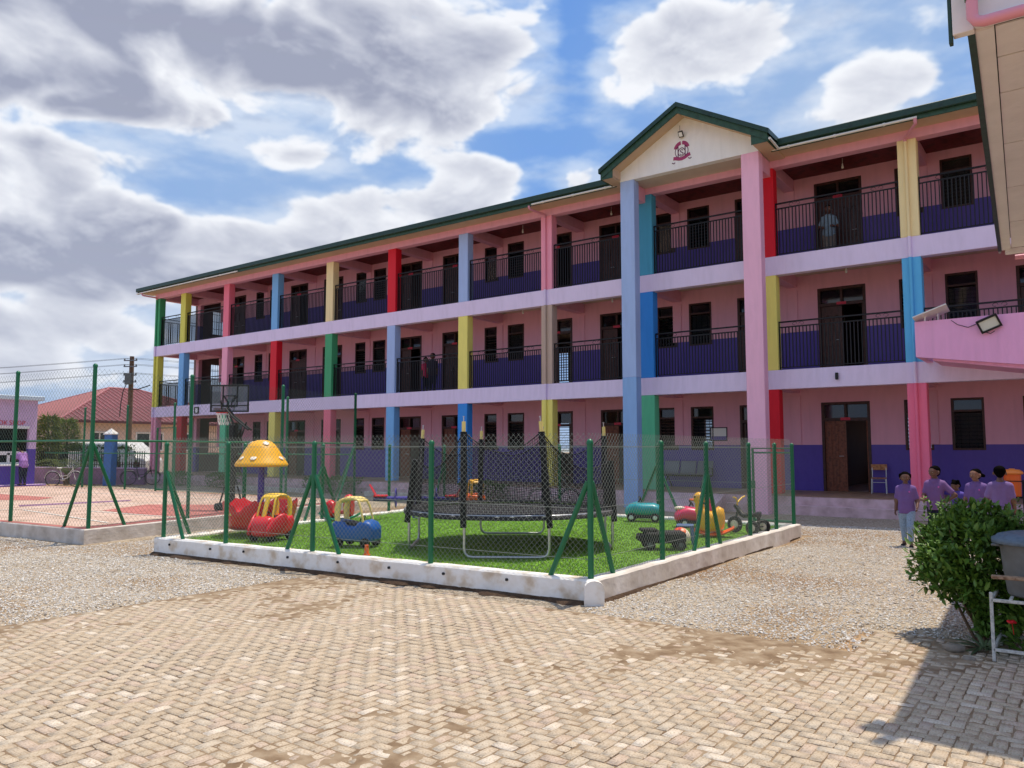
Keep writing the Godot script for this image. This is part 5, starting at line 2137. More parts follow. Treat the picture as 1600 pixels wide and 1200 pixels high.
# ---------------------------------------------------------------- ball court with its tall fence
func build_court() -> void:
	var A := Vector2(24.25, 14.42)     # near right corner
	var B := Vector2(22.45, 6.35)      # far right corner
	var Cc := Vector2(6.0, 7.4)
	var D := Vector2(6.0, 16.2)
	var Y := 0.25
	var m := MB.new()
	var poly := [A, B, Cc, D]
	var up := func(p: Vector2, y: float) -> Vector3:
		return V(p.x, y, p.y)
	for i in 4:
		var a: Vector2 = poly[i]
		var b: Vector2 = poly[(i + 1) % 4]
		var o := V((a + b).x * 0.5 - 15.0, 0, (a + b).y * 0.5 - 11.0)
		m.quad(up.call(a, -0.05), up.call(b, -0.05), up.call(b, Y - 0.015), up.call(a, Y - 0.015), o)
		var a2 := a.lerp(Vector2(15, 11), 0.003)
		var b2 := b.lerp(Vector2(15, 11), 0.003)
		m.quad(up.call(a, Y - 0.015), up.call(b, Y - 0.015), up.call(b2, Y), up.call(a2, Y), o + Vector3.UP * 5)
		poly[i] = poly[i]
	m.quad(up.call(A.lerp(Vector2(15, 11), 0.003), Y), up.call(B.lerp(Vector2(15, 11), 0.003), Y), up.call(Cc.lerp(Vector2(15, 11), 0.003), Y), up.call(D.lerp(Vector2(15, 11), 0.003), Y), Vector3.UP)
	var c := struct("court_slab", m, M.kerb_grey)
	# painted surface in layers 4 mm apart
	var flat := func(pts: Array, y: float) -> MB:
		var f := MB.new()
		var pv := PackedVector2Array()
		for p in pts:
			pv.append(p)
		var t := Geometry2D.triangulate_polygon(pv)
		for i in range(0, t.size(), 3):
			f.flat(V(pv[t[i]].x, y, pv[t[i]].y), V(pv[t[i + 1]].x, y, pv[t[i + 1]].y), V(pv[t[i + 2]].x, y, pv[t[i + 2]].y), Vector3.UP)
		return f
	var ctr := Vector2(14.7, 11.1)
	var inset := func(k: float) -> Array:
		var o := []
		for p in [A, B, Cc, D]:
			o.append(ctr + (p - ctr) * k)
		return o
	M.court_red = paint(C8(192, 118, 110), 0.85, "concrete", 0.4, 0.4)
	M.court_base = paint(C8(212, 184, 168), 0.85, "concrete", 0.3, 0.4)
	M.court_line = paint(C8(240, 236, 228), 0.8, "worn", 0.8, 0.2)
	M.court_purple = paint(C8(150, 112, 146), 0.85, "concrete", 0.4, 0.4)
	obj("court_border", flat.call(inset.call(0.992), Y + 0.004), M.court_red, c)
	obj("court_surface", flat.call(inset.call(0.955), Y + 0.008), M.court_base, c)
	obj("court_key", flat.call([Vector2(20.3, 12.2), Vector2(19.3, 10.6), Vector2(20.9, 9.5), Vector2(23.1, 9.9), Vector2(23.25, 11.9), Vector2(22.6, 12.3)], Y + 0.012), M.court_red, c)
	obj("court_key", flat.call([Vector2(11.0, 10.9), Vector2(14.4, 10.7), Vector2(15.3, 11.5), Vector2(14.4, 12.1), Vector2(11, 12.3)], Y + 0.012), M.court_red, c)
	obj("court_band", flat.call([Vector2(16.9, 12.6), Vector2(17.2, 9.9), Vector2(17.7, 10.2), Vector2(17.5, 12.8)], Y + 0.012), M.court_purple, c)
	for L in [[Vector2(19.0, 8.2), Vector2(18.2, 14.6)], [Vector2(20.2, 12.5), Vector2(23.2, 12.2)], [Vector2(18.7, 13.2), Vector2(23.4, 13.6)], [Vector2(12, 9.0), Vector2(22.4, 8.0)]]:
		var d: Vector2 = (L[1] - L[0]).normalized().orthogonal() * 0.03
		obj("court_line", flat.call([L[0] + d, L[1] + d, L[1] - d, L[0] - d], Y + 0.016), M.court_line, c)
	# fence
	var f := thing("court_fence", "tall green post and wire fence round the ball court", "fence")
	var ins2 := []
	for p in [A, B, Cc, D]:
		ins2.append(p + Vector2(signf(ctr.x - p.x), signf(ctr.y - p.y)) * 0.12)
	var H := 2.9
	for i in [0, 1, 3]:
		var a: Vector2 = ins2[i]
		var b: Vector2 = ins2[(i + 1) % 4]
		m = MB.new()
		chain(m, V(a.x, Y, a.y), V(b.x, Y, b.y), Y + 0.03, Y + H - 0.05, 0.1, 0.0016)
		obj("wire_mesh", m, M.wire_green, f)
		m = MB.new()
		var hr := 1.55 if i != 1 else 1.25
		m.tube(V(a.x, Y + hr, a.y), V(b.x, Y + hr, b.y), 0.02, -1, 8)
		obj("middle_rail", m, M.post_green, f)
		var n: int = [2, 6, 7][[0, 1, 3].find(i)]
		for k in n:
			var t := float(k) / n
			if i == 0 and k == 1:
				t = 0.28
			fence_post(f, on(a, b, t, Y), H, 0.036)
		if i == 0:
			fence_post(f, on(a, b, 0.63, Y), H, 0.036)
			fence_post(f, on(a, b, 1.0, Y), H, 0.036)
	for e in [[0, 1], [0, 3], [1, 0], [1, 2]]:
		var a: Vector2 = ins2[e[0]]
		var b: Vector2 = ins2[e[1]]
		var L := a.distance_to(b)
		fence_brace(f, on(a, b, 0.75 / L, Y), on(a, b, 0.02 / L, Y + 1.5), 0.03)
	# thick tie wire and a gate at the far side
	var g := thing("court_gate", "green tube gate frame in the far court fence", "gate", V(13.3, Y, 7.05), deg_to_rad(3))
	m = MB.new()
	m.path([V(0, 0, 0), V(0, 2.1, 0), V(1.0, 2.1, 0), V(1.0, 0, 0)], 0.035, 8)
	m.tube(V(0, 0.06, 0), V(1.0, 0.06, 0), 0.03, -1, 8)
	obj("gate_frame", m, M.post_green, g)
	build_hoop()

func build_hoop() -> void:
	# portable basketball stand, seen from behind its board
	var t := thing("basketball_stand", "black basketball stand with a clear board, red rim and white net", "basketball hoop", V(22.55, 0.262, 10.4))
	t.rotation.y = deg_to_rad(24)
	var m := MB.new()
	m.bbox(V(-0.3, 0.0, -0.24), V(0.3, 0.16, 0.24), 0.04)
	obj("base", m, M.black, t)
	m = MB.new()
	m.bbox(V(-0.07, 0.1, -0.07), V(0.07, 1.95, 0.07), 0.015)
	m.tube(V(-0.28, 0.15, 0.0), V(-0.06, 0.85, 0.0), 0.02)
	m.tube(V(0.28, 0.15, 0.0), V(0.06, 0.85, 0.0), 0.02)
	m.tube(V(0.05, 1.1, 0.05), V(0.45, 2.0, 0.18), 0.018)
	m.tube(V(0.1, 1.2, -0.02), V(0.25, 1.85, 0.1), 0.02)
	obj("pole", m, M.black, t)
	m = MB.new()
	for sd in [-0.06, 0.06]:
		m.path([V(0.55, 1.82, 0.2 + sd), V(0.0, 2.14, sd), V(-0.24, 2.32, -0.12 + sd)], 0.022, 8)
		m.path([V(0.0, 1.92, sd), V(-0.2, 2.16, -0.12 + sd)], 0.02, 8)
		m.path([V(-0.22, 2.3, -0.12 + sd * 4.0), V(-0.22, 2.5, -0.12 + sd * 5.0)], 0.018, 6)
	obj("lift_arm", m, M.black, t)
	# board in its own frame, facing away from the yard
	var bd := part_node("backboard", t, V(-0.22, 2.55, -0.18))
	bd.rotation.y = deg_to_rad(10)
	m = MB.new()
	frame_box(m, -0.46, 0.46, -0.3, 0.34, 0.035, -0.02, 0.02)
	frame_box(m, -0.17, 0.19, -0.18, 0.34, 0.022, -0.024, 0.024)
	m.box(V(-0.44, -0.16, -0.015), V(0.44, -0.135, 0.015))
	m.path([V(-0.14, 0.08, 0.02), V(-0.04, -0.06, 0.03), V(-0.04, -0.2, 0.03)], 0.016, 6)
	m.path([V(0.16, 0.08, 0.02), V(0.06, -0.06, 0.03), V(0.06, -0.2, 0.03)], 0.016, 6)
	m.box(V(-0.15, 0.07, 0.0), V(0.17, 0.09, 0.02))
	obj("board_frame", m, M.black, bd)
	m = MB.new()
	m.box(V(-0.425, -0.27, -0.006), V(0.425, 0.31, 0.002))
	obj("board_sheet", m, M.board, bd)
	m = MB.new()
	m.box(V(-0.38, -0.275, -0.012), V(0.02, -0.2, -0.008))
	obj("rim_plate", m, M.plastic_red, bd)
	m = MB.new()
	var rp := []
	for i in 20:
		var a := TAU * i / 20.0
		rp.append(V(-0.22 + cos(a) * 0.17, -0.3, -0.22 + sin(a) * 0.17))
	m.path(rp, 0.012, 6, false, true)
	obj("rim", m, M.plastic_red, bd)
	m = MB.new()
	for i in 14:
		var a := TAU * i / 14.0
		for sd in [-1, 1]:
			var pp := []
			for k in 4:
				var b: float = a + sd * k * 0.224
				var rr := 0.17 - 0.022 * k
				pp.append(V(-0.22 + cos(b) * rr, -0.3 - 0.1 * k, -0.22 + sin(b) * rr))
			m.path(pp, 0.005, 3, false)
	obj("net", m, M.white, bd)

# ---------------------------------------------------------------- foliage helpers
func leaf_mesh(l: float, w: float, bend: float) -> MB:
	# a pointed leaf along +y, folded at its midrib
	var m := MB.new()
	var pts := [[0.0, 0.05, 0.0], [0.3, 0.9, 0.25], [0.6, 0.85, 0.6], [1.0, 0.0, 1.0]]
	for i in 3:
		for sd in [-1, 1]:
			var a0 := V(0, pts[i][0] * l, bend * l * pts[i][2] * pts[i][2])
			var a1 := V(0, pts[i + 1][0] * l, bend * l * pts[i + 1][2] * pts[i + 1][2])
			var b0 := a0 + V(sd * pts[i][1] * w * 0.5, 0, 0.12 * w)
			var b1 := a1 + V(sd * pts[i + 1][1] * w * 0.5, 0, 0.12 * w)
			var n := Vector3(-sd * 0.25, -0.1, 1)
			if pts[i + 1][1] < 0.01:
				m.tri(a0, b0, a1, n, n, n)
			else:
				m.tri(a0, b0, b1, n, n, n)
				m.tri(a0, b1, a1, n, n, n)
	return m

func add_leaf(dst: MB, src: MB, t: Transform3D, c: Color) -> void:
	var base := dst.v.size()
	for q in src.v.size():
		dst.v.push_back(t * src.v[q])
		dst.nn.push_back((t.basis * src.nn[q]).normalized())
		dst.cc.push_back(c)
	for q in src.ix:
		dst.ix.push_back(base + q)

func leaf_place(q: RandomNumberGenerator, p: Vector3, out: Vector3, s: float) -> Transform3D:
	var y := (out.normalized() + V(q.randf_range(-0.7, 0.7), q.randf_range(-0.5, 0.6), q.randf_range(-0.7, 0.7))).normalized()
	var z := (Vector3.UP * 0.9 + V(q.randf_range(-0.6, 0.6), 0, q.randf_range(-0.6, 0.6)))
	z = (z - y * z.dot(y)).normalized()
	var x := y.cross(z)
	return Transform3D(Basis(x, y, z).scaled(Vector3.ONE * s), p)

func leaf_tone(q: RandomNumberGenerator, c: Color) -> Color:
	# every leaf of a plant has the plant's one green, a little more or less at random
	var k := q.randf_range(0.85, 1.15)
	return Color(c.r * k, c.g * k, c.b * k)

func hedge(label: String, at: Vector3, size: Vector3, seed_: int) -> void:
	var t := thing("low_hedge", label, "hedge", at, 0.0, "clipped hedges along the school plinth")
	var q := RandomNumberGenerator.new()
	q.seed = seed_
	var src := leaf_mesh(0.07, 0.035, 0.25)
	var m := MB.new()
	for i in int(size.x * 750.0):
		var u := V(q.randf() - 0.5, q.randf(), q.randf() - 0.5)
		var f := q.randi() % 3
		if f == 0:
			u.y = 1.0 - 0.12 * q.randf()
		elif f == 1:
			u.z = 0.5 - 0.1 * q.randf()
		var p := u * size
		p.y *= 0.9 + 0.12 * sin(p.x * 5.0 + seed_)
		add_leaf(m, src, leaf_place(q, p, V(u.x, u.y - 0.3, u.z), q.randf_range(0.8, 1.4)), leaf_tone(q, Color(0.085, 0.17, 0.028)))
	obj("foliage", m, M.leaf, t)
	m = MB.new()
	for i in int(size.x * 4.0):
		var x := (float(i) / (size.x * 4.0) - 0.5) * size.x
		m.tube(V(x, 0, 0), V(x + q.randf_range(-0.1, 0.1), size.y * 0.8, q.randf_range(-0.1, 0.1)), 0.012, 0.006, 5)
	obj("stems", m, M.bark, t)

func small_tree(label: String, at: Vector3, h: float, r: float, seed_: int) -> void:
	var t := thing("weeping_tree", label, "tree", at, 0.0, "bushy trees beyond the boundary wall")
	var q := RandomNumberGenerator.new()
	q.seed = seed_
	var m := MB.new()
	m.path([V(0, 0, 0), V(0.05, h * 0.4, 0.02), V(0, h * 0.9, 0)], [0.09, 0.07, 0.02], 8)
	obj("trunk", m, M.bark, t)
	m = MB.new()
	var src := leaf_mesh(0.3, 0.045, -0.3)
	for i in 3200:
		var v := q.randf()
		var y := h * (0.12 + 0.86 * v)
		var rr := r * (0.35 + 0.75 * sin(PI * clampf(pow(1.0 - v, 0.75) * 0.9 + 0.08, 0.0, 1.0))) * sqrt(q.randf())
		var a := q.randf() * TAU
		rr *= 0.85 + 0.25 * sin(a * 3.0 + seed_) * sin(v * 9.0)
		var p := V(cos(a) * rr, y, sin(a) * rr)
		var out := V(cos(a), -0.5 + 1.2 * v, sin(a))
		add_leaf(m, src, leaf_place(q, p, out, q.randf_range(0.6, 1.3)), leaf_tone(q, Color(0.2, 0.25, 0.042)))
	obj("crown", m, M.leaf, t)

func build_left_background() -> void:
	M.leaf = plain(Color.WHITE, 0.55)
	M.leaf.vertex_color_use_as_albedo = true
	M.leaf.backlight_enabled = true
	M.leaf.backlight = Color(0.25, 0.3, 0.1)
	M.bark = paint(C8(110, 88, 66), 0.9, "worn", 2.0)
	M.shop = paint(C8(208, 180, 214), 0.7)
	M.shop_low = paint(C8(86, 62, 160), 0.6)
	M.roof_red = paint(C8(122, 60, 64), 0.5, "worn", 0.2, 0.0)
	M.roof_rib = plain(C8(164, 100, 102), 0.5)
	M.house_wall = paint(C8(226, 200, 184), 0.8)
	M.purple_wall = paint(C8(160, 126, 160), 0.8, "concrete", 0.4)
	M.pillar_blue = paint(C8(74, 126, 196), 0.65)
	M.dark_glass = plain(C8(22, 26, 30), 0.1)
	M.maroon_paint = plain(C8(92, 30, 46), 0.35)
	M.letter = plain(C8(200, 40, 60), 0.6)
	M.wood_pole = paint(C8(124, 104, 88), 0.9, "wood", 1.0)
	M.car_white = plain(C8(222, 222, 220), 0.3)
	M.car_grey = plain(C8(110, 114, 120), 0.3, 0.3)
	# ---- book shop, its front facing along the school
	var t := thing("book_shop", "lilac and purple book shop with a dark counter window", "building", V(5.0, 0, 7.4))
	var m := MB.new()
	# local: x towards the court, z towards the left edge of the picture
	m.box(V(-6, -0.05, 0), V(0, 0.28, 11))
	obj("floor", m, M.shop_low, t)
	m = MB.new()
	m.box(V(-6.0, 0.28, 0.0), V(-0.3, 3.55, 0.2))
	m.box(V(-0.3, 1.65, 0.0), V(0.0, 3.55, 0.27))
	m.box(V(-0.3, 2.55, 0.27), V(0.0, 3.55, 11.0))
	m.box(V(-0.3, 1.65, 9.8), V(0.0, 2.55, 11.0))
	obj("wall", m, M.shop, t)
	m = MB.new()
	m.box(V(-0.3, 0.28, 0.0), V(0.004, 1.65, 0.27))
	m.box(V(-0.3, 0.28, 0.27), V(0.004, 1.0, 11.0))
	obj("wall_base", m, M.shop_low, t)
	m = MB.new()
	m.bbox(V(-6.2, 3.55, -0.15), V(0.25, 3.72, 11.2), 0.02)
	obj("roof_slab", m, M.roof_pale, t)
	m = MB.new()
	m.box(V(-5.8, 0.28, 0.2), V(-3.0, 3.55, 10.8))
	obj("back_room", m, M.inside, t)
	m = MB.new()
	m.bbox(V(-0.2, 1.0, 0.27), V(0.12, 1.06, 11.0), 0.01)
	m.bbox(V(-0.22, 1.06, 0.27), V(-0.16, 1.14, 9.8), 0.01)
	for z in [0.27, 0.85, 2.0, 3.3, 5.6]:
		m.box(V(-0.2, 1.06, z), V(-0.14, 1.5, z + 0.1))
	m.box(V(-0.2, 1.42, 0.27), V(-0.14, 1.56, 9.8))
	m.box(V(-0.2, 2.44, 0.27), V(0.02, 2.55, 9.8))
	obj("counter_frame", m, M.white, t)
	m = MB.new()
	m.box(V(-0.19, 1.06, 0.27), V(-0.18, 2.44, 9.8))
	obj("counter_glass", m, M.dark_glass, t)
	for i in 3:
		m = MB.new()
		m.bbox(V(0.0, -0.05, -0.3 - 0.25 * i), V(0.35 + 0.35 * i, 0.28 - 0.09 * i, 11.0), 0.01)
		obj("step", m, M.shop_low, t).position = V(0, -0.002 * i, 0)
		m = MB.new()
		m.bbox(V(0.004, 0.26 - 0.09 * i, -0.3 - 0.25 * i), V(0.36 + 0.35 * i, 0.284 - 0.09 * i, 11.0), 0.004)
		obj("step_nosing", m, M.shop, t)
	var tm := TextMesh.new()
	tm.text = "BOOK SHOP"
	var sf := SystemFont.new()
	sf.font_names = PackedStringArray(["Droid Sans"])
	tm.font = sf
	tm.font_size = 44
	tm.pixel_size = 0.0052
	tm.depth = 0.01
	var to := obj("lettering", tm, M.letter, t)
	to.position = V(0.012, 2.66, 1.05)
	to.rotation.y = PI / 2
	# ---- house with a hipped red roof
	t = thing("hip_roof_house", "peach bungalow with a ribbed red hipped roof beyond the wall", "house", V(-20.4, 0, -8.6))
	m = MB.new()
	m.box(V(-6.8, 0, -7.4), V(6.8, 3.5, 6.8))
	obj("wall", m, M.house_wall, t)
	var e := [V(-7.4, 3.5, 7.4), V(7.4, 3.5, 7.4), V(7.4, 3.5, -8.0), V(-7.4, 3.5, -8.0)]
	var r0 := V(0, 6.2, 0.75)
	var r1 := V(0, 6.2, -1.4)
	m = MB.new()
	m.quad(e[1], e[2], r1, r0, V(1, 1, 0))
	m.quad(e[0], e[3], r1, r0, V(-1, 1, 0))
	m.flat(e[0], e[1], r0, V(0, 1, 1))
	m.flat(e[2], e[3], r1, V(0, 1, -1))
	m.quad(e[0], e[1], e[2], e[3], Vector3.DOWN)
	obj("roof", m, M.roof_red, t)
	m = MB.new()
	for i in 40:
		var z := 7.4 - 15.4 * (i + 0.5) / 40.0
		var tmax := 1.0
		if z > r0.z:
			tmax = (7.4 - z) / (7.4 - r0.z)
		elif z < r1.z:
			tmax = (z + 8.0) / (r1.z + 8.0)
		m.tube(V(7.4, 3.52, z), V(7.4 - 7.4 * tmax, 3.52 + 2.7 * tmax, z), 0.05, -1, 4, false)
		var x := -7.4 + 14.8 * (i + 0.5) / 40.0
		tmax = 1.0 - absf(x) / 7.4
		m.tube(V(x, 3.52, 7.4), V(x, 3.52 + 2.7 * tmax, 7.4 - 6.65 * tmax), 0.05, -1, 4, false)
	m.tube(e[1], r0, 0.1, -1, 6)
	m.tube(e[0], r0, 0.1, -1, 6)
	m.tube(e[2], r1, 0.1, -1, 6)
	m.tube(r0, r1, 0.1, -1, 6)
	obj("roof_ribs", m, M.roof_rib, t)
	m = MB.new()
	m.box(V(7.38, 3.34, -8.0), V(7.42, 3.5, 7.4))
	m.box(V(-7.4, 3.34, 7.38), V(7.38, 3.5, 7.42))
	obj("fascia", m, M.maroon_paint, t)
	for d in [[4.6, 1.0], [1.2, 2.0], [-1.9, 1.5], [-5.0, 1.5]]:
		var wn := part_node("window", t, V(6.8, 1.5, d[0]))
		wn.rotation.y = PI / 2
		m = MB.new()
		frame_box(m, -d[1] * 0.5, d[1] * 0.5, 0, 1.3, 0.1, -0.05, 0.05)
		m.box(V(-0.04, 0.1, -0.03), V(0.04, 1.2, 0.04))
		obj("frame", m, M.white, wn)
		m = MB.new()
		m.box(V(-d[1] * 0.5 + 0.1, 0.1, 0.004), V(d[1] * 0.5 - 0.1, 1.2, 0.014))
		obj("pane", m, M.dark_glass, wn)
	var L := 0.0
	# ---- boundary wall, its railing and the blue gate pillar
	var wa := V(-9.5, 0, 6.3)
	var wb := V(2.9, 0, 1.75)
	var dirw := (wb - wa).normalized()
	t = thing("boundary_wall", "low purple boundary wall with black and white railings", "wall", wa, -atan2(dirw.z, dirw.x))
	L = wa.distance_to(wb)
	m = MB.new()
	m.bbox(V(0, -0.05, -0.1), V(L, 0.72, 0.1), 0.01)
	obj("wall_body", m, M.purple_wall, t)
	m = MB.new()
	m.bbox(V(0, 0.72, -0.13), V(L, 0.78, 0.13), 0.01)
	obj("coping", m, M.shop, t)
	m = MB.new()
	var mw := MB.new()
	for i in int(L / 0.13):
		var x := i * 0.13 + 0.1
		(mw if i % 24 > 17 else m).box(V(x - 0.014, 0.78, -0.014), V(x + 0.014, 1.55, 0.014))
	for yy in [0.9, 1.45]:
		m.box(V(0, yy, -0.02), V(L, yy + 0.03, 0.02))
	obj("railing_bars", m, M.iron, t).set_meta("kind", "stuff")
	obj("white_bars", mw, M.white, t).set_meta("kind", "stuff")
	t = thing("gate_pillar", "square blue gate pillar with a white pyramid cap", "pillar", V(2.35, 0, 3.15), deg_to_rad(25))
	m = MB.new()
	m.bbox(V(-0.2, -0.05, -0.2), V(0.2, 2.3, 0.2), 0.015)
	obj("shaft", m, M.pillar_blue, t)
	m = MB.new()
	m.bbox(V(-0.24, 2.3, -0.24), V(0.24, 2.36, 0.24), 0.01)
	for k in 4:
		var a := PI / 4 + k * PI / 2
		var b := a + PI / 2
		m.flat(V(cos(a) * 0.32, 2.36, sin(a) * 0.32), V(cos(b) * 0.32, 2.36, sin(b) * 0.32), V(0, 2.6, 0), V(cos(a) + cos(b), 1.0, sin(a) + sin(b)))
	obj("cap", m, M.white, t)
	# ---- trees, cycad, bicycles
	small_tree("bushy yellow-green tree right beside the book shop", V(-4.4, 0, 3.0), 3.35, 0.5, 3)
	small_tree("rounder bushy green tree standing before the house corner", V(-5.6, 0, 1.55), 3.2, 0.6, 9)
	t = thing("hedge_row", "dark clipped hedge behind the boundary railing", "hedge", V(-5.2, 0, 2.4), deg_to_rad(48))
	m = MB.new()
	var q := RandomNumberGenerator.new()
	q.seed = 5
	var src := leaf_mesh(0.12, 0.07, 0.2)
	for i in 2600:
		var p := V(q.randf_range(-3.2, 4.0), q.randf_range(0.2, 1.85), q.randf_range(-0.35, 0.35))
		add_leaf(m, src, leaf_place(q, p, V(0, 0.3, 1), q.randf_range(0.7, 1.3)), leaf_tone(q, Color(0.085, 0.15, 0.028)))
	obj("foliage", m, M.leaf, t)
	t = thing("cycad", "spreading cycad palm growing by the boundary wall", "palm", V(0.3, 0, 4.1))
	m = MB.new()
	m.tube(V(0, 0, 0), V(0, 0.5, 0), 0.14, 0.12, 8)
	obj("trunk", m, M.bark, t)
	m = MB.new()
	src = leaf_mesh(0.2, 0.022, 0.2)
	for i in 26:
		var a := TAU * i / 26.0 + q.randf() * 0.2
		var rise := q.randf_range(0.35, 1.1)
		var prev := V(0, 0.5, 0)
		for k in 14:
			var u := k / 13.0
			var p := V(cos(a) * u * 1.25, 0.5 + rise * sin(u * 2.2) * 0.75, sin(a) * u * 1.25)
			if k > 0:
				m.col = Color(0.12, 0.16, 0.04)
				m.tube(prev, p, 0.008, -1, 3, false)
			prev = p
			for sd in [-1, 1]:
				var yv := (V(-sin(a) * sd, 0.15, cos(a) * sd) + V(cos(a), 0, sin(a)) * 0.55).normalized()
				var zv := V(0, 1, 0)
				zv = (zv - yv * zv.dot(yv)).normalized()
				add_leaf(m, src, Transform3D(Basis(yv.cross(zv), yv, zv).scaled(Vector3.ONE * (1.15 - 0.5 * u)), p), leaf_tone(q, Color(0.12, 0.18, 0.03)))
	obj("fronds", m, M.leaf, t)
	bicycle("white bicycle leaning by the boundary wall near the cycad", V(2.1, 0, 5.0), deg_to_rad(36), M.white, 1.0, 0.06)
	bicycle("dark bicycle parked by the school end of the boundary wall", V(3.3, 0, 2.2), deg_to_rad(60), M.iron, 1.0, 0.05)
	bicycle("small grey bicycle parked at the school plinth behind the trampoline", V(26.6, 0, 3.1), deg_to_rad(30), M.car_grey, 0.85, 0.0)
	# ---- utility pole with wires
	t = thing("utility_pole", "weathered wooden utility pole with insulators and a grey box", "pole", V(-5.9, 0, -1.95), deg_to_rad(30))
	m = MB.new()
	m.tube(V(0, -0.1, 0), V(0, 7.0, 0), 0.17, 0.12, 10)
	obj("shaft", m, M.wood_pole, t)
	for y in [6.75, 6.4, 5.9, 5.5]:
		m = MB.new()
		m.box(V(-0.4, y - 0.03, 0.1), V(0.4, y + 0.03, 0.16))
		for x in [-0.36, 0.36]:
			m.lathe([Vector2(0.02, y), Vector2(0.05, y + 0.03), Vector2(0.03, y + 0.07), Vector2(0.045, y + 0.1), Vector2(0.0, y + 0.14)], V(x, 0, 0.13), 8)
		obj("insulator", m, M.car_grey, t)
	m = MB.new()
	m.bbox(V(-0.2, 5.35, 0.14), V(0.2, 6.0, 0.34), 0.02)
	obj("meter_box", m, M.bin_grey, t)
	m = MB.new()
	m.path([V(-0.1, 5.4, 0.25), V(-0.3, 5.0, 0.25), V(-0.42, 4.2, 0.25), V(-0.45, 3.5, 0.25)], 0.025, 6)
	m.path([V(0.1, 5.1, 0.2), V(0.5, 5.05, 0.2), V(1.0, 5.2, 0.2), V(1.3, 5.3, 0.2)], 0.03, 6)
	obj("cable", m, M.black, t)
	for k in 6:
		var x: float = -0.36 if k % 2 == 0 else 0.36
		var y: float = [6.88, 6.53, 6.03][k / 2]
		m = MB.new()
		var pts := []
		for i in 13:
			var u := i / 12.0
			pts.append(V(x + u * 26.0, y + 1.2 * u - sin(u * PI) * 0.9, 0.13 - 9.0 * u))
		m.path(pts, 0.008, 4, false)
		pts = []
		for i in 13:
			var u := i / 12.0
			pts.append(V(x - u * 40.0, y + 0.3 * u - sin(u * PI) * 1.1, 0.13 + 4.0 * u))
		m.path(pts, 0.008, 4, false)
		obj("wire", m, M.black, t)
	# ---- minibus and car beyond the wall
	t = thing("minibus", "white and maroon minibus with dark windows parked beyond the railing", "minibus", V(-4.6, 0, -0.6), deg_to_rad(28))
	m = MB.new()
	var rings := []
	for s in [[-2.32, 1.0, 0.78, 0.5], [-2.28, 1.15, 0.86, 0.82], [-2.2, 1.17, 0.87, 0.87], [1.1, 1.17, 0.87, 0.87], [1.6, 0.98, 0.86, 0.66], [1.75, 0.8, 0.86, 0.46], [2.2, 0.76, 0.84, 0.42], [2.32, 0.7, 0.78, 0.32]]:
		rings.append(sup(s[0], s[1], s[2], s[3], 9.0, 40))
	loft(m, rings)
	obj("body", m, M.car_white, t)
	m = MB.new()
	m.box(V(-2.2, 0.5, 0.85), V(2.0, 0.95, 0.872))
	m.box(V(-2.2, 0.5, -0.872), V(2.0, 0.95, -0.85))
	obj("stripe", m, M.maroon_paint, t)
	for k in 4:
		m = MB.new()
		m.bbox(V(-2.05 + k * 0.88, 1.2, -0.868), V(-1.3 + k * 0.88, 1.8, 0.868), 0.02)
		obj("window", m, M.dark_glass, t)
	for x in [-1.4, 1.45]:
		for sd in [-1, 1]:
			toy_wheel(t, V(x, 0.33, sd * 0.76), 0.33, 0.2, M.rubber, M.bin_grey)
	t = thing("parked_car", "grey car parked behind the hedge and boundary railing", "car", V(-4.4, 0, 1.5), deg_to_rad(20))
	m = MB.new()
	rings = []
	for s in [[-2.0, 0.6, 0.6, 0.2], [-1.9, 0.68, 0.78, 0.32], [-1.2, 0.72, 0.82, 0.38], [1.2, 0.68, 0.82, 0.34], [1.9, 0.58, 0.76, 0.24], [2.02, 0.54, 0.6, 0.14]]:
		rings.append(sup(s[0], s[1], s[2], s[3], 4.0, 20))
	loft(m, rings)
	obj("body", m, M.car_grey, t)
	m = MB.new()
	rings = []
	for s in [[-1.5, 1.05, 0.6, 0.06], [-1.1, 1.22, 0.68, 0.22], [0.1, 1.26, 0.68, 0.24], [0.7, 1.12, 0.66, 0.12], [0.95, 1.02, 0.6, 0.03]]:
		rings.append(sup(s[0], s[1], s[2], s[3], 4.0, 20))
	loft(m, rings)
	obj("cabin", m, M.dark_glass, t)
	for x in [-1.2, 1.25]:
		for sd in [-1, 1]:
			toy_wheel(t, V(x, 0.31, sd * 0.74), 0.31, 0.2, M.rubber, M.bin_grey)

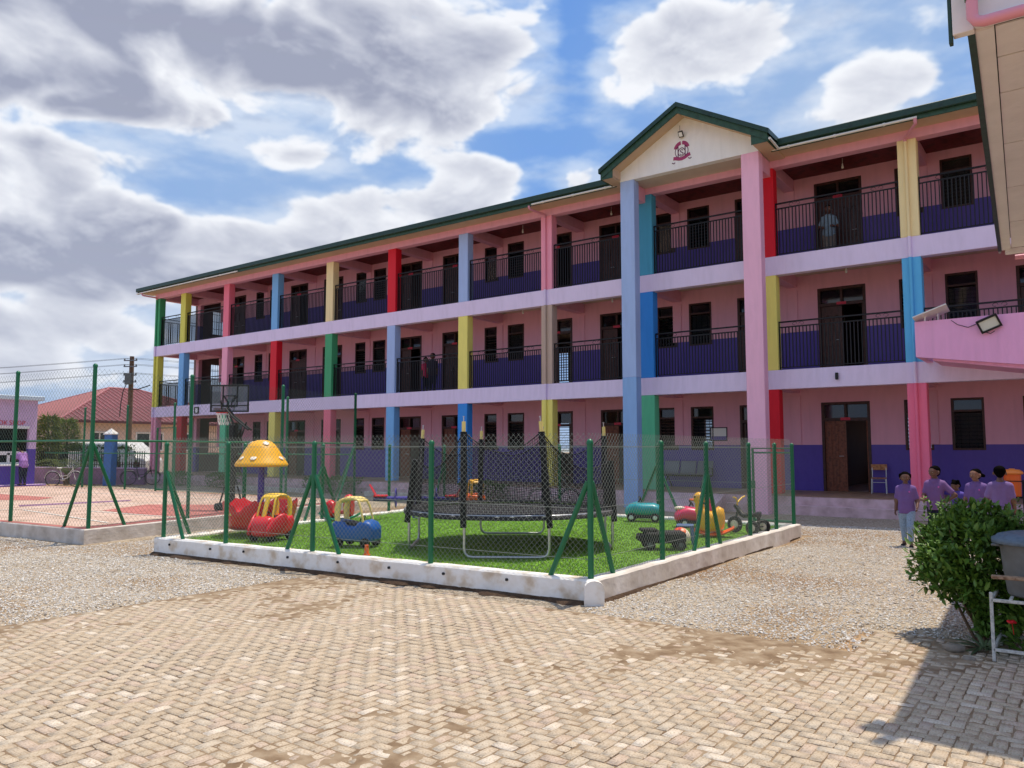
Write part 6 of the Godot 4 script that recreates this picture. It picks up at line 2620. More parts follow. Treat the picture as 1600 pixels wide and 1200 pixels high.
# ---------------------------------------------------------------- things along the school and in the yard
func build_yard_things() -> void:
	hedge("dark low hedge planted at the school's far end column", V(5.0, 0, 1.3), V(1.5, 0.62, 0.5), 2)
	hedge("dark low hedge before the mint ground-floor column", V(8.3, 0, 1.15), V(2.2, 0.6, 0.5), 4)
	hedge("long dark hedge between coral and blue ground-floor columns", V(15.2, 0, 1.1), V(2.9, 0.6, 0.5), 6)
	hedge("dark low hedge between the strong blue and yellow columns", V(22.6, 0, 1.1), V(1.9, 0.6, 0.5), 8)
	for d in [[12.6, 5.2, "short"], [19.8, 4.2, "longer"]]:
		var t := thing("planter_kerb", "%s grey concrete planter kerb in front of the plinth" % d[2], "kerb", V(d[0], 0, 1.75))
		var m := MB.new()
		m.bbox(V(-d[1] * 0.5, -0.05, -0.07), V(d[1] * 0.5, 0.16, 0.07), 0.015)
		obj("kerb_block", m, M.kerb_grey, t)
	# ramp up to the veranda beside the portico
	var t := thing("veranda_ramp", "short pale concrete ramp beside the portico steps", "ramp", V(29.6, 0, 0.7))
	var m := MB.new()
	m.xf = Transform3D(Basis(Vector3(0, 1, 0), PI / 2), Vector3.ZERO)
	m.prism([Vector2(0, 0), Vector2(-1.15, 0), Vector2(0, 0.44)], -0.9, 0.9)
	obj("slope", m, M.plinth, t)
	# ---- steel waiting bench on the veranda
	t = thing("waiting_bench", "three-seat perforated steel waiting bench on the veranda", "bench", V(28.25, 0.46, -1.85))
	for k in 3:
		var sn := part_node("seat", t, V((k - 1) * 0.56, 0, 0))
		m = MB.new()
		m.path([V(0, 0.42, 0.26), V(0, 0.44, 0.22), V(0, 0.42, 0.05), V(0, 0.43, -0.16), V(0, 0.5, -0.2), V(0, 0.78, -0.28)], 0.004, 4)
		var prof := [V(0, 0.4, 0.27), V(0, 0.44, 0.23), V(0, 0.42, 0.0), V(0, 0.43, -0.16), V(0, 0.52, -0.2), V(0, 0.8, -0.28), V(0, 0.82, -0.31)]
		for i in prof.size() - 1:
			var a: Vector3 = prof[i]
			var b: Vector3 = prof[i + 1]
			m.quad(a + V(-0.25, 0, 0), a + V(0.25, 0, 0), b + V(0.25, 0, 0), b + V(-0.25, 0, 0), V(0, 1, 0.6))
		obj("shell", m, M.bench_grey, sn)
	m = MB.new()
	m.bbox(V(-0.85, 0.34, -0.06), V(0.85, 0.39, 0.0), 0.01)
	for x in [-0.6, 0.6]:
		m.path([V(x, 0.0, 0.25), V(x, 0.06, 0.2), V(x, 0.34, -0.02), V(x, 0.06, -0.25), V(x, 0.0, -0.3)], 0.022, 8)
	for x in [-0.85, 0.85]:
		m.path([V(x, 0.36, -0.1), V(x, 0.6, -0.1), V(x, 0.62, 0.2), V(x, 0.42, 0.22)], 0.018, 8)
	obj("frame", m, M.iron, t)
	# ---- notice board
	t = thing("notice_board", "framed notice board with white and blue sheets on the veranda wall", "notice board", V(29.23, 1.9, ZW))
	m = MB.new()
	frame_box(m, -0.27, 0.27, 0.0, 0.42, 0.025, 0.0, 0.03)
	obj("frame", m, M.iron, t)
	m = MB.new()
	m.box(V(-0.245, 0.14, 0.004), V(0.245, 0.395, 0.012))
	obj("white_sheet", m, M.white, t)
	m = MB.new()
	m.box(V(-0.245, 0.025, 0.004), V(0.245, 0.14, 0.012))
	obj("blue_sheet", m, M.shop_low, t)
	# ---- classroom chair on the veranda
	t = thing("school_chair", "wooden school chair with steel legs against the purple wall", "chair", V(33.85, 0.46, -1.75), deg_to_rad(8))
	m = MB.new()
	m.bbox(V(-0.19, 0.4, -0.18), V(0.19, 0.425, 0.18), 0.006)
	obj("seat", m, M.chair_wood, t)
	m = MB.new()
	m.bbox(V(-0.2, 0.62, -0.215), V(0.2, 0.78, -0.195), 0.01)
	obj("backrest", m, M.chair_wood, t)
	for sx in [-1, 1]:
		m = MB.new()
		m.path([V(sx * 0.17, 0.72, -0.21), V(sx * 0.17, 0.4, -0.17), V(sx * 0.18, 0.0, -0.2)], 0.012, 8)
		obj("leg", m, M.steel, t)
		m = MB.new()
		m.path([V(sx * 0.17, 0.4, 0.15), V(sx * 0.18, 0.0, 0.18)], 0.012, 8)
		obj("leg", m, M.steel, t)
	m = MB.new()
	m.tube(V(-0.175, 0.3, 0.155), V(0.175, 0.3, 0.155), 0.009, -1, 6)
	m.tube(V(-0.175, 0.36, -0.18), V(0.175, 0.36, -0.18), 0.009, -1, 6)
	obj("stretcher", m, M.steel, t)
	# ---- orange water drum on an iron stand
	t = thing("water_stand", "thin black iron stand holding an orange water drum", "stand", V(37.09, 0.0, 1.5))
	m = MB.new()
	for sx in [-1, 1]:
		for sd in [-1, 1]:
			m.tube(V(sx * 0.19, 0.0, sd * 0.19), V(sx * 0.19, 1.0, sd * 0.19), 0.012, -1, 6)
	for y in [0.3, 0.64, 0.98]:
		m.path([V(-0.19, y, -0.19), V(0.19, y, -0.19), V(0.19, y, 0.19), V(-0.19, y, 0.19)], 0.011, 6, false, true)
	obj("frame", m, M.iron, t)
	t = thing("water_drum", "orange plastic water drum with a round lid and a tap", "drum", V(37.09, 0.655, 1.5))
	m = MB.new()
	m.lathe([Vector2(0.0, 0.0), Vector2(0.15, 0.0), Vector2(0.155, 0.02), Vector2(0.158, 0.24), Vector2(0.166, 0.26), Vector2(0.158, 0.28), Vector2(0.16, 0.44), Vector2(0.168, 0.47)], Vector3.ZERO, 24)
	obj("barrel", m, M.plastic_orange, t)
	m = MB.new()
	m.lathe([Vector2(0.16, 0.46), Vector2(0.2, 0.47), Vector2(0.205, 0.5), Vector2(0.19, 0.53), Vector2(0.15, 0.55), Vector2(0.145, 0.565), Vector2(0.06, 0.57), Vector2(0.05, 0.585), Vector2(0.0, 0.585)], Vector3.ZERO, 24)
	obj("lid", m, M.drum_lid, t)
	m = MB.new()
	m.tube(V(-0.1, 0.06, 0.11), V(-0.14, 0.06, 0.17), 0.015, -1, 8)
	m.tube(V(-0.14, 0.03, 0.17), V(-0.14, 0.09, 0.17), 0.012, -1, 8)
	obj("tap", m, M.white, t)
	build_bins()
	build_bush()

func build_bins() -> void:
	var t := thing("bin_stand", "white angle-iron stand carrying grey bins beside the leafy bush", "stand", V(37.72, 0, 13.8), 0.0)
	var m := MB.new()
	for p in [[0.0, 0.0], [0.75, 0.0], [0.0, -0.6], [0.75, -0.6]]:
		var lm := MB.new()
		lm.bbox(V(p[0] - 0.012, 0.0, p[1] - 0.012), V(p[0] + 0.012, 0.53, p[1] + 0.012), 0.003)
		obj("leg", lm, M.stand_white, t)
	for y in [0.09, 0.47]:
		m.bbox(V(0.0, y - 0.012, -0.012), V(0.75, y + 0.012, 0.012), 0.003)
		m.bbox(V(0.0, y - 0.012, -0.612), V(0.75, y + 0.012, -0.588), 0.003)
		m.bbox(V(-0.012, y - 0.013, -0.6), V(0.012, y + 0.011, 0.0), 0.003)
		m.bbox(V(0.738, y - 0.013, -0.6), V(0.762, y + 0.011, 0.0), 0.003)
	for k in 5:
		m.bbox(V(0.13 * (k + 1) - 0.012, 0.482, -0.6), V(0.13 * (k + 1) + 0.012, 0.49, 0.0), 0.002)
	obj("frame", m, M.stand_white, t)
	t = thing("dustbin", "grey ribbed plastic dustbin with a slate blue lid on the white stand", "bin", V(38.06, 0.492, 13.52))
	m = MB.new()
	m.lathe([Vector2(0.0, 0.0), Vector2(0.24, 0.0), Vector2(0.25, 0.015), Vector2(0.268, 0.16), Vector2(0.272, 0.18), Vector2(0.29, 0.4), Vector2(0.305, 0.41), Vector2(0.305, 0.44), Vector2(0.28, 0.45)], Vector3.ZERO, 32)
	obj("barrel", m, M.bin_grey, t)
	m = MB.new()
	m.lathe([Vector2(0.325, 0.405), Vector2(0.345, 0.41), Vector2(0.345, 0.445), Vector2(0.32, 0.455), Vector2(0.3, 0.475), Vector2(0.22, 0.495), Vector2(0.0, 0.505)], Vector3.ZERO, 36)
	obj("lid", m, M.bin_lid, t)
	m = MB.new()
	m.bbox(V(-0.335, 0.385, 0.02), V(-0.27, 0.405, 0.16), 0.006)
	obj("handle", m, M.bin_grey, t)
	t = thing("wood_offcut", "rough weathered plank end wedged against the dustbin", "plank", V(37.9, 0.655, 13.82), deg_to_rad(4))
	m = MB.new()
	m.bbox(V(-0.17, -0.014, -0.03), V(0.5, 0.014, 0.03), 0.006)
	obj("board", m, M.plank_worn, t)

const BUSH := Color(0.095, 0.195, 0.026)

func build_bush() -> void:
	var t := thing("leafy_bush", "dense green leafy bush growing at the paving edge by the bins", "bush", V(37.55, 0, 13.0))
	var q := RandomNumberGenerator.new()
	q.seed = 23
	var m := MB.new()
	for i in 16:
		var a := q.randf() * TAU
		var r := q.randf_range(0.12, 0.5)
		m.path([V(q.randf_range(-0.06, 0.06), -0.03, q.randf_range(-0.06, 0.06)), V(cos(a) * r * 0.4, 0.32, sin(a) * r * 0.4), V(cos(a) * r, q.randf_range(0.6, 1.0), sin(a) * r)], [0.014, 0.01, 0.004], 6)
	obj("stems", m, M.bark, t)
	var shapes := []
	for k in 3:
		shapes.append(leaf_mesh(0.06, 0.03, [0.2, -0.25, 0.45][k]))
	var meshes := []
	for k in 3:
		meshes.append(shapes[k].mesh())
	M.leaf_near = []
	for c in [BUSH]:
		var lm := plain(c.linear_to_srgb(), 0.42)
		lm.backlight_enabled = true
		lm.backlight = Color(0.3, 0.36, 0.1)
		M.leaf_near.append(lm)
	var fol := MB.new()
	var singles := 0
	var toward := (CAM - V(37.55, 0.7, 13.0)).normalized()
	var clumps := []
	for i in 80:
		var d := V(q.randfn(), q.randfn() * 0.9, q.randfn()).normalized()
		clumps.append([d, q.randf_range(0.76, 1.1)])
	var made := 0
	while made < 11500:
		var cl = clumps[q.randi() % clumps.size()]
		var d: Vector3 = (cl[0] + V(q.randfn(), q.randfn(), q.randfn()) * 0.17).normalized()
		var depth := 1.0 - absf(q.randfn()) * 0.16
		var rad := V(0.50, 0.52, 0.46)
		# flat-topped outline that tucks in towards the foot
		var p: Vector3 = d * rad * cl[1] * depth + V(0, 0.66, 0)
		if p.y < 0.45:
			var k := clampf((p.y + 0.08) / 0.53, 0.3, 1.0)
			p.x = p.x * k + 0.2 * (1.0 - k)
			p.z = p.z * k
		if q.randf() < 0.25:
			p = V(q.randf_range(-0.2, 0.3), q.randf_range(0.05, 0.5), q.randf_range(-0.22, 0.26))
			p.x = p.x * (0.5 + p.y) + 0.12
		if p.y < 0.04 or p.y > 1.17:
			continue
		var s := q.randf_range(0.75, 1.45)
		var tr := leaf_place(q, p, d * 0.45 + V(q.randfn(), q.randfn() * 0.8 + 0.5, q.randfn()) * 0.7, s)
		var kind := q.randi() % 3
		if singles < 280 and d.dot(toward) > 0.55 and depth > 0.97:
			var o := obj("leaf", meshes[kind], M.leaf_near[0], t)
			o.transform = tr
			singles += 1
		else:
			add_leaf(fol, shapes[kind], tr, leaf_tone(q, BUSH))
		made += 1
	# sprigs that stand above the rest
	for i in 16:
		var b := V(q.randf_range(-0.4, 0.46), 1.02, q.randf_range(-0.25, 0.25))
		var h := q.randf_range(0.08, 0.2)
		for k in 14:
			add_leaf(fol, shapes[k % 3], leaf_place(q, b + V(0, h * k / 13.0, 0), V(cos(k * 2.4), 0.7, sin(k * 2.4)), q.randf_range(0.5, 0.9)), leaf_tone(q, BUSH))
	obj("foliage", fol, M.leaf, t).set_meta("kind", "stuff")
	# strappy plant and stones at its foot
	t = thing("strap_plant", "low strap-leaved plant at the foot of the bush", "plant", V(37.62, 0, 13.42))
	m = MB.new()
	var src := leaf_mesh(0.3, 0.042, 0.5)
	for i in 26:
		var a := q.randf() * TAU
		var y := V(cos(a), q.randf_range(0.3, 1.2), sin(a)).normalized()
		var z := (V(cos(a), 0, sin(a)) - y * y.dot(V(cos(a), 0, sin(a)))).normalized()
		add_leaf(m, src, Transform3D(Basis(y.cross(z), y, z).scaled(Vector3.ONE * q.randf_range(0.6, 1.1)), V(cos(a) * 0.02, 0, sin(a) * 0.02)), leaf_tone(q, Color(0.11, 0.155, 0.07)))
	obj("leaves", m, M.leaf, t)
	t = thing("flower_clump", "dark shrub with red flowers under the bin stand", "plant", V(38.1, 0, 13.35))
	m = MB.new()
	src = leaf_mesh(0.08, 0.04, 0.2)
	for i in 700:
		var p := V(q.randf_range(-0.3, 0.4), q.randf_range(0.02, 0.42), q.randf_range(-0.25, 0.2))
		add_leaf(m, src, leaf_place(q, p, V(p.x, 0.3, 0.4), q.randf_range(0.7, 1.2)), leaf_tone(q, BUSH))
	obj("foliage", m, M.leaf, t)
	for p in [V(-0.27, 0.27, 0.2), V(0.12, 0.36, 0.2)]:
		m = MB.new()
		for k in 6:
			m.ell(p + V(cos(k * 1.05) * 0.018, 0.004 * (k % 2), sin(k * 1.05) * 0.018), V(0.018, 0.012, 0.018), 8, 5)
		m.tube(p, p + V(0.01, -0.1, -0.02), 0.003, -1, 5)
		obj("flower", m, M.flower_red, t)
	for d in [[V(37.42, 0, 13.62), 0.085, "rounded grey rock set at the paving edge by the strap plant"], [V(37.55, 0, 13.85), 0.05, "small flat rock beside the white stand leg"]]:
		t = thing("edge_rock", d[2], "rock", d[0])
		m = MB.new()
		var rings := []
		for i in 7:
			var th := PI * i / 6.0
			var r := []
			for k in 12:
				var a := TAU * k / 12.0
				var w: float = d[1] * maxf(sin(th), 0.02) * (1.0 + 0.2 * sin(a * 3.0 + d[1] * 40.0) + 0.12 * sin(a * 5.0 + th * 4.0))
				r.append(V(cos(a) * w, d[1] * 0.45 * (1.0 + cos(th)) - 0.02, sin(a) * w * 0.8))
			rings.append(r)
		loft(m, rings, false)
		obj("stone", m, M.rock, t)

# ---------------------------------------------------------------- people: smooth-joined tapered bones meshed as surface nets
func net_mesh(dst: MB, bones: Array, cell: float, k: float, planes := []) -> void:
	var lo := Vector3.ONE * 1e9
	var hi := -lo
	for b in bones:
		var r: float = maxf(b[2], b[3]) + cell * 2.5
		for e in [b[0], b[1]]:
			lo = lo.min(e - Vector3.ONE * r)
			hi = hi.max(e + Vector3.ONE * r)
	var nx := int((hi.x - lo.x) / cell) + 2
	var ny := int((hi.y - lo.y) / cell) + 2
	var nz := int((hi.z - lo.z) / cell) + 2
	var g := PackedFloat32Array()
	g.resize(nx * ny * nz)
	g.fill(1.0)
	var B := 6
	var hd := cell * B * 0.9
	for bz in range(0, nz, B):
		for by in range(0, ny, B):
			for bx in range(0, nx, B):
				var c := lo + V(bx + B * 0.5, by + B * 0.5, bz + B * 0.5) * cell
				var dm := 1e9
				var ds := []
				for b in bones:
					var d := bone_dist(c, b)
					ds.append(d)
					dm = minf(dm, d)
				if dm > hd + k:
					continue
				var near := []
				for i in bones.size():
					if ds[i] < dm + hd * 2.0 + k:
						near.append(bones[i])
				for z in range(bz, mini(bz + B, nz)):
					for y in range(by, mini(by + B, ny)):
						for x in range(bx, mini(bx + B, nx)):
							var p := lo + V(x, y, z) * cell
							var v := 1e9
							for b in near:
								var d := bone_dist(p, b)
								if v > 1e8:
									v = d
								else:
									var h := maxf(k - absf(v - d), 0.0) / k
									v = minf(v, d) - h * h * k * 0.25
							for q in planes:
								v = maxf(v, q[0].dot(p) - q[1])
							g[(z * ny + y) * nx + x] = v
	var vid := {}
	var sx := 1
	var sy := nx
	var sz := nx * ny
	var offs := [0, sx, sy, sx + sy, sz, sx + sz, sy + sz, sx + sy + sz]
	var cor := [V(0, 0, 0), V(1, 0, 0), V(0, 1, 0), V(1, 1, 0), V(0, 0, 1), V(1, 0, 1), V(0, 1, 1), V(1, 1, 1)]
	var edges := [[0, 1], [2, 3], [4, 5], [6, 7], [0, 2], [1, 3], [4, 6], [5, 7], [0, 4], [1, 5], [2, 6], [3, 7]]
	var base := dst.v.size()
	for z in nz - 1:
		for y in ny - 1:
			for x in nx - 1:
				var i := (z * ny + y) * nx + x
				var neg := 0
				for o in offs:
					if g[i + o] < 0.0:
						neg += 1
				if neg == 0 or neg == 8:
					continue
				var s := Vector3.ZERO
				var n := 0
				for e in edges:
					var a: float = g[i + offs[e[0]]]
					var b: float = g[i + offs[e[1]]]
					if (a < 0.0) != (b < 0.0):
						s += cor[e[0]].lerp(cor[e[1]], a / (a - b))
						n += 1
				var gr := V(g[i + 1] + g[i + sx + sy] + g[i + sx + sz] + g[i + sx + sy + sz] - g[i] - g[i + sy] - g[i + sz] - g[i + sy + sz],
					g[i + sy] + g[i + sx + sy] + g[i + sy + sz] + g[i + sx + sy + sz] - g[i] - g[i + sx] - g[i + sz] - g[i + sx + sz],
					g[i + sz] + g[i + sx + sz] + g[i + sy + sz] + g[i + sx + sy + sz] - g[i] - g[i + sx] - g[i + sy] - g[i + sx + sy])
				vid[i] = dst.v.size()
				dst.v.push_back(dst.xf * (lo + (V(x, y, z) + s / n) * cell))
				dst.nn.push_back((dst.xf.basis * gr).normalized())
	for i in vid:
		# edges that leave the cell's first corner: one quad round each crossed one
		for ax in 3:
			var st: int = [sx, sy, sz][ax]
			var u: int = [sy, sz, sx][ax]
			var w: int = [sz, sx, sy][ax]
			var a: float = g[i]
			var b: float = g[i + st]
			if (a < 0.0) == (b < 0.0):
				continue
			var q := [i, i - u, i - u - w, i - w]
			if not (vid.has(q[1]) and vid.has(q[2]) and vid.has(q[3])):
				continue
			var o := [vid[q[0]], vid[q[1]], vid[q[2]], vid[q[3]]]
			if a < 0.0:
				o = [o[0], o[3], o[2], o[1]]
			for t in [[0, 1, 2], [0, 2, 3]]:
				var p0: Vector3 = dst.v[o[t[0]]]
				var p1: Vector3 = dst.v[o[t[1]]]
				var p2: Vector3 = dst.v[o[t[2]]]
				var gg := (p2 - p0).cross(p1 - p0)
				dst.ix.push_back(o[t[0]])
				if gg.dot(dst.nn[o[t[0]]] + dst.nn[o[t[1]]] + dst.nn[o[t[2]]]) < 0.0:
					dst.ix.push_back(o[t[2]])
					dst.ix.push_back(o[t[1]])
				else:
					dst.ix.push_back(o[t[1]])
					dst.ix.push_back(o[t[2]])

func bone_dist(p: Vector3, b: Array) -> float:
	var a: Vector3 = b[0]
	var d: Vector3 = b[1] - a
	var l := d.length_squared()
	var t := 0.0
	if l > 1e-12:
		t = clampf((p - a).dot(d) / l, 0.0, 1.0)
	return (p - a - d * t).length() - lerpf(b[2], b[3], t)

func grown(bones: Array, r: float) -> Array:
	var o := []
	for b in bones:
		o.append([b[0], b[1], b[2] + r, b[3] + r])
	return o

func hand_bones(wrist: Vector3, dir: Vector3, palm_n: Vector3, thumb: Vector3, s: float, curl: float) -> Array:
	# palm, four fingers of different lengths that bend, and a thumb from the side of the palm
	dir = dir.normalized()
	var side := thumb.normalized()
	var o := [[wrist, wrist + dir * 0.02 * s, 0.02 * s, 0.02 * s]]
	for f in 4:
		var off := (1.5 - f) * 0.0165 * s
		var kn := wrist + dir * (0.07 - absf(f - 1.2) * 0.004) * s + side * off
		o.append([wrist + dir * 0.015 * s + side * off * 0.6, kn, 0.0125 * s, 0.0095 * s])
		var ln: float = [0.052, 0.06, 0.056, 0.044][f] * s
		var d1 := (dir + palm_n * curl * 0.7).normalized()
		var d2 := (dir + palm_n * curl * 1.8).normalized()
		var m1 := kn + d1 * ln * 0.5
		o.append([kn, m1, 0.0088 * s, 0.008 * s])
		o.append([m1, m1 + d2 * ln * 0.5, 0.008 * s, 0.0068 * s])
	var tb := wrist + dir * 0.02 * s + side * 0.022 * s
	var t1 := tb + (dir * 0.6 + side * 0.7 + palm_n * 0.3).normalized() * 0.034 * s
	o.append([tb, t1, 0.012 * s, 0.009 * s])
	o.append([t1, t1 + (dir * 0.9 + side * 0.2 + palm_n * 0.3).normalized() * 0.028 * s, 0.009 * s, 0.0075 * s])
	return o

func person(label: String, at: Vector3, turn: float, H: float, pose: Dictionary, look: Dictionary) -> void:
	# pose: arms as [elbow, wrist] in parts of the height (x outwards, y up, z forward), strides, head turn
	var t := thing("person", label, "person", at, turn, "pupils and staff in purple shirts" if look.get("pupil", false) else "")
	var fine: bool = look.get("fine", true)
	var P := func(x: float, y: float, z: float) -> Vector3:
		return V(x, y, z) * H
	var stride: float = pose.get("stride", 0.0)
	var bend: float = pose.get("bend", 0.0)
	var up := func(y: float) -> float:
		return bend * maxf(y - 0.5, 0.0)
	var torso := [
		[P.call(-0.03, 0.5, 0), P.call(-0.032, 0.60, 0.004), 0.058 * H, 0.05 * H], [P.call(0.03, 0.5, 0), P.call(0.032, 0.60, 0.004), 0.058 * H, 0.05 * H],
		[P.call(-0.032, 0.60, 0.004), P.call(-0.042, 0.73, up.call(0.74)), 0.05 * H, 0.054 * H], [P.call(0.032, 0.60, 0.004), P.call(0.042, 0.73, up.call(0.74)), 0.05 * H, 0.054 * H],
		[P.call(0.0, 0.8, up.call(0.78) - 0.01), P.call(-0.076, 0.772, up.call(0.78) - 0.01), 0.04 * H, 0.034 * H],
		[P.call(0.0, 0.8, up.call(0.78) - 0.01), P.call(0.076, 0.772, up.call(0.78) - 0.01), 0.04 * H, 0.034 * H],
	]
	var neck := [[P.call(0, 0.78, up.call(0.78) - 0.012), P.call(0, 0.86, up.call(0.86)), 0.036 * H, 0.031 * H]]
	var arms := []
	var upper := []
	var hands := []
	for sd in [-1, 1]:
		var a: Array = pose.arm_r if sd < 0 else pose.arm_l
		var sh: Vector3 = P.call(sd * 0.09, 0.77, up.call(0.78) - 0.01)
		var el: Vector3 = P.call(sd * a[0].x, a[0].y, a[0].z + up.call(a[0].y))
		var wr: Vector3 = P.call(sd * a[1].x, a[1].y, a[1].z + up.call(a[1].y) * 0.5)
		arms.append([sh, el, 0.031 * H, 0.024 * H])
		arms.append([el, wr, 0.025 * H, 0.017 * H])
		upper.append([sh, sh.lerp(el, 0.7), 0.031 * H, 0.029 * H])
		var dir := (wr - el).normalized()
		var inw := V(-sd, 0, 0.25)
		inw = (inw - dir * inw.dot(dir)).normalized()
		var th := dir.cross(inw) * (1.0 if sd > 0 else -1.0)
		if th.z < 0.0:
			th = -th
		hands.append(hand_bones(wr, dir, inw, th, H / 1.68, 0.5 + pose.get("grip", 0.0)))
	var legs := []
	for sd in [-1, 1]:
		var z: float = stride * sd
		var hip: Vector3 = P.call(sd * 0.05, 0.48, 0)
		var kn: Vector3 = P.call(sd * 0.052, 0.265, z * 0.65 + 0.012)
		var an: Vector3 = P.call(sd * 0.052, 0.045 + maxf(-z, 0.0) * 0.15, z)
		legs.append([hip, kn, 0.056 * H, 0.036 * H])
		legs.append([kn, an, 0.036 * H, 0.022 * H])
		legs.append([an + P.call(0, -0.025, -0.015), an + P.call(sd * 0.012, -0.032, 0.075), 0.02 * H, 0.013 * H])
	# skin: one continuous body, the hands and the head on finer grids
	var m := MB.new()
	net_mesh(m, torso + neck + arms + legs, (0.014 if fine else 0.022) * H / 1.26, 0.03 * H)
	if fine:
		for h in hands:
			net_mesh(m, h, 0.0042 * H / 1.26, 0.008 * H)
	else:
		for h in hands:
			net_mesh(m, h, 0.009, 0.012 * H)
	var hc: Vector3 = P.call(0, 0.925, up.call(0.92) + 0.012 + pose.get("nod", 0.0) * 0.5)
	var S := H / 1.26
	var hb := Basis.from_euler(Vector3(pose.get("nod_angle", 0.0), pose.get("look", 0.0), 0.0))
	var HB := func(x: float, y: float, z: float) -> Vector3:
		return hc + hb * (V(x, y, z) * S)
	var head := [
		[HB.call(0, 0.022, -0.012), HB.call(0, 0.018, 0.012), 0.079 * S, 0.074 * S],
		[HB.call(0, -0.02, 0.012), HB.call(0, -0.066, 0.034), 0.058 * S, 0.03 * S],
		[HB.call(-0.034, -0.022, 0.04), HB.call(0.034, -0.022, 0.04), 0.03 * S, 0.03 * S],
		[HB.call(-0.03, 0.016, 0.062), HB.call(0.03, 0.016, 0.062), 0.02 * S, 0.02 * S],
		[HB.call(0, 0.004, 0.078), HB.call(0, -0.022, 0.088), 0.008 * S, 0.013 * S],
		[HB.call(-0.016, -0.048, 0.07), HB.call(0.016, -0.048, 0.07), 0.01 * S, 0.01 * S],
		[HB.call(-0.078, 0.0, -0.005), HB.call(-0.082, -0.022, 0.0), 0.014 * S, 0.01 * S],
		[HB.call(0.078, 0.0, -0.005), HB.call(0.082, -0.022, 0.0), 0.014 * S, 0.01 * S],
	]
	net_mesh(m, head, (0.0055 if fine else 0.012) * S, 0.014 * S)
	obj("body", m, look.skin, t)
	# face: eyes under the brow, lips
	m = MB.new()
	for sd in [-1, 1]:
		m.ell(HB.call(sd * 0.03, -0.002, 0.073), V(0.0115, 0.0075, 0.007) * S, 8, 6)
	obj("eyes", m, M.white, t)
	m = MB.new()
	for sd in [-1, 1]:
		m.ell(HB.call(sd * 0.03, -0.002, 0.0775), V(0.005, 0.006, 0.004) * S, 8, 6)
	obj("pupils", m, M.black, t)
	m = MB.new()
	m.ell(HB.call(0, -0.05, 0.079), V(0.02, 0.005, 0.005) * S, 10, 6)
	obj("lips", m, M.lips, t)
	# hair
	var hv := [[HB.call(0, 0.03, -0.018), HB.call(0, 0.03, 0.008), 0.081 * S, 0.074 * S], [HB.call(0, -0.012, -0.042), HB.call(0, 0.03, -0.03), 0.058 * S, 0.07 * S]]
	var cn := (hb * V(0, -0.8, 1.0)).normalized()
	var cut := [[cn, cn.dot(HB.call(0, 0.052, 0.06))]]
	if look.get("hair", "short") == "full":
		hv.append([HB.call(-0.05, 0.0, -0.03), HB.call(-0.06, 0.04, 0.0), 0.045 * S, 0.04 * S])
		hv.append([HB.call(0.05, 0.0, -0.03), HB.call(0.06, 0.04, 0.0), 0.045 * S, 0.04 * S])
	elif look.get("hair", "short") == "tail":
		hv.append([HB.call(0.0, 0.02, -0.09), HB.call(0.05, 0.0, -0.13), 0.04 * S, 0.028 * S])
	elif look.get("hair", "short") == "puffs":
		for sd in [-1, 1]:
			hv.append([HB.call(sd * 0.055, 0.07, -0.03), HB.call(sd * 0.07, 0.085, -0.035), 0.034 * S, 0.034 * S])
	m = MB.new()
	net_mesh(m, hv, 0.008 * S if fine else 0.014 * S, 0.012 * S, cut)
	obj("hair", m, M.hair, t)
	# shirt with sleeves, collar and chest mark
	m = MB.new()
	net_mesh(m, grown(torso, 0.012 * H) + [[P.call(-0.035, 0.42, 0), P.call(-0.035, 0.52, 0), 0.072 * H, 0.068 * H], [P.call(0.035, 0.42, 0), P.call(0.035, 0.52, 0), 0.072 * H, 0.068 * H]] + grown(upper, 0.009 * H), (0.011 if fine else 0.02) * S, 0.03 * H, [[Vector3.DOWN, -0.435 * H], [V(0, 1, -0.35).normalized(), V(0, 1, -0.35).normalized().dot(P.call(0, 0.835, up.call(0.8)))]])
	obj("shirt", m, look.shirt, t)
	m = MB.new()
	var cp := []
	for i in 13:
		var a := deg_to_rad(-60 + 300.0 * i / 12.0)
		cp.append(P.call(cos(a) * 0.046, 0.826 - 0.018 * maxf(-sin(a) * -1.0, -0.4), up.call(0.82) - 0.012 - sin(a) * 0.044))
	m.path(cp, 0.011 * H, 6)
	obj("collar", m, look.shirt, t)
	if look.get("mark", false):
		m = MB.new()
		m.ell(P.call(0.052, 0.735, up.call(0.735) + 0.066), V(0.013, 0.016, 0.004) * S, 8, 6)
		obj("chest_mark", m, M.mark_pink, t)
	m = MB.new()
	var lb := []
	for i in [0, 1, 3, 4]:
		lb.append(legs[i])
	net_mesh(m, grown(lb, 0.010 * H), (0.012 if fine else 0.02) * S, 0.02 * H, [[Vector3.UP, 0.475 * H], [Vector3.DOWN, -0.05 * H]])
	obj("trousers", m, look.legs, t)
	m = MB.new()
	for i in [2, 5]:
		var f: Array = legs[i]
		m.tube(V(f[0].x, 0.012, f[0].z - 0.01), V(f[1].x, 0.012, f[1].z + 0.015), 0.034 * S, 0.036 * S, 10)
	var sh := obj("shoes", m, look.get("shoes", M.black), t)
	sh.scale = V(1, 0.55, 1)

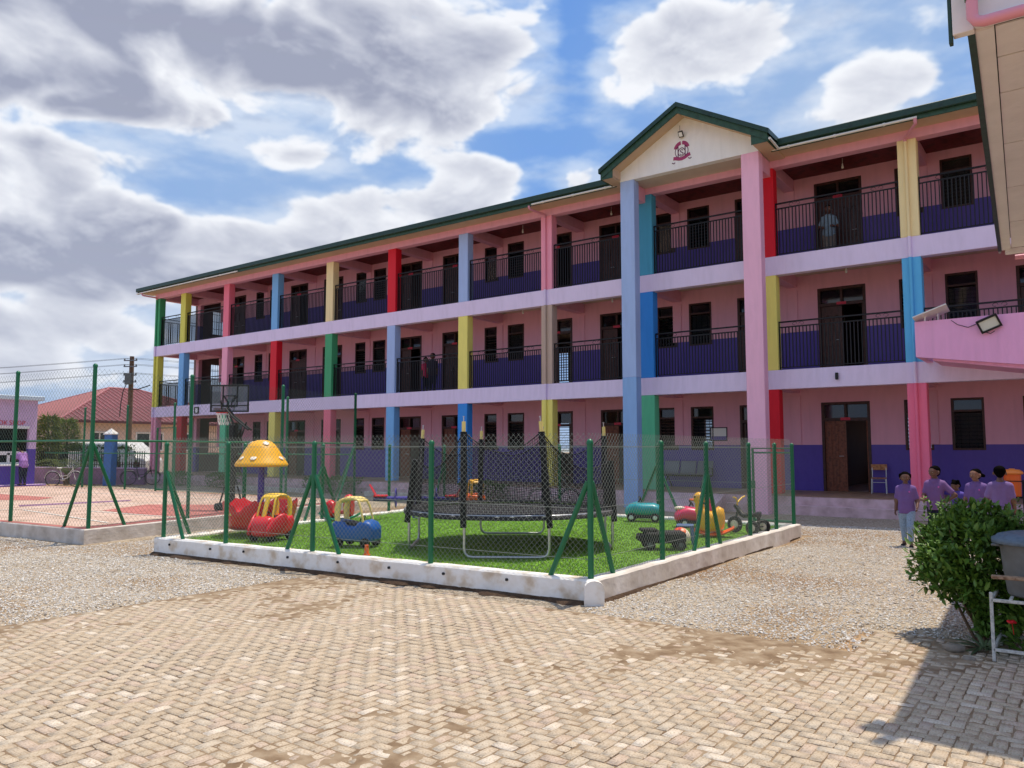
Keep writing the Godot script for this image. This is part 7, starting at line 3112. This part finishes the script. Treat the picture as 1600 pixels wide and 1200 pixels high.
func build_people() -> void:
	M.skin_a = plain(C8(104, 70, 52), 0.4)
	M.skin_b = plain(C8(108, 74, 58), 0.38)
	M.skin_c = plain(C8(138, 98, 76), 0.38)
	M.hair = plain(C8(12, 10, 10), 0.8)
	M.hair.metallic_specular = 0.1
	M.lips = plain(C8(96, 50, 46), 0.5)
	M.mark_pink = plain(C8(200, 96, 178), 0.7)
	M.shirt_purple = paint(C8(116, 88, 150), 0.9, "plaster", 3.0, 0.9)
	M.shirt_plum = paint(C8(124, 90, 146), 0.9, "plaster", 3.4, 0.9)
	M.shirt_faded = paint(C8(128, 104, 160), 0.9, "plaster", 3.2, 0.9)
	M.shirt_violet = paint(C8(92, 76, 168), 0.9, "plaster", 3.0, 0.9)
	M.jeans = paint(C8(146, 172, 200), 0.9, "worn", 3.0, 0.3)
	M.navy = paint(C8(26, 30, 58), 0.9, "worn", 3.0, 0.3)
	M.shirt_blue = paint(C8(150, 180, 200), 0.85, "worn", 2.0)
	M.shirt_dark = paint(C8(46, 40, 60), 0.85, "worn", 2.0)
	M.trouser_grey = paint(C8(140, 132, 124), 0.9, "worn", 2.0)
	M.shirt_lilac = paint(C8(178, 130, 206), 0.85, "worn", 2.0)
	var down := [V(0.122, 0.61, -0.012), V(0.135, 0.475, 0.025)]
	person("child in purple shirt and light blue jeans walking across the gravel", V(35.83, 0, 6.1), deg_to_rad(2), 1.25,
		{arm_r = down, arm_l = [V(0.135, 0.61, -0.03), V(0.14, 0.52, 0.07)], stride = 0.09, look = 0.15}, {skin = M.skin_b, shirt = M.shirt_purple, legs = M.jeans, hair = "full", mark = true, pupil = true, shoes = M.black})
	person("tallest child in purple shirt with one hand on the hip", V(36.2, 0, 5.5), deg_to_rad(-4), 1.345,
		{arm_r = [V(0.13, 0.62, 0.02), V(0.115, 0.57, 0.14)], arm_l = [V(0.225, 0.63, -0.02), V(0.13, 0.55, 0.03)], stride = 0.02, look = -0.5, grip = 0.5}, {skin = M.skin_b, shirt = M.shirt_plum, legs = M.navy, mark = true, pupil = true})
	person("small child in bright violet shirt looking down among taller pupils", V(36.5, 0, 5.0), deg_to_rad(-30), 1.08,
		{arm_r = down, arm_l = [V(0.14, 0.62, 0.02), V(0.1, 0.55, 0.13)], nod_angle = 0.4, look = -0.3, bend = 0.12}, {skin = M.skin_b, shirt = M.shirt_violet, legs = M.navy, hair = "puffs", pupil = true})
	person("child in purple shirt with tied-back hair and hands together", V(36.83, 0, 5.55), deg_to_rad(-10), 1.305,
		{arm_r = [V(0.13, 0.61, 0.0), V(0.12, 0.5, 0.1)], arm_l = [V(0.125, 0.61, 0.0), V(0.05, 0.53, 0.13)], look = -0.35, nod_angle = -0.1}, {skin = M.skin_c, shirt = M.shirt_purple, legs = M.navy, hair = "tail", mark = true, pupil = true})
	person("child in purple shirt standing with the back turned beside the orange drum", V(37.24, 0, 6.3), deg_to_rad(186), 1.37,
		{arm_r = down, arm_l = [V(0.15, 0.61, 0.0), V(0.12, 0.5, 0.09)]}, {skin = M.skin_b, shirt = M.shirt_faded, legs = M.navy, pupil = true})
	person("person in light blue shirt and grey trousers on the top balcony", V(32.85, 6.89, -1.5), deg_to_rad(10), 1.6,
		{arm_r = [V(0.15, 0.62, 0.0), V(0.1, 0.58, 0.12)], arm_l = [V(0.15, 0.62, 0.0), V(0.08, 0.6, 0.12)]}, {skin = M.skin_b, shirt = M.shirt_blue, legs = M.trouser_grey, fine = false})
	person("person in dark clothes at the middle balcony railing", V(18.55, 3.77, -0.8), deg_to_rad(40), 1.5,
		{arm_r = down, arm_l = down, look = -0.6}, {skin = M.skin_b, shirt = M.shirt_dark, legs = M.navy, fine = false})
	person("person in pink and dark clothes turned to a companion on the balcony", V(18.15, 3.77, -0.85), deg_to_rad(80), 1.38,
		{arm_r = down, arm_l = [V(0.15, 0.62, 0.0), V(0.1, 0.58, 0.12)]}, {skin = M.skin_b, shirt = M.plastic_pink, legs = M.navy, fine = false})
	person("person in lilac shirt leaning on the book shop counter", V(5.6, 0.285, 8.05), deg_to_rad(-80), 1.5,
		{arm_r = [V(0.15, 0.64, 0.06), V(0.1, 0.66, 0.17)], arm_l = [V(0.15, 0.64, 0.06), V(0.1, 0.66, 0.17)], bend = 0.35}, {skin = M.skin_b, shirt = M.shirt_lilac, legs = M.navy, fine = false})
